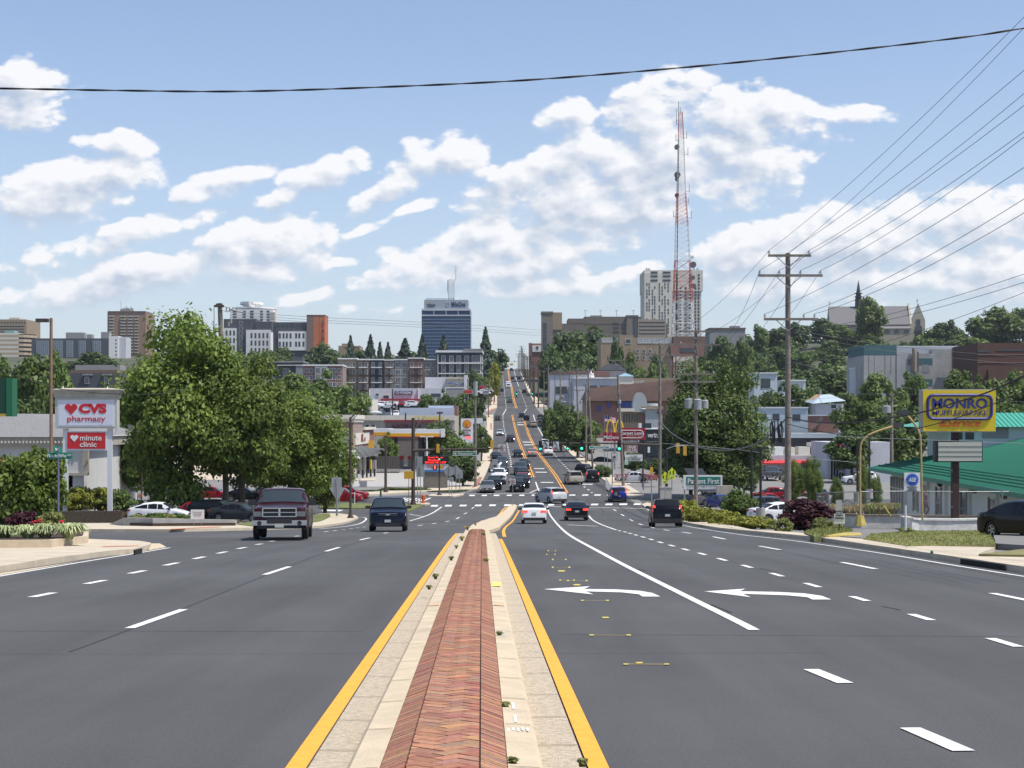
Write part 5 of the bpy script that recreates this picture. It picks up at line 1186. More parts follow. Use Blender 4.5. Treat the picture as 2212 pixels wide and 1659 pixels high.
for j in range(13):
 y=680+j*6.5
 for(a,c)in((236,245),(261,272),(276,287),(291,299)):b.part('balcony',W_CREAM,a,c,y+2.2,y+3.8,.8);b.win(a+.5,c-.5,y-.6,y+2,fr=None)
mb=MB();r=random.Random(2)
for k in range(26):
 x=b.lx(258+r.random()*22);y=4+r.random()*5;mb.tube((x,y,b.H),(x,y,b.H+r.uniform(1.5,4.5)),.10,n=4);mb.box(x-.25,x+.25,y-.1,y+.1,b.H+1.5,b.H+3)
mb.tube((b.lx(257),5,b.H),(b.lx(257),5,b.H+7.5),.12,n=4);mb.build('antenna_cluster',W_GREY,b.o)
b.part('penthouse',W_GREY,256,279,675,667,-4,12);b.done()
b=Bld('row_house','grey flat roofed rowhouses with white framed dormer windows behind the pharmacy sign',150,258,806,345,12,W_DK,cat='house')
b.part('parapet',W_GREY,160,257,788,799,-1,6);b.part('ridge',W_BROWN,150,258,799,806,-.5,6)
for x in(188,230):b.win(x-4,x+4,815,828,mull=2);b.part('dormer_roof',W_GREY,x-9,x+12,808,811,.5)
b.done()
# --- tower with round crown
b=Bld('apartment_tower','white apartment tower with stepped disc roofs and curved balconies',497,590,668,970,26,W_WHITE,roof=R_MEM)
for(a,c,y0,y1)in((512,562,651,656),(498,592,662,666),(520,556,656,662)):
 mb=MB();cx=b.lx((a+c)/2);rx=(c-a)/2*970/FPX;mb.prism([(cx+math.cos(q)*rx,12+math.sin(q)*12)for q in np.linspace(0,2*math.pi,17)[:-1]],b.lz(y1),b.lz(y0));mb.build('disc_roof',W_WHITE,b.o)
for j in range(5):
 for(a,c)in((503,511),(524,531),(540,548),(562,568),(576,582)):b.win(a,c,671+j*6,675+j*6,fr=None)
 b.part('balcony',W_CREAM,584,594,674+j*6,676+j*6,.5,6)
b.done()
b=Bld('apartment_building','grey flats with two white window blocks left of the orange tower',483,553,689,905,20,W_DK,roof=R_GREY)
b.part('white_block',W_WHITE,484,511,709,775,.6);b.part('white_block',W_WHITE,533,586,713,778,2.5,16)
for j in range(3):
 for i in range(3):b.win(488+i*8,492+i*8,714+j*16,725+j*16,fr=None,off=.6)
 for i in range(5):b.win(543+i*8.5,547+i*8.5,720+j*16,731+j*16,fr=None,off=2.5)
for j in range(6):b.win(517,523,695+j*11,702+j*11);b.win(536,541,694+j*6,697+j*6,fr=None);b.win(560,566,696+j*3,698+j*3,fr=None)if j<4 else None
b.part('grey_upper',W_DK,553,588,695,713,2,16);b.done()
b=Bld('apartment_building','grey and white flats with a tall orange corner tower lettered vertically',590,664,696,870,22,W_DK,roof=R_GREY)
b.part('white_block',W_WHITE,602,672,716,757,.8)
for j in range(2):
 for i,x in enumerate((605,613,620,628,640,647,656,667)):b.win(x-2,x+2.2,720+j*18,731+j*18,fr=None,off=.8)
for i in range(6):b.win(600+i*10,603+i*10,700,704,fr=m_frd)
for j in range(5):b.win(592,596,702+j*11,707+j*11,fr=m_frd)
b.part('side_tower',wallm('tower_taupe',(.20,.14,.12)),663,678,681,760,1.2,14);b.part('orange_tower',W_ORANGE,678,702.5,681,760,1.2,14);b.part('tower_cap',W_BROWN,662.5,703,680.4,681.4,1.4,14)
b.part('groove',W_BROWN,690,691,682,757,1.25)
for i,ch in enumerate('AVALON'):text(ch,1.7,M('letter_brown',(.16,.06,.045),.7),b.o,(b.lx(698),-1.35,b.lz(695.5+i*9)),bold=.03,ext=.1)
b.done()
b=Bld('office_building','low tan block with boxy upper floors between the trees on the skyline',731,778,747,840,15,W_TAN);b.part('upper_box',W_TAN,738,762,742,748,-.5,8);b.part('dark_band',m_win,742,775,750,752,.05);b.done()
# --- blue glass tower
b=Bld('office_tower','dark blue glass office tower with a pale sign box and lattice mast',911,1016,667,1000,26,m_winb,roof=R_MEM,wall='glass_wall')
m_mull=wallm('mullion',(.15,.22,.31));m_sb=wallm('sign_box',(.32,.36,.41),.04)
mb=MB()
for i in range(29):x=-b.W/2+b.W*i/28;mb.box(x-.08,x+.08,-.16,0,0,b.lz(681))
for j in range(14):z=b.lz(682+j*7.3);mb.box(-b.W/2,b.W/2,-.2,0,z-.35,z+.1)
mb.build('mullions',m_mull,b.o)
b.part('white_band',W_LAV,910.5,1016.5,667,671,.35,26.2);b.part('white_band',W_LAV,910.5,1016.5,680,682.4,.35,26.2)
for i in range(5):x=911+i*26.2;b.part('pier',W_LAV,x-.6,x+.8,671,680,.34)
b.part('sign_box',m_sb,916,1011,647.5,667,-1,24)
for x in(917,1009):b.part('corner_fin',W_LAV,x-1,x+1.5,662,668,.3)
text('MileOne',2.6,M('letter_navy',(.02,.03,.08),.6),b.o,(b.lx(990),.9,b.lz(656.5)),width=30*1000/FPX,bold=.03,ext=.1)
text('AUTOGROUP',1.0,M('letter_blue',(.02,.08,.30),.6),b.o,(b.lx(990),.9,b.lz(661.5)),width=30*1000/FPX,bold=.02,ext=.1)
text('TOWSON',1.3,M('letter_navy',(.02,.03,.08),.6),b.o,(b.lx(931),.9,b.lz(658.5)),width=19*1000/FPX,bold=.02,ext=.1);text('UNIVERSITY',.8,M('letter_navy',(.02,.03,.08),.6),b.o,(b.lx(931),.9,b.lz(662.5)),width=15*1000/FPX,ext=.1)
mb=MB();mb.add([(b.lx(926),.85,b.lz(654)),(b.lx(932),.85,b.lz(655)),(b.lx(928),.85,b.lz(651))],[(0,1,2)]);mb.build('logo',M('logo_gold',(.5,.4,.08),.6),b.o)
mb=MB();
for q in range(16):
 a0,a1=2*math.pi*q/16,2*math.pi*(q+1)/16;c=(b.lx(967),.85,b.lz(657));mb.tube((c[0]+math.cos(a0)*1.2,.85,c[2]+math.sin(a0)*1.2),(c[0]+math.cos(a1)*1.2,.85,c[2]+math.sin(a1)*1.2),.12,n=4)
mb.build('logo',W_LAV,b.o)
for i in range(12):x=b.lx(922+i*5.2);m1=MB();m1.box(x-.28,x+.28,2,2.4,b.lz(648),b.lz(643.5));m1.build('roof_vent',W_DK,b.o)
def lattice(x0,x1,y0,y1,z0,z1,x0t,x1t,y0t,y1t,n,r,colf):
 """tapered four-legged lattice; returns list of (mb) by colour index"""
 mbs={}
 def C(t):return[(x0+(x0t-x0)*t,y0+(y0t-y0)*t,z0+(z1-z0)*t),(x1+(x1t-x1)*t,y0+(y0t-y0)*t,z0+(z1-z0)*t),(x1+(x1t-x1)*t,y1+(y1t-y1)*t,z0+(z1-z0)*t),(x0+(x0t-x0)*t,y1+(y1t-y1)*t,z0+(z1-z0)*t)]
 for k in range(n):
  a,c=C(k/n),C((k+1)/n);mi=colf((k+.5)/n);mb=mbs.setdefault(mi,MB())
  for i in range(4):
   j=(i+1)%4;mb.tube(a[i],c[i],r,n=4,cap=False);mb.tube(a[i],c[j],r*.55,n=3,cap=False);mb.tube(a[j],c[i],r*.55,n=3,cap=False);mb.tube(c[i],c[j],r*.55,n=3,cap=False)
 return mbs
m_steel=M('galvanised_steel',(.34,.35,.36),.5,.4,var=.12)
zt=lambda y:b.lz(y)
for mi,m in lattice(b.lx(968),b.lx(980),6,9.5,b.lz(647),b.lz(602),b.lx(968),b.lx(980),6,9.5,9,.08,lambda t:0).items():m.build('lattice_mast',m_steel,b.o)
mb=MB();mb.tube((b.lx(983.5),7.5,b.lz(605)),(b.lx(983.5),7.5,b.lz(571)),.16,.08,n=6);mb.tube((b.lx(970),7.5,b.lz(604)),(b.lx(983),7.5,b.lz(582)),.08,n=4)
for k in range(6):mb.tube((b.lx(981),7.5,b.lz(574+k*5)),(b.lx(987),7.5,b.lz(574+k*5)),.1,n=4)
mb.tube((b.lx(966),7,b.lz(630)),(b.lx(966),7,b.lz(603)),.22,n=5);mb.build('antenna',m_steel,b.o);b.done()
# --- brick flats row
b=Bld('apartment_building','long brick and grey four storey flats with white cornices left of the road',730,945,777,620,18,W_BRICK,roof=R_MEM)
secs=[(730,772,775,W_TAN),(772,798,777,W_BROWN),(798,830,777,W_NAVY),(830,852,778,W_BROWN),(852,882,777,W_GREY),(882,916,774,W_REDB),(916,945,777,W_GREY)]
for i,(a,c,t,mt)in enumerate(secs):
 f=.5+.45*(i%2);b.part('bay',mt,a+.1,c-.1,t,905,f,10);b.part('cornice',W_WHITE,a,c,t-1.4,t+1.2,f+.6,10)
 n=2 if c-a<35 else 3
 for j in range(5):
  y=783+j*16.2
  for k in range(n):
   x=a+(c-a)*(k+.5)/n;wide=mt is W_GREY;b.win(x-(4.6 if wide else 2.6),x+(4.6 if wide else 2.6),y,y+10,mull=3 if wide else 2,off=f)
  if not(mt is W_GREY):b.part('balcony',m_frd if j%2 else W_WHITE,a+4,c-4,y+10.2,y+(12.2 if j%2==0 else 11),f+1.1)
b.done()
b=Bld('apartment_building','lower brick flats stepping down behind the middle trees',655,740,790,600,14,W_REDB,roof=R_MEM)
b.part('cornice',W_WHITE,654,741,787.5,790.5,.9,14)
for j in range(4):
 for k,x in enumerate((662,672,714,722,733)):b.win(x-3.2,x+3.2,796+j*15,805+j*15,mull=2)
b.part('grey_bay',W_GREY,680,708,790,880,.8)
for j in range(4):
 for x in(687,700):b.win(x-4.5,x+4.5,795+j*15,806+j*15,mull=3,off=.8)
b.done()
b=Bld('apartment_building','blue grey flat roofed block with stair boxes above the middle trees',583,655,783,640,16,W_DK,roof=R_MEM)
b.part('cornice',W_GREY,580,656,780,783,1.0,16);b.part('stair_box',W_DK,630,653,771,783,-1,8);b.part('lower_wing',W_GREY,640,662,788,860,1.5);b.part('cornice',W_WHITE,600,684,788.5,790,1.7)
for j in range(4):b.win(612,624,796+j*14,806+j*14,mull=3);b.win(588,598,796+j*14,806+j*14,mull=2)
b.done()
b=Bld('apartment_building','charcoal five storey flats with white balconies at the left of the hill road',943,1041,757,600,22,W_NAVY,roof=R_MEM)
b.part('cornice',W_WHITE,941,1043,757,761.5,1.1,22);b.part('corner_canopy',W_GREY,1002,1042,753.5,757,1.6,12);b.part('balcony_band',W_WHITE,947,1043,783,786,1.4,4);b.part('balcony_band',W_WHITE,947,1043,806,808,1.2)
for j in range(5):
 y=769+j*16
 for x in(958,975,991,1008,1024,1033):b.win(x-4,x+4,y,y+12.5,mull=3 if x<1020 else 2)
 for x in(952,1035):b.part('pilaster',W_WHITE,x-7 if x<1000 else x+3,x-5 if x<1000 else x+4.5,y-3,y+14,.5)
b.side(1,1,21,b.lz(850),b.lz(765),5,5,.5,.6)
b.done()
# --- dealers and shops, left
b=Bld('showroom','white dealership with a rounded grey entrance and a wavy blue stripe',918,967,815,490,20,W_LAV,roof=R_MEM)
b.part('entrance_drum',W_STONE,966,1010,817,850,2,10);b.part('entrance_top',W_STONE,965,1011,815,819,2.4,10);b.part('corner_pier',W_LAV,1003,1010,811,850,2.6,4)
mb=MB()
for k in range(12):x0,x1=968+k*3.3,971.3+k*3.3;z0,z1=829-2.2*math.sin(k/12*7),829-2.2*math.sin((k+1)/12*7);mb.tube((b.lx(x0),-2.3,b.lz(z0)),(b.lx(x1),-2.3,b.lz(z1)),.16,n=4)
mb.build('wave_stripe',M('blue_stripe',(.05,.10,.32),.5),b.o);b.part('showroom_glass',m_win,972,1000,836,850,2.1);b.done()
b=Bld('showroom','white car dealership with dark blue lettered sign and red canopy band',797,962,839,470,24,W_LAV,roof=R_MEM)
b.part('sign_board',M('sign_navy',(.02,.04,.12),.5),853,891,844.5,852,.4);text('HYUNDAI',.75,M('letter_white',(.8,.8,.8),.5),b.o,(b.lx(876),-.46,b.lz(848.3)),width=24*470/FPX,bold=.03)
mb=MB();c=(b.lx(858.5),-.45,b.lz(848.3))
for q in range(12):a0,a1=2*math.pi*q/12,2*math.pi*(q+1)/12;mb.tube((c[0]+math.cos(a0)*.42,c[1],c[2]+math.sin(a0)*.26),(c[0]+math.cos(a1)*.42,c[1],c[2]+math.sin(a1)*.26),.05,n=4)
mb.build('logo',M('letter_white',(.8,.8,.8),.5),b.o)
b.part('canopy',M('canopy_red',(.32,.02,.03),.5),824,908,861.5,866.5,3.0);b.part('canopy_edge',W_WHITE,824,908,866.5,868.5,3.05);b.part('glazing',m_win,828,905,868.5,890,.1)
b.win(812,818,850,855,fr=m_frame);b.win(828,840,854,861,fr=m_frame);b.part('right_wing',W_GREY,962,1001,837.5,870,-3,16);b.part('wing_parapet',W_WHITE,961,1002,836,838,-2.9,16);b.part('wing_window',m_win,931,952,850,858,.1)
for x in(846,858):b.part('column',W_STONE,x-2,x+2,866,892,2.6,-2.0)
b.part('front_canopy_post',W_WHITE,903,905,838,862,.5);b.done()
b=Bld('shop','low grey shop with a cream and yellow front right of the round trees',700,788,864,410,18,W_GREY,roof=R_GREY);b.part('cream_front',W_CREAM,787,804,862,888,1,18);b.part('yellow_band',M('panel_yellow',(.55,.40,.10),.7),789,803,869,877,1.1);b.done()
b=Bld('retaining_wall','dark brown boundary wall above the car lot',690,798,882,380,1,W_BROWN,cat='wall');b.done()
b=Bld('shop','long white stone store with yellow letters behind the burger restaurant',704,982,898,305,24,W_STONE,roof=R_MEM)
b.part('parapet',W_CREAM,704,983,897,908,.3,.5);text('CLEANERS',.9,M('letter_yellow',(.62,.50,.03),.5),b.o,(b.lx(927),-.45,b.lz(904.3)),width=64*305/FPX,bold=.03)
for x in(762,793,806):b.win(x-4,x+4,917,930,fr=m_frame)
b.part('side_shelf',W_CREAM,845,850,918,935,.4);b.done()
b=Bld('shop','pale blue white box building above the long store roof',863,981,881,335,20,wallm('wall_pale_blue',(.48,.53,.62)),zb=prof(335));b.part('upper_box',wallm('wall_pale_blue',(.48,.53,.62)),925,980,876,882,-1,14);b.part('end_pier',W_BRICK,981,988,876,905,-.5,8);b.done()
b=Bld('restaurant','grey burger restaurant with maroon roof band and maroon lettering',832,940,909,272,15,wallm('wall_taupe',(.22,.20,.19)))
m_mar=M('maroon_panel',(.16,.018,.025),.6);b.part('roof_band',m_mar,831,941,907,912.5,.6,15.5);text('BURGER KING',.62,M('letter_maroon',(.16,.01,.03),.5),b.o,(b.lx(878),-.3,b.lz(921)),width=62*272/FPX,bold=.04);b.done()
# filling station
def station():
 Y=258;o=empty('filling_station_canopy',(Xp(898,Y),Y,G(0,Y)),0,'white filling station canopy edged with yellow and red bands','canopy')
 lx=lambda px:Xp(px,Y)-Xp(898,Y);lz=lambda py:Zp(py,Y)-G(0,Y)
 mw=M('canopy_white',(.70,.71,.72),.4);my=M('canopy_yellow',(.72,.38,.02),.4);mr_=M('canopy_redline',(.5,.03,.02),.4)
 for(a,c,f,d)in((836,952,0,11),(800,838,4,8)):
  m1=MB();m1.box(lx(a),lx(c),f,f+d,lz(937 if f==0 else 935),lz(927 if f==0 else 926));m1.build('fascia',mw,o)
  m1=MB();m1.box(lx(a)-.03,lx(c)+.03 if f else lx(c-2),f-.05,f+d+.05,lz(942.5 if f==0 else 941),lz(936 if f==0 else 934));m1.build('yellow_band',my,o)
  m1=MB();m1.box(lx(a)-.05,lx(c-2),f-.07,f+d,lz(944.5 if f==0 else 942),lz(942.5 if f==0 else 941));m1.build('red_band',mr_,o)
 m1=MB();m1.box(lx(952),lx(952)+.6,-.1,11,lz(944.5),lz(926));m1.build('end_fascia',mw,o)
 m1=MB();m1.box(lx(952)+.62,lx(952)+.7,.6,10.5,lz(942.5),lz(936));m1.build('yellow_band',my,o)
 for x,y in((846,3),(846,8),(906,3),(906,8),(940,5)):m1=MB();m1.box(lx(x)-.35,lx(x)+.35,y-.3,y+.3,0,lz(941));m1.build('column',W_DK,o)
 for k,x in enumerate((862,884,920)):
  p=empty('fuel_pump',(Xp(x,Y),Y+4,G(0,Y)),0,['left','middle','right'][k]+' fuel pump under the filling station canopy','fuel pump','fuel pumps')
  m1=MB();m1.box(-.45,.45,-.3,.3,0,1.5);m1.build('cabinet',W_GREY,p);m1=MB();m1.box(-.5,.5,-.32,.32,1.5,2.1);m1.build('display_head',mr_,p)
 b=Bld('shop','dark glazed shop under the filling station canopy',838,935,946,285,8,W_DK);b.part('teal_stripe',M('teal_band',(.2,.42,.42),.5),842,930,943,947,.2);b.part('shop_glass',m_win,852,925,950,1000,.1);b.part('door_frame',W_BRICK,893,899,948,1000,.3);b.done()
station()
# brick pharmacy
def brick_pharmacy():
 Y=222;px0,px1=690,763;x1=Xp(px1,Y);W_=(px1-px0)*Y/FPX;g=G(0,Y)-.1
 o=empty('pharmacy_building',(x1,Y,g),0,'brick pharmacy with cream cornice, arched window and corner awnings','building');D=33
 lx=lambda px:Xp(px,Y)-x1;lz=lambda py:Zp(py,Y)-g
 mb=MB();mb.box(-W_,0,0,14,0,lz(905));mb.build('wall',W_REDB,o);
 mb=MB();mb.box(-W_+.1,-.02,14,D,0,lz(928));mb.build('wall',W_REDB,o)
 mb=MB();mb.box(-W_-.3,.3,-.35,14.3,lz(905),lz(896));mb.box(-W_-.15,.15,-.18,14.1,lz(912),lz(905));
 for i in range(16):mb.box(-W_+.3*i*1.0,-W_+.3*i+.15,-.32,-.18,lz(909),lz(905.2))
 mb.build('cornice',W_CREAM,o)
 mb=MB();mb.box(-.3,.35,14.4,D+.2,lz(930),lz(924));mb.build('cornice',W_CREAM,o)
 mb=MB();c=lx(736);rx=1.22;z0=lz(990);zs=lz(936);pts=[(c-rx,z0),(c+rx,z0)]+[(c+math.cos(a)*rx,zs+math.sin(a)*rx*.55)for a in np.linspace(0,math.pi,9)]
 mb.face_prism(pts,-.06,.02);mb.build('arched_window',M('window_dusty',(.20,.24,.22),.3),o)
 mb=MB();
 for k in range(-2,3):mb.box(c+k*.5-.03,c+k*.5+.03,-.09,-.05,z0,zs+.5)
 for z in(lz(975),lz(955)):mb.box(c-rx,c+rx,-.09,-.05,z-.03,z+.03)
 mb.build('glazing_bars',W_WHITE,o)
 mb=MB();mb.box(.0,.12,2.5,24,lz(962),lz(936));mb.build('sign_panel',W_CREAM,o)
 mr_=M('sign_redbrown',(.20,.035,.03),.6);mb=MB()
 mb.add([(.16,10,lz(956)),(.16,17,lz(956)),(.16,17,lz(946)),(.16,14.5,lz(948)),(.16,12.5,lz(937)),(.16,10.5,lz(940))],[(0,1,2,3,4,5)]);mb.build('pharmacy_emblem',mr_,o)
 text('W',1.0,W_CREAM,o,(.2,13.5,lz(952)),rz=R(90),bold=.05)
 for y in(1,8.5,16,23.5,31):mb=MB();mb.box(0,.25,y,y+.8,0,lz(972));mb.build('pilaster',W_CREAM,o)
 for y in(2.2,9.7,17.2,24.7):mb=MB();mb.box(.0,.06,y,y+5.8,.9,3.0);mb.build('window',m_win,o)
 for y0,y1 in((2,9.5),(10,17.5),(18,25.5),(25.8,32.5)):
  mb=MB();mb.add([(.05,y0,4.5),(.05,y1,4.5),(1.35,y1,3.15),(1.35,y0,3.15),(.05,y0,3.3),(.05,y1,3.3)],[(0,3,2,1),(0,4,3),(1,2,5),(3,4,5,2)])
  for k in range(7):y=y0+(y1-y0)*k/6;mb.tube((.05,y,4.53),(1.37,y,3.18),.035,n=4,mi=1)
  mb.build('awning',[M('awning_grey',(.24,.25,.23),.5),W_DK],o)
 mb=MB();mb.add([(lx(738),-.05,lz(971)),(0.1,-.05,lz(971)),(1.2,-1.3,lz(990)),(lx(730),-1.3,lz(990))],[(0,1,2,3)])
 for k in range(9):xa=lx(738)+(.1-lx(738))*k/8;xb=lx(730)+(1.2-lx(730))*k/8;mb.tube((xa,-.07,lz(970.6)),(xb,-1.33,lz(989.8)),.03,n=4,mi=1)
 mb.build('awning',[M('awning_white',(.66,.68,.64),.45),W_GREY],o)
 mb=MB();mb.box(lx(718),-.3,-.06,.02,0.2,3.0);mb.build('shop_window',m_win,o)
 mb=MB();mb.box(.3,1.3,21,23.5,0,2.3);mb.build('service_locker',W_GREY,o)
 mb=MB();mb.box(0.02,3.2,-3,D,0,.16);w=mb.build('walkway',m_conc,o)
brick_pharmacy()
for k in range(5):
 y=226+k*1.6;m1=MB();m1.tube((0,0,0),(0,0,1.15),.14,n=8);o=m1.build('bollard',m_plast,None,(Xp(775,226)+.42*k,y,G(0,y)));tag(o,'black bollard, %s of the row by the brick pharmacy'%['first','second','third','fourth','last'][k],'bollard','black bollards by the pharmacy')
m1=MB();m1.tube((0,0,0),(0,0,2.2),.17,n=10);o=m1.build('bollard',M('bollard_yellow',(.62,.42,.02),.5),None,(Xp(801,240),240,G(0,240)));tag(o,'tall yellow bollard at the back corner of the brick pharmacy','bollard')
b=Bld('wooden_fence','weathered grey wooden screen fence before the filling station',801,862,986,245,.3,wallm('fence_wood',(.085,.08,.072),.3,3),cat='fence',wall='panel')
for i in range(12):x=801+i*5.4;b.part('board',wallm('fence_wood2',(.11,.10,.09),.3,4),x,x+2.2,985.5,1018,.06)
b.part('kerb',m_concg,798,866,1013,1019,.4);b.done()
# CVS-like white pharmacy at far left
def left_pharmacy():
 Y=135;g=G(0,Y)-.2;x0=Xp(-120,Y);x1=Xp(180,Y);o=empty('pharmacy_building',(x1,Y,g),0,'white pharmacy with grey hipped roof and toothed cornice at the left edge','building')
 lz=lambda py:Zp(py,Y)-g;W_=x1-x0
 mb=MB();mb.box(-W_,0,0,22,0,lz(964));mb.build('wall',wallm('wall_offwhite',(.56,.56,.54),.05),o)
 mb=MB();mb.box(-W_,.5,-.5,22.5,lz(964),lz(944));mb.build('cornice',W_STONE,o)
 mb=MB();
 for i in range(70):mb.box(-i*.3-.15,-i*.3,-.66,-.5,lz(957),lz(952))
 mb.build('dentils',W_CREAM,o)
 mb=MB();mb.box(-W_,.65,-.7,22.6,lz(943.6),lz(941.6));mb.build('gutter',W_WHITE,o)
 mb=MB();z0,z1=lz(941.5),lz(893);xr=-2.6-9;a=[(.6,-.6,z0),(.6,22.4,z0),(-W_,22.4,z0),(-W_,-.6,z0)];t=[(-6.3,6,z1),(-6.3,14,z1),(-W_,14,z1),(-W_,6,z1)]
 mb.add(a+t,[(0,1,5,4),(1,2,6,5),(3,0,4,7),(4,5,6,7)]);mb.build('roof',M('roof_shingle',(.20,.20,.20),.9,var=.3,vscale=8),o)
 mb=MB();mb.box(-3.0,.45,-.3,.0,lz(1022),lz(964));mb.build('panel',wallm('wall_offwhite',(.56,.56,.54),.05),o)
 mb=MB();mb.box(.0,.5,-.45,-.0,lz(1026),lz(964));mb.box(-3.1,.5,-.5,-.3,lz(1027),lz(1021));mb.build('panel_frame',W_STONE,o)
 mb=MB();mb.box(-W_,-6.5,-.35,-.02,lz(1002),lz(990));mb.build('red_sign_band',M('sign_red',(.50,.02,.025),.5),o)
 mb=MB();mb.box(-2.2,-.9,.0,.5,0,lz(1027));mb.build('column',W_STONE,o)
left_pharmacy()
# ---------------------------------------------------------------- right side
b=Bld('parking_garage','grey brown multistorey car park with stair towers above the dark wood',1184,1442,699,770,26,wallm('garage_grey',(.17,.145,.12)),roof=R_GREY)
gw=wallm('garage_grey2',(.20,.175,.15));gl=wallm('garage_light',(.33,.27,.21))
b.part('stair_tower',gw,1170,1194,674,760,.6,12);b.part('stair_tower',W_TAN,1194,1214,675,712,.5,10);b.part('tower_cap',gw,1169,1195,673,677,.9,12);b.part('tower_glass',m_win,1173,1181,698,755,.7)
b.part('upper_wall',wallm('garage_grey',(.17,.145,.12)),1227,1312,688,700,.0,20);b.part('upper_wall',wallm('garage_grey',(.17,.145,.12)),1262,1385,684,700,.1,20);b.part('light_bay',gl,1378,1438,690,740,.7,20)
b.part('stair_glass',m_win,1365,1378,683,728,.9);b.part('stair_wall',gw,1353,1366,681,735,1.0,6);b.part('stair_cap',gw,1353,1379,681,684,1.2,6)
for j in range(4):b.part('opening',m_win,1380,1436,695.5+j*8,698.5+j*8,.75);
for j in range(3):b.part('opening',m_win,1324,1337,697+j*9,700.5+j*9,.15);b.part('opening',m_win,1344,1352,697+j*9,700.5+j*9,.15);b.part('opening',m_win,1198,1213,704+j*9,707.5+j*9,.15)
b.part('rooftop_plant',W_GREY,1277,1302,684,680,-4,12)
for x in(1266,1299,1334,1371):m1=MB();m1.tube((b.lx(x),8,b.H),(b.lx(x),8,b.lz(668)),.12,n=5);m1.box(b.lx(x)-.7,b.lx(x)+.7,7.9,8.1,b.lz(669),b.lz(668));m1.build('roof_lamp',m_steel,b.o)
b.done()
b=Bld('apartment_tower','tall cream apartment tower with scattered windows and balconies behind the mast',1392,1515,628,1100,34,W_CREAM,roof=R_MEM)
b.part('crown',W_CREAM,1391,1518,584,629,1.0,36);b.part('left_slab',W_CREAM,1391.5,1452,590,730,1.8,5)
rr_=random.Random(5)
for(a,c)in((1405,1420),(1405,1420),(1431,1448)):
 for y in(587,595,604):b.win(a,c,y,y+4.5,fr=None,off=1.9);
for j in range(17):
 y=612+j*6.9
 for x in(1397,1402,1409,1414,1424,1430,1436,1443):
  if rr_.random()<.78:b.win(x-1.3,x+1.3,y,y+5.2,fr=None,off=1.85)
for j in range(18):
 y=592+j*7.2
 for x in(1462,1470,1481,1490,1502,1509):
  if j>3 or x in(1462,1490,1509):b.win(x-2.0,x+2.0,y,y+5.2,fr=None,off=1.05 if j<5 else .05)
 if j>3:
  for x in(1470,1490):b.part('balcony',W_WHITE,x-3,x+3,y+4.4,y+6.4,1.6)
for x in(1398,1403,1500,1508):m1=MB();m1.tube((b.lx(x),4,b.H),(b.lx(x),4,b.lz(577)),.2,n=4);m1.box(b.lx(x)-.8,b.lx(x)+.8,3.8,4.2,b.lz(582),b.lz(579));m1.build('roof_antenna',m_steel,b.o)
b.done()
b=Bld('school_building','tan building with a strip of clerestory windows right of the dark wood',1298,1452,729,540,22,W_TAN,roof=R_GREY)
for i in range(5):x=1301+i*13;b.win(x,x+11,731,739,mat=M('window_pale',(.35,.37,.37),.3),mull=2)if i<3 else None
for i in range(6):x=1378+i*12.5;b.win(x,x+10.5,731,741,mat=M('window_pale',(.35,.37,.37),.3),mull=2)
b.part('mid_bay',W_TAN,1338,1368,724,800,.8,18);b.win(1351,1362,733,742,off=.8);b.part('right_block',W_BROWN,1453,1524,727,760,1,20);b.part('brick_low',W_BRICK,1448,1520,742,770,2);b.part('red_windows',m_win,1468,1500,752,762,2.1)
for j in range(2):
 for x in(1375,1388,1402):b.win(x,x+5,755+j*14,762+j*14)
b.done()
b=Bld('office_building','flat grey block among the trees right of the mast',1533,1610,709,690,16,W_GREY,roof=R_GREY);b.part('rooftop_plant',W_GREY,1581,1600,709,703,-3,8);b.part('parapet',W_BROWN,1532,1611,708,711,.3,16);b.done()
b=Bld('apartment_building','brick and white flats at the right of the road crest',1143,1172,742,830,14,W_BRICK,roof=R_GREY);b.part('white_upper',W_WHITE,1150,1172,746,760,.5);b.win(1158,1163,748,755,fr=m_frame,off=.5);b.part('stair',W_BRICK,1142,1149,741,770,.8);b.done()
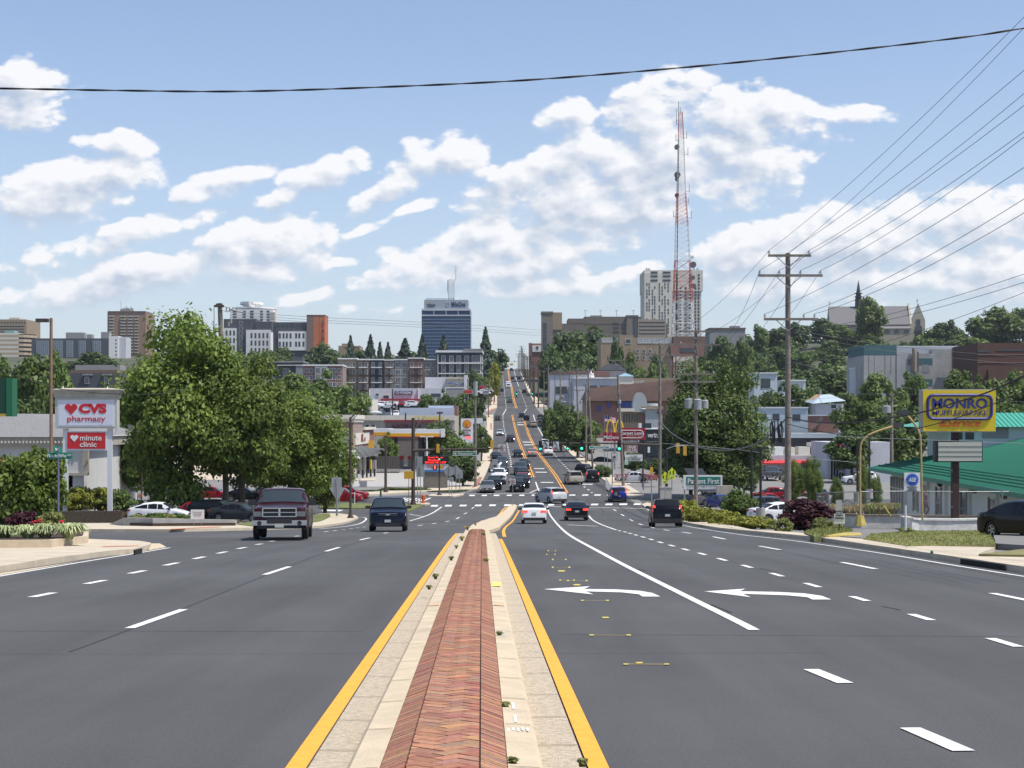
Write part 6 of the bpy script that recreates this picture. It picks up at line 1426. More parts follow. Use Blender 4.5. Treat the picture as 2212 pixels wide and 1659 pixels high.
# church
def church():
 Y=880;x0,x1=Xp(1798,Y),Xp(1962,Y);g=Zp(724,Y);W_=x1-x0;o=empty('church',(x0,Y,g),R(-6),'stone church with long grey roof and slim dark spire on the wooded hill','church')
 lz=lambda py:Zp(py,Y)-g;ms=wallm('church_stone',(.42,.38,.30),.15,1);mr_=wallm('church_slate',(.17,.165,.165),.1,1)
 ze,zr=lz(702),lz(660);D=17
 mb=MB();mb.box(0,W_,0,D,-8,ze);mb.build('nave_wall',ms,o)
 mb=MB();mb.side_prism([(-.8,ze),(D/2,zr),(D+.8,ze)],-1.5,W_);mb.build('nave_roof',mr_,o)
 mb=MB();mb.side_prism([(-.5,-8),(-.5,ze+.5),(D/2,zr+1.6),(D+.5,ze+.5),(D+.5,-8)],W_,W_+1);mb.build('gable',ms,o)
 mb=MB();mb.face_prism([(W_*.60,-8),(W_*.60,lz(711)),(W_*1.02,lz(711)),(W_*1.02,-8)],-5,0);mb.build('aisle_wall',ms,o)
 mb=MB();mb.side_prism([(-5.5,lz(711.5)),(0,lz(705)),(0,lz(712))],W_*.58,W_*1.0);mb.build('aisle_roof',mr_,o)
 for i in range(4):mb=MB();x=W_*.66+i*5.2;mb.face_prism([(x,lz(722)),(x+2.6,lz(722)),(x+2.6,lz(716)),(x+1.3,lz(713)),(x,lz(716))],-5.15,-5);mb.build('arched_window',m_win,o)
 mb=MB();mb.side_prism([(D*.32,0),(D*.32,ze*.55),(D/2,ze*.9),(D*.68,ze*.55),(D*.68,0)],W_+1,W_+1.1);mb.build('arched_window',m_win,o)
 mb=MB();mb.face_prism([(W_+1.0,-8),(W_+8.5,-8),(W_+8.5,lz(692)),(W_+4.8,zr+1),(W_+1.0,lz(692))],2,4);mb.build('front_gable',ms,o)
 mb=MB();mb.face_prism([(W_+3.0,-4),(W_+6.8,-4),(W_+6.8,4.2),(W_+4.9,6.8),(W_+3.0,4.2)],1.8,2);mb.build('arched_window',m_win,o)
 for k in range(3):mb=MB();mb.box(W_+3.6+k*.9,W_+4.1+k*.9,1.8,2,ze+.5,ze+3.0);mb.build('lancet_window',m_win,o)
 for x,z in((W_+4.4,zr+1),(-1.2,zr)):mb=MB();mb.box(x-.12,x+.12,2.8,3.1,z,z+2.6);mb.box(x-.6,x+.6,2.8,3.1,z+1.5,z+1.8);mb.build('cross',ms,o)
 xs=Xp(1857,Y)-x0;mb=MB();mb.tube((xs,D/2,zr-2),(xs,D/2,lz(640)),2.0,1.7,n=8);mb.tube((xs,D/2,lz(640)),(xs,D/2,lz(603)),1.6,.1,n=8);
 for z in(lz(648),lz(640),lz(633)):mb.tube((xs,D/2,z),(xs,D/2,z+.5),2.1,n=8)
 mb.build('spire',M('spire_dark',(.05,.045,.055),.7),o)
church()
b=Bld('warehouse','streaky grey concrete warehouse with teal and corrugated upper storey',1866,1937,768,430,22,wallm('warehouse_grey',(.36,.36,.35),.2,.3),roof=R_MEM)
wg=wallm('warehouse_grey',(.36,.36,.35),.2,.3)
b.part('teal_upper',R_TEAL,1866,1937,745,768,.0,20);b.part('corrugated_upper',M('corrugated_metal',(.55,.57,.58),.35,.4),1937,2091,746,764,-3,20);b.part('right_wall',wg,1937,2015,764,840,.2,20);b.part('right_wall',wg,2015,2111,754,842,-.5,20);b.part('end_wall',wg,2091,2111,751,842,-.4,18)
mb=MB()
for i in range(9):z=b.lz(748+i*1.9);mb.box(b.lx(1937),b.lx(2091),2.9,3.0,z-.04,z+.04)
mb.build('ribs',W_LAV,b.o)
for x in(1876,1888,1911,1924):b.part('drain_stain',W_BROWN,x,x+1,768,800+rr_.random()*18,.03)
b.part('pipe',W_BROWN,1969,1973,752,803,.9,-.5);b.part('pipe',W_STONE,1974,1979,756,803,.9,-.5);b.part('pipe',W_BROWN,1980,1983,760,803,.9,-.5);b.part('vent',m_win,1960,1967,776,789,.25);b.part('teal_panel',R_TEAL,1980,2014,774,788,.25);b.part('teal_panel',R_TEAL,2068,2092,770,784,-.45);b.part('door',W_GREY,1992,2007,788,805,.25);b.part('teal_base',R_TEAL,1985,2014,819,834,.25);b.part('rail',m_steel,1930,2090,743,743.6,0);b.done()
b=Bld('office_building','dark brown brick building with slit windows at the right edge',2112,2290,742,405,24,W_BRICK,roof=R_GREY,);bb=wallm('brown_brick',(.105,.055,.042))
b.part('front',bb,2111,2290,741,850,.3,22);b.part('slit_window',m_win,2112,2139,757,761,.4);b.part('slit_window',m_win,2152,2212,755,758,.4);b.part('brick_band',W_BRICK,2111,2290,765,767,.42);b.part('brick_band',W_BRICK,2111,2290,782,784,.42);b.part('setback',bb,2132,2290,800,850,1.2);b.done()
# shops up the right side
b=Bld('shop','white metal clad store with boarded upper wall beside the hill road',1188,1272,808,440,16,W_LAV,roof=R_MEM);b.part('brown_top',R_BROWN,1188,1272,804,809,.3);b.part('lower_opening',m_win,1200,1225,835,850,.1);b.part('brick_right',W_BRICK,1234,1318,801,817,-3,10);b.done()
b=Bld('shop','long white roofed garage with dark bays right of the small white store',1240,1336,816,425,16,W_LAV,roof=R_MEM);b.part('bay_opening',m_win,1270,1290,833,850,.1);b.part('bay_opening',m_win,1296,1318,833,850,.1);b.part('parapet',W_WHITE,1240,1337,815,818,.4,2)
m1=MB();m1.tube((b.lx(1277.5),2,b.lz(818)),(b.lx(1277.5),2,b.lz(806)),1.0,.7,n=8);m1.tube((b.lx(1277.5),2,b.lz(806)),(b.lx(1277.5),2,b.lz(797)),.3,.05,n=6);m1.build('cupola',W_WHITE,b.o);b.done()
b=Bld('house','grey gabled house roof behind the white garage',1291,1352,800,470,12,W_GREY,cat='house');m1=MB();m1.face_prism([(b.lx(1288),b.lz(801)),(b.lx(1312),b.lz(786)),(b.lx(1336),b.lz(786)),(b.lx(1355),b.lz(801))],0,12);m1.build('roof',R_GREY,b.o);b.done()
b=Bld('bank','tan bank with a blue hipped roof behind the brown roofed store',1335,1460,817,440,16,W_TAN,roof=R_GREY);m1=MB();x0,x1=b.lx(1333),b.lx(1371);z0,z1=b.lz(813),b.lz(805);m1.add([(x0,-.6,z0),(x1,-.6,z0),(x1,4.5,z0),(x0,4.5,z0),((x0+x1)/2,2,z1)],[(0,1,4),(1,2,4),(2,3,4),(3,0,4)]);m1.build('roof',M('roof_blue',(.22,.33,.42),.6),b.o)
b.part('portico',W_CREAM,1336,1368,813,830,.3);text('CHASE',.8,W_DK,b.o,(b.lx(1375),-.15,b.lz(824)),width=14,bold=.02)if False else text('CHASE',.75,W_LAV,b.o,(b.lx(1376),-.12,b.lz(825)),width=30*440/FPX,bold=.02);b.done()
def brown_store():
 Y=385;x0,x1=Xp(1268,Y),Xp(1470,Y);g=G(0,Y)-.3;o=empty('store',(x0,Y,g),0,'big store with sloping brown roof over brick walls and a blue front','building');lz=lambda py:Zp(py,Y)-g;lx=lambda px:Xp(px,Y)-x0
 mb=MB();mb.box(lx(1268),lx(1470),.5,26,0,lz(866));mb.build('wall',W_BRICK,o)
 mb=MB();mb.add([(lx(1262),-.8,lz(866)),(lx(1475),-.8,lz(866)),(lx(1470),-.2,lz(819)),(lx(1275),-.2,lz(838)),(lx(1262),26,lz(866)),(lx(1475),26,lz(866)),(lx(1470),25,lz(819)),(lx(1275),25,lz(838))],[(0,1,2,3),(4,7,6,5),(3,2,6,7),(0,3,7,4),(1,5,6,2),(0,4,5,1)]);mb.build('roof',R_BROWN,o)
 mb=MB();mb.box(lx(1333),lx(1371),.2,.5,lz(880),lz(867));mb.build('blue_front',M('front_blue',(.03,.07,.28),.5),o);mb=MB();mb.box(lx(1311),lx(1318),.2,.5,lz(880),lz(868));mb.box(lx(1291),lx(1298),.2,.5,lz(888),lz(877));mb.build('door',M('front_blue',(.03,.07,.28),.5),o)
brown_store()
def arch_bldg():
 Y=325;x0=Xp(1383,Y);g=G(0,Y)-.3;o=empty('cinema_building',(x0,Y,g),0,'shop block with a tall grey rounded arch wall and an oval roof','building');lz=lambda py:Zp(py,Y)-g;lx=lambda px:Xp(px,Y)-x0
 ma=wallm('arch_grey',(.34,.37,.38),.06)
 pts=[(lx(1367),lz(890)),(lx(1398),lz(890))]+[(lx(1382.5+15.5*math.cos(a)),lz(876-29*math.sin(a)))for a in np.linspace(0,math.pi,13)];mb=MB();mb.face_prism(pts,0,3);mb.build('arch_wall',ma,o)
 mb=MB();mb.tube((lx(1409),3,lz(877)),(lx(1409),3,lz(871)),1.4,1.3,n=20);
 for v in range(len(mb.v)):mb.v[v]=(lx(1409)+(mb.v[v][0]-lx(1409))*1.05,mb.v[v][1],mb.v[v][2])
 mb.build('oval_roof',ma,o)
 mb=MB();mb.box(lx(1345),lx(1398),.8,14,0,lz(889));mb.build('wall',W_TAN,o);mb=MB();mb.box(lx(1394),lx(1430),-.4,14,0,lz(878));mb.build('grey_block',ma,o)
 mb=MB();mb.box(lx(1388),lx(1432),-.8,1,lz(884),lz(878));mb.build('canopy',W_TAN,o)
 for i in range(8):m1=MB();x=lx(1347+i*5.8);m1.box(x,x+.28,.7,.82,lz(912),lz(894));m1.build('window',m_win,o)
 m1=MB();m1.box(lx(1382),lx(1395),.5,.8,lz(912),lz(896));m1.build('brick_panel',W_BRICK,o)
 m1=MB();m1.box(lx(1419),lx(1430),-.55,-.4,lz(894),lz(885));m1.build('square_sign',W_DK,o);m1=MB();m1.box(lx(1334),lx(1370),-.3,1,lz(889),lz(882));m1.build('fascia',W_CREAM,o)
arch_bldg()
b=Bld('phone_shop','dark fronted phone shop with white lettering left of the largest right tree',1392,1440,927,262,14,wallm('shop_black',(.045,.045,.05)));b.part('roof_edge',W_WHITE,1388,1442,925,927.5,.2,14);text('verizon',.75,M('letter_white',(.8,.8,.8),.5),b.o,(b.lx(1414),-.1,b.lz(940)),width=30*262/FPX,bold=.03);b.part('shop_window',m_win,1396,1436,950,985,.05);b.part('glazing_bar',W_GREY,1396,1436,954,955,.1);b.part('rooftop_unit',W_WHITE,1380,1386,914,926,0,2);b.part('rooftop_unit',m_win,1386,1407,914,926,-.1,2);b.part('lit_poster',W_WHITE,1399,1404,965,978,.1);b.done()
# strip with red awnings
b=Bld('shop_row','white shop row with red awnings behind the parked pickup',1486,1800,984,238,16,W_LAV,roof=R_MEM)
m_aw=M('awning_red',(.52,.035,.04),.6,var=.08,vscale=4)
for(a,c)in((1490,1590),(1640,1776)):
 m1=MB();m1.side_prism([(0,b.lz(994)),(-1.3,b.lz(999.5)),(-1.3,b.lz(1002.5)),(0,b.lz(1000))],b.lx(a),b.lx(c));m1.build('awning',m_aw,b.o)
b.part('shop_window',m_win,1495,1510,1005,1030,.05);b.part('shop_window',m_win,1516,1545,1005,1022,.05);b.part('shop_window',m_win,1650,1660,1006,1030,.05);b.part('shop_window',m_win,1730,1750,1006,1030,.05);b.part('open_sign',M('neon_red',(.8,.08,.05),.4,emit=.6),1515,1522,1006,1010,.1);b.part('white_pier',W_WHITE,1590,1612,990,1034,.6);b.part('red_post',M('sign_red',(.50,.02,.025),.5),1589,1590.5,1018,1033,1.5)
for(a,c,t)in((1659,1672,962),(1681,1700,966),(1702,1725,967),(1733,1760,966),(1758,1787,957)):b.part('rooftop_unit',W_CREAM if a!=1681 else W_WHITE,a,c,984,t,-3,6)
b.done()
b=Bld('shop','glass corner shop with a round red sign at the end of the white row',1786,1832,955,225,12,W_LAV)
b.part('glass_front',m_win,1793,1829,960,1036,.1)
for i in range(7):b.part('mullion',W_WHITE,1793+i*5.9,1793.8+i*5.9,960,1036,.16)
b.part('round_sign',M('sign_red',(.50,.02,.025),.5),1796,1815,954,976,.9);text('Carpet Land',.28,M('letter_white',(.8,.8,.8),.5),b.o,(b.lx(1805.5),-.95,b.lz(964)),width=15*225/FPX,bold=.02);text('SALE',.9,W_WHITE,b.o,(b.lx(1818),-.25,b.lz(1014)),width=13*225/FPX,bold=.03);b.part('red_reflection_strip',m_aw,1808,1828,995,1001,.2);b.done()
b=Bld('shop','dark shop front with a red sign right of the glass corner shop',1831,1858,954,224,12,W_DK);b.part('sign_board',M('sign_red',(.50,.02,.025),.5),1830,1853,959,979,.5);b.part('shop_window',m_win,1834,1855,985,1035,.05);mb=MB()
for q in range(10):a0,a1=2*math.pi*q/12+.4,2*math.pi*(q+1)/12+.4;mb.tube((b.lx(1841)+math.cos(a0)*.45,-.55,b.lz(968)+math.sin(a0)*.3),(b.lx(1841)+math.cos(a1)*.45,-.55,b.lz(968)+math.sin(a1)*.3),.05,n=4)
mb.build('logo',W_WHITE,b.o);b.done()
b=Bld('shop','white walled building between the yellow lamp and the green roof',1858,1925,955,215,10,W_LAV);b.done()
b=Bld('office_building','pale blue grey office with black ribbon windows behind the tall pole',1637,1745,880,262,14,wallm('wall_paleblue',(.36,.42,.46),.04),roof=R_MEM);b.part('ribbon_window',m_win,1669,1684,894,908,.05);b.part('ribbon_window',m_win,1712,1729,895,909,.05);b.part('ribbon_window',m_win,1640,1656,894,907,.05);b.part('parapet',W_LAV,1636,1746,879,882,.2,14);b.part('entrance_box',W_GREY,1640,1660,936,960,1);b.done()
b=Bld('brick_building','low brick building with an outside stair right of the pale office',1745,1811,897,268,14,W_REDB,roof=R_MEM);b.part('parapet',W_LAV,1745,1812,896,898.5,.2,14);m1=MB()
for k in range(8):m1.box(b.lx(1748+k*3.4),b.lx(1751.6+k*3.4),-1.5,-.1,b.lz(932-k*3.6),b.lz(931-k*3.6));m1.tube((b.lx(1748+k*3.4),-1.5,b.lz(931-k*3.6)),(b.lx(1748+k*3.4),-1.5,b.lz(922-k*3.6)),.03,n=4)
m1.build('outside_stair',m_steel,b.o);b.done()
b=Bld('shop','flat roofed dark shop with a pale blue roof edge',1560,1840,946,250,10,wallm('shop_black',(.045,.045,.05)),roof=R_MEM);b.part('roof_edge',wallm('wall_paleblue',(.36,.42,.46),.04),1556,1842,936,946,.4,10);b.done()
b=Bld('house','house with a peach and pale blue gabled roof among the right trees',1762,1822,872,320,9,W_LAV,cat='house');m1=MB();m1.add([(b.lx(1755),-.5,b.lz(872)),(b.lx(1826),-.5,b.lz(866)),(b.lx(1800),3,b.lz(851)),(b.lx(1781),3,b.lz(852)),(b.lx(1750),8,b.lz(866))],[(0,1,2,3),(0,3,4)]);m1.build('roof',M('roof_paleblue',(.38,.46,.52),.7),b.o)
m1=MB();m1.add([(b.lx(1748),3,b.lz(866)),(b.lx(1776),2.8,b.lz(858)),(b.lx(1783),2.9,b.lz(851.5)),(b.lx(1770),3.2,b.lz(851))],[(0,1,2,3)]);m1.build('peach_gable',M('roof_peach',(.48,.30,.18),.8),b.o);b.part('chimney',W_GREY,1777,1781,840,856,-3,4);b.win(1795,1806,874,882);b.done()  # gable face in the house's own peach colour
for i,(a,c,t,bo,Y,lab)in enumerate([(1629,1679,806,838,350,'small white truck depot left of the tall pole'),(1556,1560,800,805,500,''),(1690,1740,822,842,380,'white shed behind the trees right of the tall pole'),(1848,1866,795,840,440,'white annex left of the grey warehouse')]):
 if lab:b=Bld('shed',lab,a,c,t,Y,8,wallm('wall_paleblue2',(.52,.57,.60),.05));b.part('dark_door',m_win,a+(c-a)*.3,a+(c-a)*.7,t+12,bo,.1);b.part('parapet',W_WHITE,a-1,c+1,t-1.5,t+1,.3,8);b.done()
# green roofed garage
def green_garage():
 A=Vector((Xp(1886,120),120,0));Bp=Vector((24.3,70,0));ze=Zp(1010,120);g=-5.25;d=(Bp-A).normalized();L_=(Bp-A).length
 o=empty('repair_garage',(A.x,A.y,g),math.atan2(d.y,d.x),'white repair garage with a long green metal roof','building')
 H_=ze-g;ml=wallm('garage_white',(.76,.76,.75),.05);mg=M('green_metal_roof',(.010,.095,.056),.42,.1,var=.10,vscale=1.2);mgt=M('green_fascia',(.03,.22,.15),.5)
 Dp=20
 mb=MB();mb.box(1.2,L_+6,1.2,Dp,0,H_);mb.build('wall',ml,o)
 zr=2.35;mb=MB();e=0.0
 P_=[(-.3,-.2,H_),(L_+8,-.2,H_),(L_+8,9.5,H_+zr),(8,9.5,H_+zr),(8,11.5,H_+zr),(L_+8,11.5,H_+zr),(L_+8,21,H_),(-.3,21,H_)]
 mb.add(P_,[(0,1,2,3),(7,0,3,4),(4,3,2,5),(6,7,4,5)])
 mb.build('roof',mg,o)
 ribs=MB();n=int((L_+8)/.42)
 for i in range(n):
  x=.1+i*.42;top=min(1,(x+.3)/8.3);ribs.tube((x,-.2,H_+.03),(x,-.2+9.7*top,H_+.03+zr*top),.022,n=3,cap=False)
 for i in range(24):
  y=i*.42;t=min(1,(y+.2)/9.7);ribs.tube((-.3,y,H_+.03),(-.3+8.3*t,y,H_+.03+zr*t),.022,n=3,cap=False)
 ribs.build('roof_seams',M('green_seam',(.03,.19,.12),.4),o)
 sn=MB()
 for r_ in range(4):
  for i in range(n*1):
   x=.3+i*.42;t=.05+.045*r_
   if(x+.3)/8.3>t+.05:sn.cbox((x,-.2+9.7*t,H_+.09+zr*t),(.10,.06,.08))
 sn.build('snow_guards',mg,o)
 mb=MB();mb.box(-.35,L_+8,-.28,-.2,H_-.24,H_+.02);mb.box(-.38,-.3,-.28,21,H_-.24,H_+.02);mb.build('fascia',mgt,o)
 def wpart(nm,x0,x1,z0,z1,m,f=.04):q=MB();q.box(x0,x1,1.2-f,1.2,z0,z1);return q.build(nm,m,o)
 for x in(9.5,12.5,17,24,31,36.5,41):
  wpart('window',x,x+1.4,.8,2.6,m_win);wpart('window_frame',x-.15,x,.7,2.7,W_GREY,.1);wpart('window_frame',x+1.4,x+1.55,.7,2.7,W_GREY,.1);wpart('window_bar',x,x+1.4,1.65,1.75,W_GREY,.08)
 for x in(7,14.6,20,26.5,33,39):wpart('downpipe',x,x+.18,0,H_,W_WHITE,.2)
 for x in(18.5,27.8,34.6):q=MB();q.ball((x,1.1,2.95),.22,8,sc_=(1,1,1));q.build('wall_lamp',m_plast,o)
 q=MB();q.box(1.15,1.2,1.3,6,.3,H_-.5);q.build('end_glazing',m_win,o);q=MB();q.box(1.2,6.6,1.1,1.2,.3,H_-.6);q.build('front_glazing',m_win,o)
 for k in range(6):wpart('mullion',1.2+k*1.05,1.28+k*1.05,.3,H_-.6,W_WHITE,.16)
 wpart('transom',1.2,6.6,2.0,2.08,W_WHITE,.16)
 c=empty('roof_tower',(Xp(2150,112),112,Zp(946,112)-2.5),0,'small green hipped roof tower with a louvred vent behind the muffler sign','building')
 w=Xp(2290,112)-Xp(2053,112);m1=MB();m1.box(-3.2,w-3.2,0,6,0,2.5+Zp(922,112)-Zp(946,112));m1.build('wall',wallm('cupola_white',(.50,.60,.58),.04),c)
 zz=2.5+Zp(922,112)-Zp(946,112);m1=MB();m1.add([(-5.4,-.6,zz),(w-3,-.6,zz),(w-3,6.6,zz),(-5.4,6.6,zz),(-1.6,2.6,zz+1.0),(w-3,2.6,zz+1.0)],[(0,1,5,4),(1,2,5),(2,3,4,5),(3,0,4)]);m1.build('roof',M('green_roof_light',(.06,.34,.24),.4),c)
 m1=MB()
 for k in range(30):x=-5.2+k*.33;m1.tube((x,-.62,zz+.02),(max(x,-1.6)if x>-1.6 else x+(.0+(-1.6+5.4)*.35),.9 if x<-1.6 else 2.6,zz+(.5 if x<-1.6 else 1.02)),.02,n=3,cap=False)
 m1.build('seams',M('green_seam',(.03,.25,.17),.4),c)
 m1=MB();m1.box(-.9,.9,-.08,0,.9+1.6,2.2+1.2);m1.build('louvre_vent',W_GREY,c);m1=MB();m1.box(-2.9,-2.3,-.06,0,2.4,3.3);m1.box(-2.1,-1.5,-.06,0,2.4,3.3);m1.build('window',m_win,c)
green_garage()
# ------------------------------------------------------------ poles, wires, mast, signals, signs
m_wood=M('pole_wood',(.20,.175,.15),.95,var=.35,vscale=3,bump=.6,bscale=12)
m_woodd=M('pole_wood_dark',(.085,.065,.05),.95,var=.35,vscale=3)
m_brownm=M('painted_steel_brown',(.060,.040,.032),.55,var=.15)
m_ins=M('insulator',(.30,.29,.28),.35)
m_galv=M('galvanised',(.30,.31,.31),.55,.4,var=.15)
m_trans=M('transformer_grey',(.30,.315,.32),.5)
m_wire=M('wire_black',(.016,.016,.017),.7)
m_wireg=M('wire_weathered',(.11,.11,.115),.7)
m_alu=M('sign_back',(.36,.37,.37),.45,.5)
POLES={}
def upole(key,px,yb,yt,label,arms=(),r=.16,Y=None,dark=False,trans=(),lamp=None,group='wooden utility poles',lean=0,z=None):
 if Y is None:Y=Yof(yb,.1)
 x=Xp(px,Y);zb=Zp(yb,Y)if z is None else z;H_=Zp(yt,Y)-zb
 o=empty('utility_pole',(x,Y,zb),0,label,'utility pole',group)
 mb=MB();mb.tube((0,0,-.6),(lean,0,H_),r*1.12,r*.78,10);mb.build('pole',m_woodd if dark else m_wood,o,smooth=True)
 lx=lambda p:Xp(p,Y)-x;lz=lambda p:Zp(p,Y)-zb;att=[]
 for(y,a,c,ins)in arms:
  mb=MB();mb.box(lx(a),lx(c),-r-.11,-r,lz(y)-.06,lz(y)+.06)
  w=lx(c)-lx(a);m0=lean*lz(y)/H_
  if w>1.6:
   for s in(-1,1):mb.tube((m0+s*min(.62,w*.3),-r-.05,lz(y)-.04),(m0,-r-.02,lz(y)-.6),.02,n=4,mi=1)
  arm=mb.build('crossarm',[m_wood if not dark else m_woodd,m_galv],o)
  for p in ins:
   q=MB();xi=lx(p);q.tube((xi,-r-.05,lz(y)+.05),(xi,-r-.05,lz(y)+.20),.022,n=5);q.tube((xi,-r-.05,lz(y)+.12),(xi,-r-.05,lz(y)+.17),.085,.06,n=8);q.tube((xi,-r-.05,lz(y)+.19),(xi,-r-.05,lz(y)+.25),.06,.035,n=8);q.build('insulator',m_ins,arm)
   att.append(Vector((x+xi,Y-r-.05,zb+lz(y)+.26)))
 for(p,y0,y1,w)in trans:
  q=MB();xi=lx(p);q.tube((xi,-.35 if abs(xi)<.3 else-.1,lz(y1)),(xi,-.35 if abs(xi)<.3 else-.1,lz(y0)),w,w,14);q.tube((xi,-.35 if abs(xi)<.3 else-.1,lz(y0)),(xi,-.35 if abs(xi)<.3 else-.1,lz(y0)+.08),w*1.04,w*.7,14)
  q.tube((xi,-.3,lz(y0)+.05),(xi,-.3,lz(y0)+.35),.04,n=6);q.build('transformer',m_trans,o,smooth=True)
 if lamp:
  (p0,y0),(p1,y1)=lamp;q=MB();q.path([(0,0,lz(y0)),(lx(p1)*.45,-.3,lz(y1)+.15),(lx(p1),-.6,lz(y1)+.05)],.03,5);q.build('lamp_arm',m_galv,o)
  q=MB();q.ball((lx(p1),-.75,lz(y1)),.28,8,sc_=(1.4,.6,.4));q.build('lamp_head',m_galv,o)
 POLES[key]=(att,x,Y,zb,lx,lz);return o
upole('A',1702,1146,547,'tallest wooden pole on the right with three crossarms, behind the purple bush',arms=[(553,1658,1750,(1660,1746)),(596,1637,1775,(1640,1682,1728,1771)),(690,1649,1763,(1651,1735,1758))],r=.155,Y=80)
upole('B',1503.5,1122,711,'wooden pole carrying three grey transformers',arms=[(716,1471,1531,()),(745,1408,1554,(1410,1470,1540)),(808,1468,1546,(1470,1520,1540)),(825,1468,1546,())],r=.15,trans=((1487,863,882,.30),(1506,864,885,.30),(1522,866,882,.28)),z=None)
upole('C',1425.5,1085,741,'wooden pole holding the right signal arm',arms=[(744,1407,1449,(1409,1446)),(767,1391,1466,(1393,1418,1441,1463))],r=.17,lamp=((1425,890),(1387,884)))
upole('D',1347,1050,810,'leaning wooden pole in front of the carpet sign',arms=[(779,1314,1348,(1316,1346)),(850,1320,1350,())],r=.19,lean=-.75,trans=((1338,865,872,.22),))
upole('E',1280.5,1012,795,'wooden pole left of the golden arches',arms=[(800,1255,1285,(1258,1268,1282)),(843,1255,1290,())],r=.16,lean=-.8)
upole('F',1251,990,796,'wooden pole with small transformers above the street trees',arms=[(798,1237,1252,(1238,1250)),(843,1240,1262,(1242,1260))],r=.18,lean=-.5,trans=((1238,867,873,.25),(1255,866,873,.25)),lamp=((1246,862),(1218,868)))
upole('G',1211.5,945,795,'wooden pole by the tree shadow on the road',arms=[(800,1203,1218,(1204,1217))],r=.19,lean=-.15)
upole('H',1184.5,909,789,'wooden pole at the second crosswalk corner',arms=[(796,1178,1192,(1179,1191))],r=.22)
for i,(px,yb,yt)in enumerate([(1163,880,786),(1154,872,795),(1151.5,859,780),(1147,848,775),(1143.5,840,775),(1140,834,770),(1136.5,829,768),(1133.5,822,765),(1131,816,762),(1128.5,811,752),(1126,806,747),(1123,803,757),(1119.5,801,764),(1175,890,800),(1199,925,800),(1230,968,800),(1192,918,805),(1266,1000,830)]):
 upole('h%d'%i,px,yb,yt,'wooden pole %s of the line up the hill'%['nearest behind the second junction','second','third','fourth','fifth','sixth','seventh','eighth','ninth','tenth','eleventh','twelfth','thirteenth, farthest','thin one beside the crosswalk pole,','thin one left of the tree shadow,','thin one among the street trees,','slim one behind the street trees,','slim one right of the golden street tree,'][i],arms=[(yt+2,px-8+(i>6),px+8-(i>6),())]+([(yt+7,px-6,px+6,())]if i<13 else[]),dark=i<13,r=.27 if i<13 else .17,group='wooden utility poles on the hill')
for i,(px,yb,yt,r)in enumerate([(1062,868,800,.16),(1041,905,858,.14),(1055,902,815,.14),(1027,1052,848,.17)]):
 Y=Yof(yb,.1);upole('l%d'%i,px,yb,yt,['slim pole beside the uphill left sidewalk','slim dark pole before the blue sign','slim pole at the left of the second junction','wooden pole with a grey cylinder on top by the left sidewalk'][i],r=r,dark=i!=3,group='wooden poles left of the road')
att,x,Y,zb,lx,lz=POLES['l3'];m1=MB();m1.tube((x,Y,Zp(855,Y)),(x,Y,Zp(824,Y)),.28,n=12);o=m1.build('antenna_cylinder',m_trans,None);o.parent=[q for q in bpy.data.objects if q.name.startswith('utility_pole')][-1];o.matrix_parent_inverse=Matrix.Translation(-o.parent.location)
# leaning pole of the left
def left_pole():
 Y=131.5;x=Xp(490,Y);zb=G(0,Y);H_=Zp(655,Y)-zb;o=empty('utility_pole',(x,Y,zb),0,'rough leaning wooden pole with cut top among the left maples','utility pole')
 lx=lambda p:Xp(p,Y)-x;lz=lambda p:Zp(p,Y)-zb;mb=MB();mb.tube((0,0,-.3),(lx(475),0,H_),.25,.19,12);mb.build('pole',m_wood,o,smooth=True)
 mb=MB();mb.box(lx(463),lx(485),-.25,-.12,lz(664),lz(659));mb.box(lx(467),lx(480),-.2,.2,lz(659),lz(656));mb.build('pole_top_bracket',m_woodd,o)
 mb=MB();mb.path([(lx(485),-.2,lz(660)),(lx(496),-.2,lz(666)),(lx(512),-.2,lz(672)),(lx(528),-.2,lz(675))],.05,5);mb.path([(lx(478),-.2,lz(668)),(lx(492),-.2,lz(674)),(lx(505),-.2,lz(668))],.04,5)
 for p in(490,497,504,512):mb.tube((lx(p),-.2,lz(672)),(lx(p),-.2,lz(664)),.05,n=5)
 mb.build('switch_gear',m_galv,o)
 for(p,y)in((464,717),(466,722),(495,700),(500,694)):mb=MB();mb.tube((lx(p),-.2,lz(y+5)),(lx(p),-.2,lz(y-5)),.09,n=8);mb.build('insulator',m_ins,o)
 mb=MB();mb.path([(lx(463),-.2,lz(665)),(lx(464),-.25,lz(690)),(lx(462),-.25,lz(715)),(lx(466),-.2,lz(755)),(lx(462),-.2,lz(790))],.025,4);mb.path([(lx(470),-.2,lz(700)),(lx(461),-.2,lz(708)),(lx(466),-.2,lz(725)),(lx(468),-.2,lz(760))],.025,4);mb.build('cable',m_wire,o)
 mb=MB();mb.tube((lx(470),-.1,lz(733)),(lx(485),-.3,lz(742)),.07,n=5);mb.build('brace',m_woodd,o)
left_pole()
# ---- wires
NW=[0]
def wire(a,b,sag,label,r=.012,n=22,mat=None,group='overhead wires',twist=False):
 a,b=Vector(a),Vector(b);mb=MB();pts=[]
 for i in range(n+1):
  t=i/n;p=a.lerp(b,t);p.z-=sag*4*t*(1-t);pts.append(p)
 mb.path([tuple(p)for p in pts],r,4 if r<.02 else 6)
 o=mb.build('overhead_wire',mat or m_wire);tag(o,label,'wire',group);return o
def pz(px,py,Y):return P(px,py,Y)
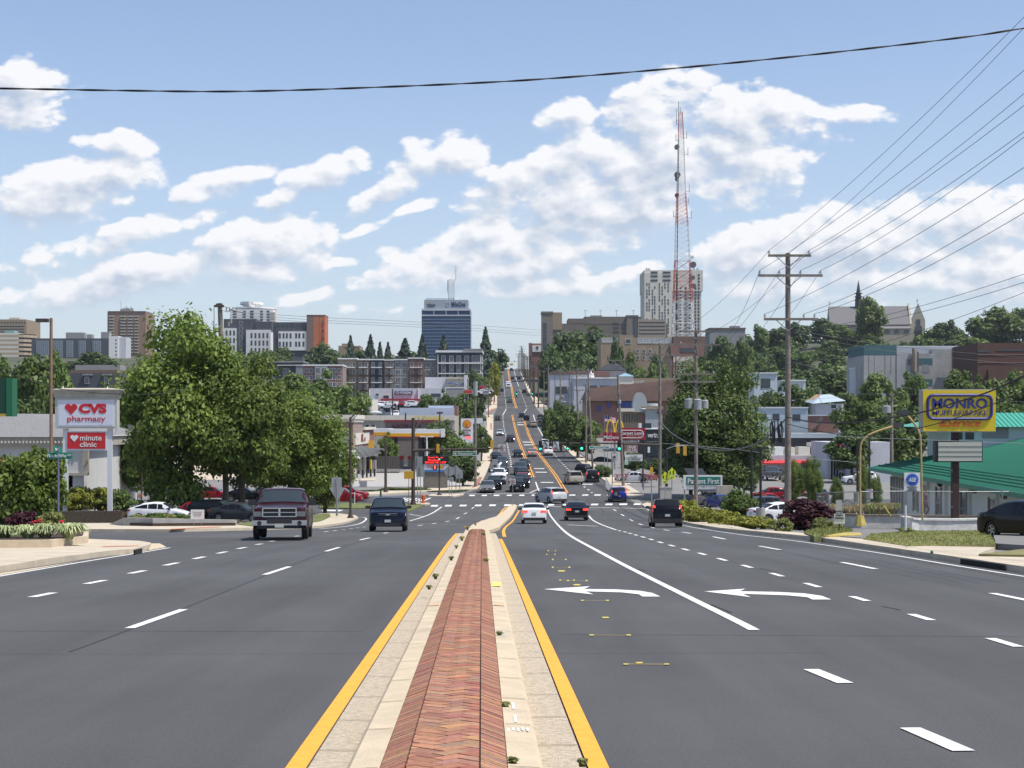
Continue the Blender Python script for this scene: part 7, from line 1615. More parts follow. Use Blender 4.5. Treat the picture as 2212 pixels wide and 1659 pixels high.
# twisted service cable crossing right over the street
def top_cable():
 ctrl=[(-260,187),(0,191),(260,195.5),(500,197.5),(760,190.5),(1106,175),(1400,152.5),(1660,128),(1900,102),(2100,78),(2212,61),(2480,22)]
 pts=smooth_px(ctrl,10);mb=MB();mb2=MB();Yc=15.5;A=[];B_=[]
 P3=[P(px,py,Yc)for px,py in pts];s=0
 fine=[]
 for i in range(len(P3)-1):
  for k in range(3):fine.append(P3[i].lerp(P3[i+1],k/3))
 for i,p in enumerate(fine):
  if i:s+=(p-fine[i-1]).length
  a=s*7.5;d=.0052;A.append((p.x,p.y+math.sin(a)*d,p.z+math.cos(a)*d));B_.append((p.x,p.y-math.sin(a)*d,p.z-math.cos(a)*d))
 mb.path(A,.0056,6);mb.path(B_,.0056,6);o=mb.build('service_cable',m_wire);tag(o,'thick twisted black cable crossing the whole sky at the top','wire')
top_cable()
A_att=POLES['A'][0];Q=lambda px,py,Y:P(px,py,Y)
exits=[(A_att[0],(2212,37),'top crossarm left end'),(Vector((POLES['A'][1],80,Zp(549,80))),(2212,60),'top of the tallest pole'),(A_att[1],(2212,202),'top crossarm right end'),(A_att[2],(2212,152),'second crossarm far left'),(A_att[3],(2212,228),'second crossarm inner left'),(A_att[4],(2212,285),'second crossarm inner right'),(A_att[5],(2212,296),'second crossarm far right'),(A_att[6],(2212,362),'third crossarm left end'),(A_att[7],(2212,430),'third crossarm inner right'),(A_att[8],(2212,460),'third crossarm right end'),(Vector((POLES['A'][1],79.8,Zp(715,80))),(2212,592),'bracket under the third crossarm'),(Vector((POLES['A'][1],79.8,Zp(722,80))),(2212,610),'lower bracket of the tallest pole'),(Vector((POLES['A'][1]-.3,79.8,Zp(790,80))),(2212,632),'middle of the tallest pole')]
for i,(a,(ex,ey),lb)in enumerate(exits):
 e=P(ex,ey,46);d=e-a
 end=a+d*1.55;end.z+=1.0;sag0=.9;t=1/1.55;target=e.z;z_lin=a.z+(end.z-a.z)*t;sag=max(.1,(z_lin-target)/(4*t*(1-t)))
 wire(a,end,sag,'black wire running up right from the %s'%lb,r=.0105 if i<10 else .008,n=28)
# spans between the poles
def span(k1,k2,n,sag,r=.014,mat=None):
 a1,a2=POLES[k1][0],POLES[k2][0]
 for i in range(n):
  p=a1[min(i,len(a1)-1)];q=a2[min(int(i*len(a2)/max(1,n)),len(a2)-1)]
  wire(p,q,sag*(1+.1*i),'sagging wire %s of the span between %s'%(['first','second','third','fourth','fifth','sixth'][i],{'AB':'the tallest and the transformer pole','BC':'the transformer and the signal pole','CD':'the signal pole and the leaning pole','DE':'the leaning pole and the next','EF':'the pole by the arches and the next','FG':'the two poles above the street trees','GH':'the two poles at the tree shadow'}[k1+k2]),r=r,mat=mat or m_wireg)
span('A','B',6,.9,.011,m_wire);span('B','C',6,1.3,.014);span('C','D',5,1.6,.016);span('D','E',4,1.5,.018);span('E','F',3,1.3,.02);span('F','G',2,1.6,.022);span('G','H',2,1.6,.024)
zA=lambda y:Zp(y,80);Ax=POLES['A'][1]
# heavy communication cables sweeping along the right
def pxwire(pts,Ys,label,r,mat=None,n=8,group='overhead wires'):
 p=smooth_px(pts,n);mb=MB();m_=len(p);L3=[]
 ty=[Yy for Yy in Ys]
 for i,(px,py)in enumerate(p):
  t=i/(m_-1);Y=1/((1-t)/ty[0]+t/ty[1])if len(ty)==2 else ty[0];L3.append(tuple(P(px,py,Y)))
 mb.path(L3,r,5);o=mb.build('overhead_wire',mat or m_wire);return tag(o,label,'wire',group)
pxwire([(1421,905),(1450,935),(1490,958),(1530,970),(1590,971),(1650,950),(1701,901)],(165,80),'thick cable bundle drooping from the signal pole to the tallest pole',.045,m_wireg)
pxwire([(1701,901),(1760,912),(1830,913),(1900,906),(1990,891),(2070,868),(2140,845),(2212,812),(2300,770)],(80,48),'thick black cable from the tallest pole across the muffler sign',.030)
pxwire([(1701,916),(1790,935),(1880,940),(1960,930),(2060,905),(2140,875),(2212,847),(2300,812)],(80,48),'second black cable sagging in front of the muffler sign',.018)
pxwire([(1701,928),(1760,938),(1860,945),(2000,950),(2212,958)],(80,60),'thin pale wire crossing behind the muffler sign post',.010,M('wire_pale',(.4,.4,.4),.6))
pxwire([(1425,957),(1500,963),(1600,972),(1700,985),(1860,1000)],(165,150),'pale wire level with the right signal arm',.018,M('wire_pale',(.4,.4,.4),.6))
for i,(pts,Ys,lb)in enumerate([([(1717,712),(1800,728),(1950,750),(2212,772)],(80,140),'upper pale wire from the tallest pole toward the warehouse'),([(1717,718),(1800,738),(1950,762),(2212,788)],(80,140),'lower pale wire from the tallest pole toward the warehouse'),([(1711,782),(1800,805),(1900,828),(2020,848)],(80,150),'pale wire sloping down in front of the middle trees'),([(1425,830),(1480,842),(1560,852),(1700,862),(1790,860),(1925,850),(2212,868)],(165,180),'pale wire pair behind the transformer pole'),([(1425,873),(1500,884),(1600,896),(1700,906),(1820,922)],(165,150),'pale wire below the transformers'),([(1717,735),(1745,810),(1775,870)],(80,110),'guy wire slanting down right of the tallest pole'),([(1440,868),(1455,925),(1475,985)],(160,172),'guy wire slanting through the dark tree'),([(-60,775),(0,801),(60,820),(120,838),(200,848),(280,852),(350,850),(400,840)],(60,95),'dark wire passing in front of the pharmacy sign top'),([(1378,868),(1400,905),(1430,935)],(200,168),'slack cable loop left of the signal pole')]):
 pxwire(pts,Ys,lb,.012 if i not in(7,)else .016,m_wireg if i not in(5,7)else m_wire)
for i,(y0,y1)in enumerate([(674,712),(680,719),(685,724)]):
 pxwire([(496,y0),(700,y0+12),(911,y0+22),(1100,y1-4),(1180,y1+2),(1400,y1+14)],(93,330),'thin wire %s of three crossing the distant towers'%['top','middle','lowest'][i],.012,m_wireg)
for i,(x0,y0,x1,y1,Yw,lb)in enumerate([(1030,871,1200,866,480,'wire over the second crosswalk'),(1030,824,1150,820,640,'wire across the upper slope'),(1040,846,1160,850,600,'wire across the slope by the white van'),(1050,898,1200,915,450,'wire slanting over the second junction')]):
 wire(P(x0,y0,Yw),P(x1,y1,Yw),.8,lb,r=.05)
# wires of the hill poles
hk=['H']+['h%d'%i for i in range(13)]
for side,dz in((0,0),(1,0)):
 mb=MB()
for k1,k2 in zip(hk,hk[1:6]):
 for s in(-1,1):
  a=Vector((POLES[k1][1]+s*1.2,POLES[k1][2],POLES[k1][3]+POLES[k1][5](798 if k1=='H' else 790)));b_=Vector((POLES[k2][1]+s*1.2,POLES[k2][2],POLES[k2][3]+POLES[k2][5](788)))
  wire(a,b_,1.0,'%s wire between the hill poles beyond the %s'%('left' if s<0 else 'right',{'H':'second crosswalk','h0':'nearest hill pole','h1':'second hill pole','h2':'third hill pole','h3':'fourth hill pole'}[k1]),r=.03,mat=m_wireg)
# black splice coils at the tallest pole
mb=MB();r_=random.Random(3)
for i in range(12):a=r_.uniform(-.9,-.35);mb.path([(Ax+a,79.9,zA(905+r_.random()*10)),(Ax+a+r_.uniform(-.15,.15),79.9,zA(930)),(Ax+a+r_.uniform(-.1,.1),79.9,zA(948+r_.random()*15))],.03,5)
o=mb.build('cable_coils',m_wire);tag(o,'hanging bunch of black cable slack left of the tallest pole','cable')
# ---- red and white mast
def mast():
 Y=560;px0=1476;x=Xp(px0,Y);zb=G(x,Y)-1;o=empty('radio_mast',(x,Y,zb),0,'tall red and white lattice radio mast with drum antennas','mast')
 lx=lambda p:Xp(p,Y)-x;lz=lambda p:Zp(p,Y)-zb;mr_=M('mast_red',(.42,.06,.04),.6);mw=M('mast_white',(.58,.60,.60),.6)
 def colf_band(zz):
  y=HY-(zz+zb-CH)*FPX/Y
  return 'r' if(y>744 or 563<y<652 or 418<y<487 or y<300)else 'w'
 secs_=[(815,744,1450,1502,1452,1499,3,.17),(744,652,1452,1499,1455,1495,4,.15),(652,563,1455,1495,1458,1490,4,.12),(563,487,1458,1490,1460,1486,7,.075),(487,418,1460,1486,1462,1481,8,.07),(418,300,1462,1481,1465,1477,16,.06),(300,242,1465,1477,1466,1474,10,.055)]
 for(yb,yt,a,c,a2,c2,n,r)in secs_:
  z0,z1=(lz(yb)if yb!=815 else 0),lz(yt);d0,d1=(c-a)*Y/FPX*.8,(c2-a2)*Y/FPX*.8
  ms=lattice(lx(a),lx(c),-d0/2,d0/2,z0,z1,lx(a2),lx(c2),-d1/2,d1/2,n,r,lambda t,z0=z0,z1=z1:colf_band(z0+(z1-z0)*t))
  for k,m in ms.items():m.build('lattice_section',mr_ if k=='r' else mw,o,fixn=False)
 md=M('drum_grey',(.12,.11,.11),.6)
 for(p,y,r)in((1462,318,.9),(1463,378,1.1),(1462,387,.7),(1462,422,.75),(1497,572,1.1),(1496,600,.8),(1498,618,.9),(1495,556,.6)):
  m1=MB();m1.tube((lx(p),-.8,lz(y)),(lx(p),.2,lz(y)),r,n=12);m1.build('drum_antenna',md if p<1490 else mw if y==556 else md,o)
 for(p,y0,y1,q)in((1461,262,236,1465),(1466,252,222,1467),(1470,245,232,1471),(1483,300,284,1474),(1486,336,318,1476),(1460,305,290,1466),(1461,270,255,1465),(1489,415,398,1480),(1455,470,455,1465),(1494,472,455,1484),(1487,440,428,1480),(1466,240,218,1467)):
  m1=MB();m1.tube((lx(p),-.2,lz(y0)),(lx(p),-.2,lz(y1)),.10,n=4);m1.tube((lx(p),-.2,lz(y0)-0+.3),(lx(q),-.2,lz(y0)+.3),.08,n=4);m1.build('whip_antenna',m_steel,o)
 m1=MB();m1.tube((lx(1458),-1,0),(lx(1466),0,lz(300)),.16,n=4);m1.build('feeder_cable',m_wire,o)
mast()
# ---- signals
m_sig=M('signal_black',(.02,.02,.02),.5);m_sigy=M('signal_yellow',(.60,.33,.03),.5)
m_gon=M('green_lit',(.05,1,.55),.4,emit=2.2);m_ron=M('red_lit',(1,.08,.03),.4,emit=2.5)
m_signw=M('sign_white',(.66,.67,.66),.5);m_signg=M('sign_green',(.012,.20,.12),.45);m_signk=M('sign_black',(.02,.02,.02),.5)
def signal(px,y0,y1,Y,label,lit=None,arrow_=False,back=False,side=False):
 x=Xp(px,Y);h=(y1-y0)*Y/FPX;o=empty('traffic_signal',(x,Y,Zp(y1,Y)),0,label,'traffic light','traffic signals')
 w=h*.17;mb=MB();mb.box(-w,w,-.12,.14,0,h);mb.build('housing',m_sigy if back else m_sig,o)
 for k in range(3):
  z=h*(.17+.33*k)
  if back:mb=MB();mb.tube((0,.14,z),(0,.34,z),w*.8,n=8);mb.build('visor',m_sig,o);continue
  mb=MB();mb.tube((0,-.15,z),(0,-.12,z),w*.72,n=12);mb.build('lens',M('lens_dark',(.02,.02,.02),.3)if k or not lit else(m_sig if arrow_ else m_gon),o)
  mb=MB();mb.path([(-w*.8,-.12,z),(-w*.8,-.34,z)],.02,4);mb.path([(w*.8,-.12,z),(w*.8,-.34,z)],.02,4);mb.box(-w*.8,w*.8,-.34,-.12,z+w*.75,z+w*.82);mb.build('visor',m_sig,o)
 if arrow_:
  z=h*.17;s=w*1.15;mb=MB();mb.add([(-s*.8,-.2,z),(-s*.1,-.2,z+s*.6),(-s*.1,-.2,z+s*.18),(s*.75,-.2,z+s*.18),(s*.75,-.2,z-s*.18),(-s*.1,-.2,z-s*.18),(-s*.1,-.2,z-s*.6)],[(0,1,2,3,4,5,6)]);mb.build('arrow_lens',m_gon,o)
 return o
def post(name,px,yb,yt,label,cat,r=.05,mat=None,Y=None,base=None,group=None,n=8):
 if Y is None:Y=Yof(yb,.14)
 x=Xp(px,Y);zb=Zp(yb,Y);H_=Zp(yt,Y)-zb;o=empty(name,(x,Y,zb),0,label,cat,group)
 mb=MB();mb.tube((0,0,-.1),(0,0,H_),r,r*.85,n);mb.build('post',mat or m_galv,o,smooth=True)
 if base:mb=MB();mb.tube((0,0,-.05),(0,0,.45),base,r*1.2,8);mb.tube((0,0,0),(0,0,.12),base*1.15,base*1.1,8);mb.build('base',mat or m_galv,o)
 return o,x,Y,zb,H_
# left mast arm
o,x,Y,zb,H_=post('signal_pole',892.5,1090,903,'dark wooden looking signal pole carrying the left mast arm','signal pole',.20,m_brownm,base=.3)
lx=lambda p:Xp(p,Y)-x;lz=lambda p:Zp(p,Y)-zb
mb=MB();mb.path([(0,-.2,lz(973)),(lx(960),-.2,lz(971)),(lx(1080),-.2,lz(968))],[.15,.11,.07],8);mb.build('mast_arm',m_brownm,o);
mb=MB();mb.path([(0,0,lz(932)),(lx(906),-3,lz(918)),(lx(925),-6,lz(900))],.03,5);mb.path([(0,0,lz(940)),(lx(908),-3,lz(915)),(lx(912),-6,lz(902))],.03,5);mb.build('stay',m_galv,o)
def sign(name,px0,px1,y0,y1,Y,label,mat,cat='sign',edge=None,group=None,depth=.03):
 x=Xp((px0+px1)/2,Y);z=Zp(y1,Y);w=(px1-px0)*Y/FPX;h=(y1-y0)*Y/FPX;o=empty(name,(x,Y,z),0,label,cat,group)
 mb=MB();mb.box(-w/2,w/2,0,depth,0,h);mb.build('panel',mat,o)
 if edge:
  mb=MB();t=.03 if w<2 else .06
  for b in((-w/2,w/2,h-t,h),(-w/2,w/2,0,t),(-w/2,-w/2+t,t,h-t),(w/2-t,w/2,t,h-t)):mb.box(b[0],b[1],-.012,-.002,b[2],b[3])
  mb.build('border',edge,o)
 return o,w,h
s,w,h=sign('street_name_sign',978.5,1030,975,984.5,163,'green left arrow street name sign hung below the left mast arm',m_signg,edge=m_signw)
text('Fairmount',.27,m_signw,s,(.05,-.02,h*.48),width=1.45,bold=.02);text('AVE',.13,m_signw,s,(w*.43,-.02,h*.62),width=.3)
mb=MB();mb.add([(-w*.46,-.015,h*.5),(-w*.38,-.015,h*.75),(-w*.38,-.015,h*.6),(-w*.35,-.015,h*.6),(-w*.35,-.015,h*.4),(-w*.38,-.015,h*.4),(-w*.38,-.015,h*.25)],[(0,1,2,3,4,5,6)]);mb.build('arrow',m_signw,s)
m_circ=M('sign_redring',(.30,.02,.03),.5)
def uturn(px0,px1,y0,y1,Y,label):
 s,w,h=sign('no_u_turn_sign',px0,px1,y0,y1,Y,label,m_signw);c=(0,-.02,h/2);r=min(w,h)*.42;mb=MB()
 for k in range(20):
  a0,a1=2*math.pi*k/20,2*math.pi*(k+1)/20;q=[(math.cos(a)*rr,-.015,h/2+math.sin(a)*rr)for a,rr in((a0,r),(a1,r),(a1,r*.82),(a0,r*.82))];mb.add(q,[(0,1,2,3)])
 mb.add([(-r*.66,-.03,h/2+r*.52),(-r*.52,-.03,h/2+r*.66),(r*.66,-.03,h/2-r*.52),(r*.52,-.03,h/2-r*.66)],[(0,1,2,3)]);mb.build('ring',m_circ,s)
 mb=MB();pts=[(r*.3,-.022,h/2-r*.5),(r*.3,-.022,h/2+r*.2)]+[(math.cos(a)*r*.3,-.022,h/2+r*.2+math.sin(a)*r*.3)for a in(.8,1.57,2.35)]+[(-r*.3,-.022,h/2+r*.2),(-r*.3,-.022,h/2-r*.2)];mb.path(pts,r*.09,4);mb.add([(-r*.55,-.03,h/2-r*.15),(-r*.05,-.03,h/2-r*.15),(-r*.3,-.03,h/2-r*.5)],[(0,1,2)]);mb.build('u_turn_symbol',m_signk,s)
uturn(1076.5,1091.5,960.5,975,163,'white square no u turn sign at the end of the left mast arm')
signal(999,976,986,163,'signal under the left mast arm')if False else None
signal(946,959,978,162,'yellow backed signal facing away on the left mast arm',back=True);signal(1063,950,970,162,'yellow backed signal facing away near the left arm end',back=True)
signal(949.5,980,994,163,'signal with lit green arrow above the red message board',lit=True,arrow_=True)
signal(799,951,968,230,'left one of two yellow signals beside the brick pharmacy',back=True);signal(805,951,968,230,'right one of two yellow signals beside the brick pharmacy',back=True)
# right mast arm
att,x,Y,zb,lx,lz=POLES['C'];po=[q for q in bpy.data.objects if q.get('label','').startswith('wooden pole holding')][0]
mb=MB();mb.path([(0,-.3,lz(961)),(lx(1320),-.35,lz(957.5)),(lx(1166),-.4,lz(957))],[.13,.09,.06],8);mb.build('mast_arm',m_brownm,po)
YS=Y-.7
signal(1167.5,952,973,YS,'left arrow signal at the tip of the right mast arm',lit=True,arrow_=True);signal(1226.5,952,972,YS,'left arrow signal right of the two turn only signs',lit=True,arrow_=True)
signal(1256.5,951,972,YS,'round green signal left of the green street sign',lit=True);signal(1337.5,951,973,YS,'round green signal right of the green street sign',lit=True)
for k,(a,c)in enumerate(((1173.5,1186.5),(1195,1208))):
 s,w,h=sign('lane_use_sign',a,c,953,970.5,YS,['left turn only sign beside the arm tip signal','left turn only sign, right one of two'][k],m_signw,edge=m_signk,group='left turn only signs')
 text('ONLY',.17,m_signk,s,(0,-.02,h*.16),width=w*.7,bold=.03);mb=MB();mb.path([(w*.18,-.03,h*.33),(w*.16,-.03,h*.52),(0,-.03,h*.68),(-w*.12,-.03,h*.76)],.045,5);mb.add([(-w*.38,-.03,h*.86),(-w*.02,-.03,h*.92),(-w*.2,-.03,h*.62)],[(0,1,2)]);mb.build('arrow',m_signk,s)
s,w,h=sign('street_name_sign',1273,1317,963.5,970,YS+.2,'green street name sign hung on the right mast arm',m_signg,edge=m_signw);text('Fairmount',.2,m_signw,s,(.05,-.02,h*.48),width=1.35,bold=.02);text('AVE',.09,m_signw,s,(w*.43,-.02,h*.6),width=.22)
signal(1464.5,957,979,170,'yellow signal seen edge on left of the transformer pole',back=True);signal(1479.5,963,984,170,'yellow signal seen edge on just left of the transformer pole',back=True)
# second junction signals
wire(P(1000,861,560),P(1120,857,560),.2,'span wire of the second junction',r=.06);signal(1115.5,853,859,560,'small dark signal over the second junction',back=False);signal(1116,845,852,600,'green lit signal left one over the hill road',lit=True);signal(1150,845,852,600,'green lit signal right one over the hill road',lit=True)
s,w,h=sign('warning_sign',1101,1108.5,785,789.5,960,'small yellow board hanging over the road crest',m_sigy);wire(P(1085,779,990),P(1120,781,990),.3,'span wire of the crest junction',r=.08)
for k,(px,y)in enumerate(((1095,779),(1100,779),(1111,780))):signal(px,y-1.5,y+2,985,['left','middle','right'][k]+' tiny signal over the road crest')
s,w,h=sign('street_name_sign',1091,1103,857,860,558,'tiny green sign over the second junction',m_signg);s,w,h=sign('street_name_sign',1160,1176,848,850,600,'tiny green sign right of the hill signals',m_signg)
# pedestrian signals and posts on the left islands
o,x,Y,zb,H_=post('signal_post',949,1069.5,978,'slim dark post with red hand signal before the pharmacy board sign','signal pole',.09,m_brownm,base=.26)
lz=lambda p:Zp(p,Y)-zb;lx=lambda p:Xp(p,Y)-x
mb=MB();mb.box(lx(935),lx(944),-.3,0,lz(1015),lz(1004));mb.build('pedestrian_signal',m_sig,o)
mb=MB();mb.box(lx(938.3),lx(941.2),-.34,-.30,lz(1013),lz(1008));
for k in range(4):mb.box(lx(937.9+k*.95),lx(938.5+k*.95),-.34,-.30,lz(1008),lz(1005.3))
mb.build('red_hand',m_ron,o);mb=MB();mb.box(lx(951),lx(957),-.2,.1,lz(1014),lz(1004));mb.build('side_signal',m_sigy,o)
o,x,Y,zb,H_=post('light_pole',833,1063,952,'brown light pole with small flood lamp in front of the wooden fence','street lamp',.17,m_brownm,base=.26);mb=MB();mb.cbox((-.75,-.3,H_-1.0),(1.0,.5,.18));mb.tube((0,0,H_-1.2),(-.5,-.2,H_-1.0),.05,n=5);mb.build('lamp_head',m_alu,o)
o,x,Y,zb,H_=post('street_lamp',757,1119,901,'brown street lamp with long curved arm over the side street','street lamp',.10,m_brownm,base=.24)
lx=lambda p:Xp(p,Y)-x;lz=lambda p:Zp(p,Y)-zb;pts=[(0,0,lz(905)),(lx(762),0,lz(898)),(lx(775),0,lz(890)),(lx(788),0,lz(887)),(lx(800),0,lz(887))];mb=MB();mb.path(pts,[.06,.055,.05,.045,.04],6);mb.path([(0,0,lz(912)),(lx(775),0,lz(891.5))],.025,5);mb.build('lamp_arm',m_brownm,o)
mb=MB();mb.ball((lx(811),0,lz(891.5)),.42,10,sc_=(1.35,.5,.32));mb.build('lamp_head',M('lamp_white',(.55,.57,.56),.4),o,smooth=True)
# brown lamp post by the left pharmacy
o,x,Y,zb,H_=post('lamp_post',110.5,1120,687,'tall square brown lamp post with one flat head at the left pharmacy','street lamp',.115,M('lamp_brown',(.20,.13,.085),.7,var=.2,vscale=2),Y=100,n=4)
mb=MB();mb.cbox((-.55,0,H_-.15),(.75,.4,.22));mb.build('lamp_head',m_brownm,o)
# assorted posts seen from behind
def backsign(px,yb,yt,shape,s,label,r=.045,Y=None,n=1):
 o,x,Y,zb,H_=post('road_sign',px,yb,yt,label,'road sign',r,m_galv,Y=Y)
 c=H_-s*.6;k={'diamond':4,'octagon':8,'pentagon':5,'triangle':3}.get(shape,4);mb=MB()
 if shape=='rect':pts=[(-s*.42,c-s*.55),(s*.42,c-s*.55),(s*.42,c+s*.55),(-s*.42,c+s*.55)]
 else:
  ph={'diamond':0,'octagon':math.pi/8,'pentagon':math.pi/2,'triangle':-math.pi/2}[shape];pts=[(math.cos(ph+2*math.pi*i/k)*s*.6,c+math.sin(ph+2*math.pi*i/k)*s*.6)for i in range(k)]
 mb.face_prism(pts,.06,.09);mb.build('sign_panel',m_alu,o);return o
backsign(970.5,1069,1007,'octagon',1.0,'grey backed octagonal sign left of two before the uphill walk');backsign(976,1069,1030,'rect',.5,'short grey post right beside the octagon back');backsign(985,1066,1004,'diamond',1.15,'yellowish grey diamond sign back near the uphill walk');backsign(993,1064,1015,'rect',.9,'rectangular sign back between diamond and uphill walk')
backsign(727,1111,1030,'rect',.75,'sign back behind the street lamp of the side street island',Y=100);backsign(728.5,1110,1044,'triangle',.95,'yield sign back on the side street island',Y=99);backsign(733,1092,1028,'rect',.8,'sign back farther on the grass strip',Y=None)
backsign(902,1087,985,'rect',1.2,'tall thin sign back right of the left mast pole');backsign(908,1088,1006,'rect',1.0,'lower sign back by the orange hydrant')
o,x,Y,zb,H_=post('marker_post',766,1088,1063,'white marker post in front of the red suvs','post',.05,m_signw)
o,x,Y,zb,H_=post('green_pole',684.5,1088,1012,'thick green pole base left of the red suvs','pole',.26,M('pole_green',(.05,.085,.06),.6),Y=150)
o,x,Y,zb,H_=post('marker_post',822.5,1073,1056,'short green marker post on the corner verge','post',.12,M('pole_green',(.05,.085,.06),.6))
o,x,Y,zb,H_=post('parking_sign',776,1063,1024,'small white sign on a pole before the bollards','sign',.04,m_woodd,Y=212);mb=MB();mb.box(-.18,.18,-.06,-.03,H_-.8,H_);mb.build('panel',m_signw,o)
mb=MB();mb.box(-.45,.45,-.35,.35,0,.75);o=mb.build('utility_cabinet',m_alu,None,(Xp(785,205),205,G(0,205)));tag(o,'small grey utility box before the brick pharmacy lot','utility box')
# hydrant
def hydrant():
 Y=Yof(1087,.15);x=Xp(914.5,Y);o=empty('fire_hydrant',(x,Y,Zp(1087,Y)),0,'orange fire hydrant at the signal pole','fire hydrant');mo=M('hydrant_orange',(.62,.11,.03),.45)
 mb=MB();mb.tube((0,0,0),(0,0,.08),.2,n=12);mb.tube((0,0,.08),(0,0,.75),.15,.145,12);mb.tube((0,0,.55),(0,0,.62),.19,n=12);mb.build('barrel',mo,o,smooth=True)
 mb=MB();mb.ball((0,0,.76),.17,10,sc_=(1,1,.9));mb.tube((0,0,.9),(0,0,1.0),.045,n=6);mb.build('bonnet',mo,o,smooth=True)
 for s in(-1,1):mb=MB();mb.tube((s*.13,0,.5),(s*.28,0,.5),.07,n=8);mb.build('outlet_cap',mo,o)
hydrant()
# yellow pedestrian head
o,x,Y,zb,H_=post('pedestrian_post',883,1090,1018,'pole with yellow pedestrian head left of the mast pole','signal pole',.03,m_brownm,Y=160);mb=MB();mb.box(-.45,.45,-.25,.2,H_-.75,H_);mb.build('yellow_head',m_sigy,o)
# no u turn on the median nose
o,x,Y,zb,H_=post('no_u_turn_post',1107.5,1092,1035,'slim post on the median nose carrying a no u turn sign','road sign',.035,m_galv);uturn(1101.5,1113.5,1034,1046.5,Y-.1,'no u turn sign on the slim post of the median nose')
# right side posts
def school(px0,px1,y0,y1,yb,Y,label):
 pc=(px0+px1)/2;o,x,Y,zb,H_=post('school_crossing_sign',pc,yb,y0+4,label,'road sign',.045,m_galv,Y=Y,group='school crossing signs')
 my=M('fluorescent_green',(.62,.72,.02),.5);lx=lambda p:Xp(p,Y)-x;lz=lambda p:Zp(p,Y)-zb
 mb=MB();mb.face_prism([(lx(px0+1),lz(y1)),(lx(px1-1),lz(y1)),(lx(px1),lz(y0+9)),(0,lz(y0)),(lx(px0),lz(y0+9))],-.09,-.06);mb.build('sign_panel',my,o)
 mb=MB();mb.box(lx(px0+2.5),lx(px1-2.5),-.09,-.06,lz(y1+8.5),lz(y1+1.5));mb.build('arrow_plate',my,o)
 mb=MB();mb.add([(-.18,-.1,lz(y1+7.2)),(-.14,-.1,lz(y1+4.2)),(-.06,-.1,lz(y1+5)),(.16,-.1,lz(y1+2.6)),(.2,-.1,lz(y1+3.4)),(-.01,-.1,lz(y1+5.8)),(.04,-.1,lz(y1+6.6))],[(0,1,2,3,4,5,6)]);mb.build('arrow',m_signk,o)
 mb=MB()
 for cx,s in((-.17,.8),(.14,1.0)):
  s=s*.72;z0=lz(y1-2);hh=.62*s;mb.ball((cx,-.10,z0+hh*.92),.055*s,8,sc_=(1,.3,1));mb.path([(cx,-.1,z0+hh*.82),(cx,-.1,z0+hh*.42)],.04*s,4);mb.path([(cx,-.1,z0+hh*.42),(cx-.09*s,-.1,z0)],.028,4);mb.path([(cx,-.1,z0+hh*.42),(cx+.09*s,-.1,z0)],.028,4);mb.path([(cx,-.1,z0+hh*.75),(cx-.13*s,-.1,z0+hh*.5)],.022,4);mb.path([(cx,-.1,z0+hh*.75),(cx+.11*s,-.1,z0+hh*.5)],.022,4)
 mb.build('walking_children',m_signk,o)
school(1429,1445,1018.5,1035.5,1088,146,'lime school crossing sign, left and lower of two beside the signal pole');school(1443,1460,1010,1026.5,1058,152,'lime school crossing sign, right and higher of two')
o,x,Y,zb,H_=post('pedestrian_post',1407.5,1088,1015,'grey post with a small yellow box left of the signal pole','post',.06,m_galv,Y=150);mb=MB();mb.box(-.14,.14,-.1,.1,H_-.4,H_+.25);mb.build('push_box',m_sigy,o)
mb=MB();mb.box(-.55,.55,-.35,.35,0,2.1);mb.box(-.6,.6,-.4,.4,2.1,2.16);o=mb.build('signal_cabinet',M('cabinet_beige',(.36,.36,.33),.5),None,(Xp(1438,158),158,G(0,158)-.1));tag(o,'tall beige signal cabinet behind the school crossing signs','cabinet')
o,x,Y,zb,H_=post('signal_pole',1440,1060,970,'black side street signal pole right of the wooden signal pole','signal pole',.14,m_signk,Y=168);mb=MB();mb.box(-.25,.25,-.4,-.1,H_-3.2,H_-2.4);mb.build('pedestrian_signal',m_sig,o);mb=MB();mb.path([(0,0,H_),(.8,-.2,H_+.3),(2.2,-.2,H_+.4)],.06,6);mb.build('arm',m_galv,o)
for i,(px,yb,yt,lb)in enumerate([(1390,1056,1040,'short grey post in the corner lot'),(1336,1075,1062,'dark post by the inner bollard')][:1]):post('marker_post',px,yb,yt,lb,'post',.1,m_galv,Y=175)
s,w,h=sign('lane_use_sign',1321.5,1333.5,979,994.5,207,'white crossed arrows lane sign left of the letter board',m_signw,edge=m_signk);mb=MB();mb.path([(-w*.3,-.03,h*.62),(-w*.1,-.03,h*.5),(w*.1,-.03,h*.42),(w*.3,-.03,h*.32)],.04,4);mb.path([(-w*.3,-.03,h*.34),(w*.3,-.03,h*.6)],.04,4);mb.path([(0,-.03,h*.75),(0,-.03,h*.25)],.03,4);mb.build('arrows',m_signk,s);mb=MB();mb.tube((-w*.4,.06,-3.4),(-w*.4,.06,h),.06,n=6);mb.build('post',m_woodd,s)
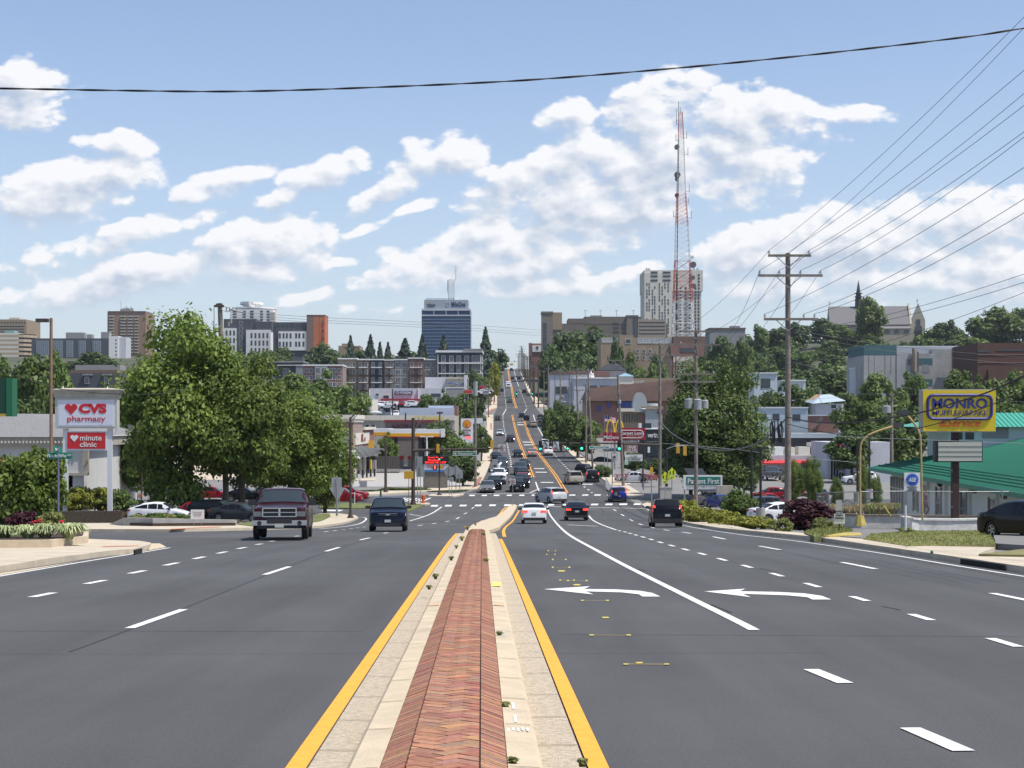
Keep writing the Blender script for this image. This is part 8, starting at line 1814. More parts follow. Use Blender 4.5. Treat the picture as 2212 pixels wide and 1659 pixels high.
# ---- business signs, right
def pylon_carpet():
 Y=205;o=empty('pylon_sign',(Xp(1366,Y),Y,G(0,Y)),0,'tall two post sign with red carpet store panel and burger panel','sign');lx=lambda p:Xp(p,Y)-Xp(1366,Y);lz=lambda p:Zp(p,Y)-G(0,Y)
 md=M('sign_dkred',(.30,.012,.03),.5)
 for p in(1347,1389):mb=MB();mb.box(lx(p)-.1,lx(p)+.1,.1,.3,0,lz(925));mb.build('post',m_signk,o)
 mb=MB();mb.box(lx(1337),lx(1394),0,.35,lz(950),lz(924));mb.build('red_panel',md,o)
 mb=MB();pts=[]
 z0,z1=lz(946),lz(929.5);rr=(z1-z0)/2;xe=lx(1390)-rr
 pts=[(lx(1339),-.03,z1),(xe,-.03,z1)]+[(xe+math.sin(a)*rr,-.03,(z0+z1)/2+math.cos(a)*rr)for a in np.linspace(.3,math.pi-.3,7)]+[(xe,-.03,z0),(lx(1339),-.03,z0)];mb.path(pts,.035,4);mb.build('white_outline',m_signw,o)
 text('Carpet Land',.55,m_signw,o,(lx(1364),-.04,lz(936.5)),width=(1389-1338)*Y/FPX,bold=.03);text('WHERE QUALITY COSTS LESS',.12,m_signw,o,(lx(1372),-.04,lz(942)),width=(1388-1354)*Y/FPX)
 mb=MB();mb.box(lx(1344),lx(1381),.05,.25,lz(955),lz(949.5));mb.build('hours_board',m_signw,o);text('OPEN: 9-00',.24,m_signk,o,(lx(1362),.03,lz(952.2)),width=(1379-1346)*Y/FPX,bold=.02)
 mb=MB();mb.box(lx(1355),lx(1376.5),0,.3,lz(978),lz(962));mb.build('burger_panel',md,o);mb=MB();
 for b in((1355,1376.5,962,962.6),(1355,1376.5,977.4,978),(1355,1355.6,962,978),(1375.9,1376.5,962,978)):mb.box(lx(b[0]),lx(b[1]),-.02,-.005,lz(b[3]),lz(b[2]))
 mb.build('border',m_signw,o);text('FIVE',.36,m_signw,o,(lx(1365.7),-.03,lz(967)),width=(1373.5-1358)*Y/FPX,bold=.05);text('GUYS',.36,m_signw,o,(lx(1365.7),-.03,lz(973.5)),width=(1375-1356.5)*Y/FPX,bold=.05)
 mb=MB();mb.box(lx(1350.5),lx(1388),.02,.3,lz(996),lz(982));mb.build('letter_board',m_signw,o)
 for k,t in enumerate(('IN A BIN','STORY CARPET ON SALE','NO  FINANCING')):text(t,.16,m_signk,o,(lx(1369.5),-.02,lz(985.2+k*3.9)),width=[.9,1.95,1.5][k],bold=.01)
 mb=MB();mb.box(lx(1349),lx(1357),-.05,.1,lz(1004),lz(995));mb.build('pale_board',M('pale_green',(.35,.50,.42),.6),o)
pylon_carpet()
def arches():
 Y=258;o=empty('restaurant_sign',(Xp(1328,Y),Y,G(0,Y)),0,'red restaurant sign board topped by a yellow double arch','sign');lx=lambda p:Xp(p,Y)-Xp(1328,Y);lz=lambda p:Zp(p,Y)-G(0,Y)
 mb=MB();mb.box(lx(1303),lx(1352),0,.3,lz(953),lz(934));mb.build('red_panel',M('sign_dkred',(.30,.012,.03),.5),o);text("McDonald's",.55,m_signw,o,(lx(1328),-.04,lz(944.5)),width=(1351-1304)*Y/FPX,bold=.03)
 my=M('arch_yellow',(.72,.50,.02),.45)
 for s in(-1,1):
  mb=MB();c=lx(1328)+s*.0;pts=[]
  for a in np.linspace(0,math.pi,12):pts.append((c+s*(.72-math.cos(a)*.62),-.02,lz(934)+math.sin(a)*2.0*(1 if True else 0)))
  mb.path(pts,.13,6);mb.build('arch',my,o)
 mb=MB();mb.tube((0,.3,0),(0,.3,lz(950)),.14,n=8);mb.build('post',m_galv,o)
arches()
def flagpole(px,Y,label,flag):
 o=empty('flagpole',(Xp(px,Y),Y,G(0,Y)),0,label,'flagpole','flagpoles');H_=Zp(895,Y)-G(0,Y);mb=MB();mb.tube((0,0,0),(0,0,H_),.05,.03,8);mb.build('pole',m_galv,o,smooth=True)
 if not flag:return
 W_,Hh=1.75,.95;vs=[];nx,ny=10,13
 for j in range(ny+1):
  for i in range(nx+1):u=i/nx;vs.append((.06+u*W_,-.02+.10*math.sin(u*7),H_-.25-Hh*j/ny-.25*u+.05*math.sin(u*6)))
 mb=MB()
 for j in range(ny):
  for i in range(nx):
   mi=2 if(j<7 and i<4)else(0 if j%2==0 else 1);a=j*(nx+1)+i;mb.add([vs[a],vs[a+1],vs[a+nx+2],vs[a+nx+1]],[(0,1,2,3)],mi)
 mb.build('flag',[M('flag_red',(.42,.03,.05),.8),M('flag_white',(.7,.7,.7),.8),M('flag_blue',(.02,.03,.16),.8)],o,smooth=True)
flagpole(1306,262,'white flagpole flying the striped flag before the arches',True);flagpole(1312,255,'plain white pole right of the flagpole',False);flagpole(1321,250,'third white pole with a small lamp by the arches',False)
def medical_sign():
 Y=160;o=empty('medical_sign',(Xp(1518,Y),Y,G(0,Y)),0,'wide white and green medical centre sign before the parked grey sedan','sign');lx=lambda p:Xp(p,Y)-Xp(1518,Y);lz=lambda p:Zp(p,Y)-G(0,Y)
 mb=MB();mb.box(lx(1476.5),lx(1560.5),0,.3,lz(1057.5),lz(1026.5));mb.build('panel',m_signw,o);mb=MB();mb.box(lx(1482.5),lx(1556.5),-.03,0,lz(1047.5),lz(1030));mb.build('green_field',M('sign_teal',(.01,.16,.11),.45),o)
 text('Patient First',.52,m_signw,o,(lx(1519.5),-.05,lz(1039.3)),width=(1553-1485)*Y/FPX,bold=.03);text('Primary and Urgent Care   8 am to 10 pm Every Day',.13,m_signk,o,(lx(1519.5),-.04,lz(1052.3)),width=(1554-1484)*Y/FPX)
 mb=MB();mb.add([(lx(1518)-.08,-.04,lz(1051)),(lx(1520)+.08,-.04,lz(1051)),(lx(1519.3),-.04,lz(1053.6))],[(0,1,2)]);mb.build('logo',M('sign_teal',(.01,.16,.11),.45),o)
 for p in(1479,1558):mb=MB();mb.box(lx(p)-.07,lx(p)+.07,.05,.2,0,lz(1057));mb.build('post',m_galv,o)
 o2=empty('building_number_sign',(Xp(1530,164),164,G(0,164)),0,'dark slanted zigzag number board around the green medical sign','sign');Y2=164;lx=lambda p:Xp(p,Y2)-Xp(1530,Y2);lz=lambda p:Zp(p,Y2)-G(0,Y2)
 ms=M('slate_board',(.10,.105,.115),.6);mb=MB();mb.face_prism([(lx(1477),lz(1011.5)),(lx(1518),lz(1012.5)),(lx(1529),lz(1030)),(lx(1490),lz(1030))],0,.25);mb.build('upper_board',ms,o2);mb=MB();mb.face_prism([(lx(1508),lz(1056)),(lx(1556),lz(1056)),(lx(1560),lz(1068)),(lx(1522),lz(1074))],0,.25);mb.build('lower_board',ms,o2);text('250',.35,m_alu,o2,(lx(1524),-.03,lz(1063)),bold=.02)
 mb=MB();mb.box(-.8,.8,0,.6,0,2.5);o3=mb.build('stone_sign_pier',W_STONE,None,(Xp(1566,158),158,G(0,158)-.3));tag(o3,'stone pier with pale plaques right of the green medical sign','sign')
 for k in range(3):mb=MB();mb.box(-.35,.45,-.03,0,.7+k*.32,.95+k*.32);mb.build('plaque',M('plaque',(.35,.45,.42),.6),o3)
medical_sign()
# picket fence, picnic table
mb=MB();a,c=Vector((Xp(1309,205),205,G(0,205))),Vector((Xp(1324,185),185,G(0,185)))
for i in range(22):p=a.lerp(c,i/21);mb.box(p.x-.05,p.x+.05,p.y-.02,p.y+.02,p.z,p.z+1.15-.25*(i/21))
o=mb.build('picket_fence',m_signw);tag(o,'short white picket fence left of the turning silver sedan','fence')
def picnic(px,py,Y,label):
 o=empty('picnic_table',(Xp(px,Y),Y,Zp(py,Y)),R(15),label,'picnic table','red picnic tables');mr_=M('picnic_red',(.28,.02,.02),.6)
 mb=MB();mb.box(-.9,.9,-.38,.38,.72,.77);mb.build('table_top',mr_,o)
 for s in(-1,1):mb=MB();mb.box(-.9,.9,s*.75-.14,s*.75+.14,.42,.46);mb.build('bench',mr_,o);mb=MB();mb.tube((s*.6,-.7,0),(s*.6,.25,.72),.04,n=4);mb.tube((s*.6,.7,0),(s*.6,-.25,.72),.04,n=4);mb.build('leg',mr_,o)
picnic(1412,1040,205,'red picnic table right of the turning silver sedan');picnic(1398,1036,215,'red picnic table behind the silver sedan boot');picnic(1342,1037,212,'red picnic table behind the silver sedan bonnet')
mb=MB();mb.box(-1.2,1.2,-.4,.4,0,.7);o=mb.build('planter',W_BRICK,None,(Xp(1400,222),222,G(0,222)));tag(o,'brick planter box behind the red picnic tables','planter')
# bollards and chains of the parking lot
pos=[]
for i,px in enumerate((1440,1581,1634,1659,1691,1777,1884,1980)):
 Y=168-(i*3.2);x=Xp(px,Y);z=G(x,Y);pos.append((x,Y,z))
 mb=MB();mb.tube((0,0,0),(0,0,1.25),.14,n=8);mb.ball((0,0,1.27),.15,8,sc_=(1,1,.5));o=mb.build('chain_post',m_signk,None,(x,Y,z));tag(o,'black chain post, %s from left in the chained row'%['first','second','third','fourth','fifth','sixth','seventh','eighth'][i],'post','black chain posts of the parking lot')
for i in range(len(pos)-1):
 a=Vector(pos[i])+Vector((0,0,1.05));b_=Vector(pos[i+1])+Vector((0,0,1.05));k=max(1,round((b_-a).length/2.8))
 mb=MB();pts=[]
 for q in range(12*k+1):t=q/(12*k);p=a.lerp(b_,t);p.z-=.42*4*((t*k)%1)*(1-(t*k)%1);pts.append(tuple(p))
 mb.path(pts,.035,4);o=mb.build('chain',m_signk);tag(o,'hanging chain %s from left between the black posts'%['first','second','third','fourth','fifth','sixth','seventh'][i],'chain','chains of the parking lot')
# slim black lamp posts right
for i,(px,yb,yt,Y)in enumerate([(1623.5,1098,970,118),(1643,1118,966,102),(1878,1072,937,135),(1852,1080,950,130)]):
 o,x,Y,zb,H_=post('parking_lamp',px,yb,yt,['black parking lot lamp post with round concrete foot by the grey sedan','nearer black parking lot lamp post by the white car','black lamp post left of the green roof','thin black lamp post behind the saplings'][i],'street lamp',.09,m_signk,Y=Y,group='black parking lot lamps')
 mb=MB();mb.tube((0,0,-.2),(0,0,.6),.30,n=12);mb.build('concrete_foot',m_concg,o);mb=MB();mb.cbox((.25,0,H_-.05),(.5,.3,.12));mb.build('lamp_head',m_signk,o)
upole('R1',1926,1000,852,'wooden pole with a grey transformer before the middle right trees',arms=[(853,1920,1932,())],r=.16,Y=150,trans=((1915,878,892,.38),),z=Zp(1000,150))
# ---- garage corner at right
def muffler_sign():
 Y=75;o=empty('garage_pylon_sign',(Xp(2068,Y),Y,Zp(1124,Y)),0,'big yellow and blue muffler shop sign on a rusty post','sign');lx=lambda p:Xp(p,Y)-Xp(2068,Y);lz=lambda p:Zp(p,Y)-Zp(1124,Y)
 my=M('sign_yellow',(.68,.50,.015),.4,var=.05);mn=M('sign_navyblue',(.025,.03,.18),.45);mr_=M('post_rust',(.045,.022,.018),.75,var=.5,vscale=6)
 mb=MB();mb.box(lx(2060),lx(2074.5),.2,.5,-.6,lz(933));mb.build('post',mr_,o);mb=MB();mb.box(lx(1991),lx(2151),.0,.55,lz(933.5),lz(840.5));mb.build('cabinet',m_alu,o)
 mb=MB();mb.box(lx(1993.5),lx(2150),-.05,.0,lz(931.5),lz(843));mb.build('yellow_face',my,o)
 def rrect(a,c,y0,y1,r,t,nm,mt):
  x0,x1,z0,z1=lx(a),lx(c),lz(y1),lz(y0);pts=[]
  for cx,cz,s in((x1-r,z1-r,0),(x0+r,z1-r,1),(x0+r,z0+r,2),(x1-r,z0+r,3)):
   for q in range(5):an=math.pi/2*(s+q/4);pts.append((cx+math.cos(an)*r,cz+math.sin(an)*r))
  pts.append(pts[0]);mb=MB()
  for p,q in zip(pts,pts[1:]):
   mb.tube((p[0],-.07,p[1]),(q[0],-.07,q[1]),t,n=6)
  mb.build(nm,mt,o)
 rrect(2003.5,2141,853.5,904.5,.26,.075,'blue_frame',mn)
 text('MONRO',.49,mn,o,(lx(2072.5),-.08,lz(871.5)),width=(2132-2013)*Y/FPX,bold=.06);text('MUFFLER/BRAKE',.24,mn,o,(lx(2072.5),-.08,lz(892)),width=(2131-2013)*Y/FPX,bold=.012)
 mb=MB();mb.box(lx(2030),lx(2118),-.062,-.055,lz(910),lz(900));mb.build('frame_gap',my,o)
 text('&Service',.40,M('sign_orange_red',(.55,.06,.02),.45),o,(lx(2073),-.09,lz(912.5)),width=(2117-2029)*Y/FPX,bold=.006,shear=.3)
 mb=MB();mb.box(lx(2020),lx(2123.5),.05,.4,lz(998.5),lz(952.5));mb.build('board_cabinet',m_signk,o);mb=MB();mb.box(lx(2027),lx(2121),.0,.05,lz(996),lz(955));mb.build('letter_board',M('board_cream',(.46,.47,.40),.6),o)
 for y in(964.5,975.5,985.5):mb=MB();mb.box(lx(2027),lx(2121),-.015,.0,lz(y+.5),lz(y-.3));mb.build('board_rail',m_frd,o)
 for y in(1015,1062,1094):mb=MB();mb.box(lx(2058.5),lx(2060),.2,.3,lz(y+3),lz(y));mb.build('step_bolt',m_galv,o)
muffler_sign()
m_ly=M('lamp_yellow',(.42,.31,.13),.6,var=.3,vscale=4)
def bentlamp(pts,Y,head,base,label):
 p0=P(pts[0][0],pts[0][1],Y);o=empty('bent_lamp_pole',p0,0,label,'street lamp','bent yellow lamp poles');mb=MB();q=smooth_px(pts,4);mb.path([tuple(P(a,b_,Y)-p0)for a,b_ in q],.045,8);mb.build('pole',m_ly,o,smooth=True)
 h=P(head[0],head[1],Y)-p0;mb=MB();mb.cbox(h,(.42,.3,.22));mb.build('flood_lamp',m_frd,o)
 if base:mb=MB();mb.tube((0,0,-.1),(0,0,.35),.28,.17,8);mb.build('base',M('kerb_yellow',(.44,.35,.09),.8,var=.3,vscale=6),o)
bentlamp([(1858,1131),(1858,1050),(1858.5,975),(1862,955),(1876,940),(1900,930),(1925,922),(1933,919)],72,(1941,918),True,'bent yellow lamp pole with flood lamp, left of the garage sign')
bentlamp([(1993,1125),(1991,1050),(1989,960),(1986,935),(1975,915),(1962,900),(1954,893)],70,(1950,890),False,'bent yellow lamp pole nearer the garage sign')
s,w,h=sign('garage_certificate_sign',1953.5,1987.5,1021,1061,73,'white hanging sign with a blue toothed circle by the yellow lamp',m_signw);mbx=MB();mblue=M('gear_blue',(.02,.09,.42),.45)
pts=[];c=(w*.0,h*.62);
for k in range(36):a=2*math.pi*k/36;rr=w*.36*(1.0 if k%2 else 1.13);pts.append((c[0]+math.cos(a)*rr,c[1]+math.sin(a)*rr))
mbx.face_prism(pts,-.03,-.005);mbx.build('gear_emblem',mblue,s);text('ASE',.19,m_signw,s,(c[0],-.045,c[1]),width=w*.5,bold=.04,shear=.2)
for k,t in enumerate(('AUTOMOTIVE','SERVICE','EXCELLENCE')):text(t,.05,m_signk,s,(0,-.02,h*.21-k*.075),width=w*(.66 if k!=1 else .45))
mb=MB();mb.tube((w*.5,-.0,h*.98),(w*.62,.0,h*.98),.015,n=4);mb.tube((w*.5,0,h*.05),(w*.62,0,h*.05),.015,n=4);mb.build('bracket',m_galv,s)
# retaining walls
m_block=M('painted_block',(.50,.50,.48),.85,var=.25,vscale=2.2,bump=.3,bscale=14)
def wallpx(name,pts,hpx,Y_of,label,mat,cap=None,th=.25):
 o=None;mb=MB();mc=MB()
 for(a,b_)in zip(pts,pts[1:]):
  pa,pb=[P(q[0],q[1],q[2]or Yof(q[1],.1))for q in(a,b_)];d=Vector((pb.x-pa.x,pb.y-pa.y,0)).normalized();nrm=Vector((-d.y,d.x,0))*th
  if nrm.y<0:nrm=-nrm
  ha,hb=a[3],b_[3]
  v=[pa,pb,pb+nrm,pa+nrm];top=[p+Vector((0,0,z))for p,z in zip(v,(ha,hb,hb,ha))];v=[p-Vector((0,0,.5))for p in v]
  mb.add(v+top,[(0,1,5,4),(1,2,6,5),(2,3,7,6),(3,0,4,7),(4,5,6,7)])
  if cap:t2=[p-nrm*.25*(1 if i<2 else-1)for i,p in enumerate(top)];mc.add([q+Vector((0,0,.004))for q in t2]+[p+Vector((0,0,.09))for p in t2],[(0,1,5,4),(1,2,6,5),(2,3,7,6),(3,0,4,7),(4,5,6,7),(0,3,2,1)])
 o=mb.build(name,mat);tag(o,label,'wall')
 if cap:c_=mc.build('coping',cap,o)
 return o
wallpx('block_wall',[(1760,1130,79,.36),(1790,1127,80,.36),(1860,1133,79,.40),(1990,1134,79,.40),(2150,1136,79,.42),(2240,1138,79,.42)],0,None,'long low painted block wall behind the drive with a dark coping',m_block,M('coping_dark',(.16,.12,.10),.9,var=.3))
wallpx('block_wall',[(1957,1134,78,.36),(1970,1153,71,.64),(1985,1151,71.5,.56),(2060,1150,72,.52),(2146,1146,73,.48)],0,None,'nearer white block wall with stained face above the dry grass',m_block,M('coping_white',(.56,.56,.53),.9,var=.2))
# drive and yellow kerb
drape('garage_drive',[UU([(1782,1157),(1862,1163),(1900,1152),(1958,1148),(1958,1138),(1840,1137),(1800,1141)],.15),UU([(2151,1175),(2225,1180),(2400,1180),(2400,1120),(2140,1140)],.15)],.17,asphalt('drive_asphalt',(.19,.185,.175),.2),side=.2)
m1=drape('yellow_kerb',[UU([(1766,1157),(1800,1150),(1858,1150),(1862,1155),(1840,1156),(1790,1157)],.2)],.2,M('kerb_yellow',(.44,.35,.09),.8,var=.3,vscale=6),side=.2)
drape('garage_lawn',[[(21,77),(24,130),(60,130),(60,77)]],.0,m_grass)
# chain link fence
def chainlink():
 pts=[(1763,1066,1113,80),(1790,1064,1118,78),(1860,1062,1118,76),(1958,1061,1116,77),(2060,1062,1116,79),(2165,1062,1117,79),(2225,1062,1117,79)];o=empty('chain_link_fence',P(1763,1116,79),0,'chain link fence on the block wall before the white garage','fence');o0=Vector(o.location)
 for i,(px,t,b_,Y)in enumerate(pts):mb=MB();mb.tube(P(px,b_,Y)-o0,P(px,t-2,Y)-o0,.035 if i else .05,n=6);mb.build('post',m_galv if i else m_signk,o)
 mb=MB();mb.path([tuple(P(px,t,Y)-o0)for px,t,b_,Y in pts],.022,5);mb.build('top_rail',m_galv,o)
 mesh_m=bpy.data.materials.new('chain_mesh');mesh_m.use_nodes=True
 for a,b2 in zip(pts,pts[1:]):
  mb=MB();A0,A1=P(a[0],a[2],a[3])-o0,P(a[0],a[1],a[3])-o0;B0,B1=P(b2[0],b2[2],b2[3])-o0,P(b2[0],b2[1],b2[3])-o0;n=int((B0-A0).length/.11)
  H1=(A1-A0).length;kk=H1/(B0-A0).length
  for i in range(-int(n*kk)-1,n):
   for s in(0,1):
    u0,u1=i/n,i/n+kk;v0,v1=0.,1.
    if u0<0:v0=-u0/kk;u0=0.
    if u1>1:v1=1-(u1-1)/kk;u1=1.
    if v1<=v0:continue
    if s:u0,u1=1-u0,1-u1
    p=A0.lerp(B0,u0).lerp(A1.lerp(B1,u0),v0);q=A0.lerp(B0,u1).lerp(A1.lerp(B1,u1),v1);mb.tube(p,q,.0022,n=3,cap=False)
  mb.build('chain_mesh',m_galv,o,fixn=False)
chainlink()
def smallsign(px,yb,yt,Y,panels,label):
 o,x,Y,zb,H_=post('notice_board',px,yb,yt,label,'sign',.03,m_woodd,Y=Y);lx=lambda p:Xp(p,Y)-x;lz=lambda p:Zp(p,Y)-zb
 for(a,c,y0,y1,mt,txts)in panels:
  mb=MB();mb.box(lx(a),lx(c),-.06,-.03,lz(y1),lz(y0));mb.build('panel',mt,o)
  for(t,y,hh,wd,mm)in txts:text(t,hh,mm,o,(lx((a+c)/2),-.075,lz(y)),width=wd)
ml_=M('notice_grey',(.50,.53,.50),.6)
smallsign(1813,1140,1080,60,[(1801,1824.5,1104,1131,ml_,[('TOWED AT',1113,.05,.28,m_signk),('OWNER EXPENSE',1119,.05,.34,m_signk)]),(1801,1824.5,1104,1109,m_signk,[('PRIVATE',1106.6,.05,.26,m_signw)]),(1805,1818,1080,1103,M('notice_old',(.34,.36,.35),.6),[])],'private parking notice board at the purple bush')
o,x,Y,zb,H_=post('guy_marker',1956,1140,1092,'white guy marker tube at the corner of the nearer block wall','post',.045,m_signw,Y=64)
mb=MB();mb.tube((0,0,0),(.45,.1,.0),.05,n=6);o=mb.build('pipe',M('kerb_yellow',(.44,.35,.09),.8,var=.3,vscale=6),None,P(1910,1094,78));o.rotation_euler=(0,R(55),0);o.scale=(1.3,1.1,1.1);tag(o,'leaning yellow pipe behind the chain link fence','pipe')
mb=MB();mb.ball((0,0,.045),.045,8);o=mb.build('green_bottle',M('bottle_green',(.01,.20,.08),.2),None,(*U(2013,1207,.02),G(10,38)+.02));tag(o,'small green bottle lying in the right gutter','bottle')
# storm drains
def drain(pts,zl,lab):
 o=drape('storm_drain',[pts],zl,M('drain_dark',(.008,.008,.008),.9),kind=None);tag(o,lab,'storm drain')
def inlet(x0,y0,x1,y1,z0,h,lab):
 a=Vector((x0,y0,G(x0,y0)+z0));b_=Vector((x1,y1,G(x1,y1)+z0));up=Vector((0,0,h));d=(b_-a).normalized();n=Vector((-d.y,d.x,0))*.02
 if n.x*(a.x)>0:n=-n
 mb=MB();mb.add([a+n,b_+n,b_+n+up,a+n+up,a-n,b_-n,b_-n+up,a-n+up],[(0,1,2,3),(4,7,6,5),(0,4,5,1),(1,5,6,2),(2,6,7,3),(3,7,4,0)]);o=mb.build('storm_drain',M('drain_dark',(.008,.008,.008),.9));tag(o,lab,'storm drain')
ua,ub=U(2076,1218.3),U(2168,1232);inlet(ua[0]-.0,ua[1],ub[0]-.0,ub[1],.0,.125,'dark storm drain slot in the right kerb')
ua,ub=U(290,1199),U(306,1195);inlet(ua[0],ua[1],ub[0],ub[1],.0,.14,'dark storm drain slot in the left near kerb')
# ---- left signs
def cvs_sign():
 Y=120.5;K=Y/92;o=empty('pharmacy_pylon_sign',(Xp(187,Y),Y,G(-34,Y)),R(0),'white two post pharmacy sign with red lettering and red clinic panel','sign');lx=lambda p:Xp(p,Y)-Xp(187,Y);lz=lambda p:Zp(p,Y)-G(-34,Y)
 mw=M('post_white',(.60,.62,.64),.5);mr_=M('cvs_red',(.50,.012,.02),.45);mf=M('sign_face',(.60,.62,.70),.4);mg=M('sign_stucco',(.46,.46,.42),.9,var=.08)
 for a,c in((134.5,144.5),(230.5,240.5)):mb=MB();mb.box(lx(a),lx(c),.15,.42,-.5,lz(926));mb.build('post',mw,o)
 mb=MB();mb.box(lx(119),lx(253),0,.75,lz(926),lz(858));mb.build('cabinet',mg,o);mb=MB();mb.box(lx(124.5),lx(247.5),-.02,0,lz(921.5),lz(864));mb.build('inner_frame',M('frame_pale',(.62,.66,.66),.5),o);mb=MB();mb.box(lx(127),lx(244),-.035,-.02,lz(919),lz(866.5));mb.build('white_face',mf,o)
 mb=MB();mb.box(lx(116.5),lx(255.5),-.08,.83,lz(858.5),lz(852));mb.box(lx(113),lx(259),-.17,.92,lz(848),lz(843));mb.box(lx(110.5),lx(262),-.24,1.0,lz(843),lz(841))
 mb.add([(lx(116.5),-.08,lz(852)),(lx(255.5),-.08,lz(852)),(lx(259),-.17,lz(848)),(lx(113),-.17,lz(848)),(lx(116.5),.83,lz(852)),(lx(255.5),.83,lz(852)),(lx(259),.92,lz(848)),(lx(113),.92,lz(848))],[(0,1,2,3),(4,7,6,5),(1,5,6,2),(0,3,7,4)])
 mb.build('cornice',W_STONE,o);mb=MB();mb.add([(lx(110.5),-.24,lz(841)),(lx(262),-.24,lz(841)),(lx(262),1.0,lz(841)),(lx(110.5),1.0,lz(841)),(lx(135),.3,lz(838)),(lx(240),.3,lz(838))],[(0,1,5,4),(1,2,5),(2,3,4,5),(3,0,4)]);mb.build('cap',M('cap_tan',(.42,.38,.30),.8),o)
 for p in(134,230):mb=MB();mb.tube((lx(p),.3,lz(841)),(lx(p),.3,lz(834)),.10,.02,8);mb.build('finial',mw,o)
 def heart(cx,cy,s,mt,par):
  mb=MB();q=[(0,-1),(.92,0),(.92,.30),(.62,.62),(.30,.62),(0,.34),(-.30,.62),(-.62,.62),(-.92,.30),(-.92,0)];mb.face_prism([(lx(cx)+x*s,lz(cy)+z*s)for x,z in q],-.06,-.036);mb.build('heart_emblem',mt,par)
 heart(154,881.5,.385*K,mr_,o);text('CVS',.56*K,mr_,o,(lx(200.3),-.05,lz(882.5)),width=(230.5-170)*Y/FPX,bold=.13,align='CENTER');text('pharmacy',.42*K,mr_,o,(lx(187),-.05,lz(906)),width=(228-145.5)*Y/FPX,bold=.012)
 mb=MB();mb.box(lx(143),lx(230.5),.1,.3,lz(973),lz(931.5));mb.build('clinic_frame',mw,o);mb=MB();mb.box(lx(144.5),lx(227),.07,.1,lz(969.5),lz(934));mb.build('clinic_panel',mr_,o)
 mb=MB();q=[(0,-1),(.92,0),(.92,.30),(.62,.62),(.30,.62),(0,.34),(-.30,.62),(-.62,.62),(-.92,.30),(-.92,0)];mb.face_prism([(lx(160)+x*.24*K,lz(945.5)+z*.24*K)for x,z in q],.045,.068);mb.build('heart_emblem',m_signw,o)
 text('minute',.30*K,m_signw,o,(lx(195.7),.055,lz(946)),width=(219-172.5)*Y/FPX,bold=.02);text('clinic',.30*K,m_signw,o,(lx(190),.055,lz(960)),width=(208-172)*Y/FPX,bold=.02)
 mb=MB();mb.path([(lx(249),.3,lz(926)),(lx(249.5),.3,lz(931)),(lx(246),.3,lz(937)),(lx(240.5),.3,lz(941))],.018,5);mb.build('cable',mw,o)
cvs_sign()
def green_board():
 Y=62;o=empty('green_sign_board',(Xp(-20,Y),Y,Zp(899.5,Y)),0,'dark green box sign with yellow bottom strip cut by the left edge','sign');w=Xp(27,Y)-Xp(-20,Y);h=(899.5-817)*Y/FPX
 mb=MB();mb.box(-2.4,w*.72,0,.6,0,h);mb.build('green_face',M('board_green',(.006,.05,.028),.5),o);mb=MB();mb.box(w*.72,w,-.03,.6,0,h);mb.build('side_frame',M('board_green_light',(.012,.13,.055),.5),o);mb=MB();mb.box(-2.4,w*.71,-.02,0,.0,h*.07);mb.build('yellow_strip',M('strip_yellow',(.50,.33,.03),.5),o)
 mb=MB();mb.tube((-1.4,.3,-5.5),(-1.4,.3,0),.15,n=8);mb.build('post',m_galv,o)
green_board()
o,x,Y,zb,H_=post('street_name_post',126,1122,966,'blue grey post with two green street name plates in the flower bed','road sign',.045,M('post_bluegrey',(.14,.15,.26),.5),Y=58)
mb=MB();lx=lambda p:Xp(p,Y)-x;lz=lambda p:Zp(p,Y)-zb;mb.box(lx(102),lx(156.5),-.03,.0,lz(991.5),lz(977.5));pl=mb.build('name_plate',m_signg,o)
text('Radcliffe',.115,m_signw,o,(lx(123.5),-.04,lz(984.5)),width=(144-103)*Y/FPX,bold=.02);text('RD',.07,m_signw,o,(lx(150.5),-.04,lz(983)),width=.12)
mb=MB();mb.add([(lx(118),-.22,lz(963)),(lx(129.5),.2,lz(966)),(lx(129.5),.2,lz(978.5)),(lx(118),-.22,lz(976.5))],[(0,1,2,3)]);pl=mb.build('name_plate',m_signg,o);text('York',.10,m_signw,o,(lx(122.8),-.08,lz(970.8)),width=.15,bold=.02,rz=math.atan2(.42,lx(129.5)-lx(118)))
# timber bed and grey planter wall
wallpx('timber_wall',[(112,1128,118,.8),(262,1127.5,118,.8),(285,1127,119,.6)],0,None,'dark timber sleeper wall of the shrub bed below the pharmacy sign',M('sleeper',(.075,.055,.035),.95,var=.35,vscale=6),th=.3)
wallpx('planter_wall',[(236,1134,0,.05),(268,1137,0,.50),(330,1138,0,.48),(512,1136.5,0,.36)],0,None,'curved grey concrete planter wall below the white hatchback',m_concg,th=.3)
drape('planter_soil',[UU([(272,1129.5),(330,1130.5),(508,1129.5),(520,1122),(268,1120)],.3)],.3,m_mulch,side=.3)
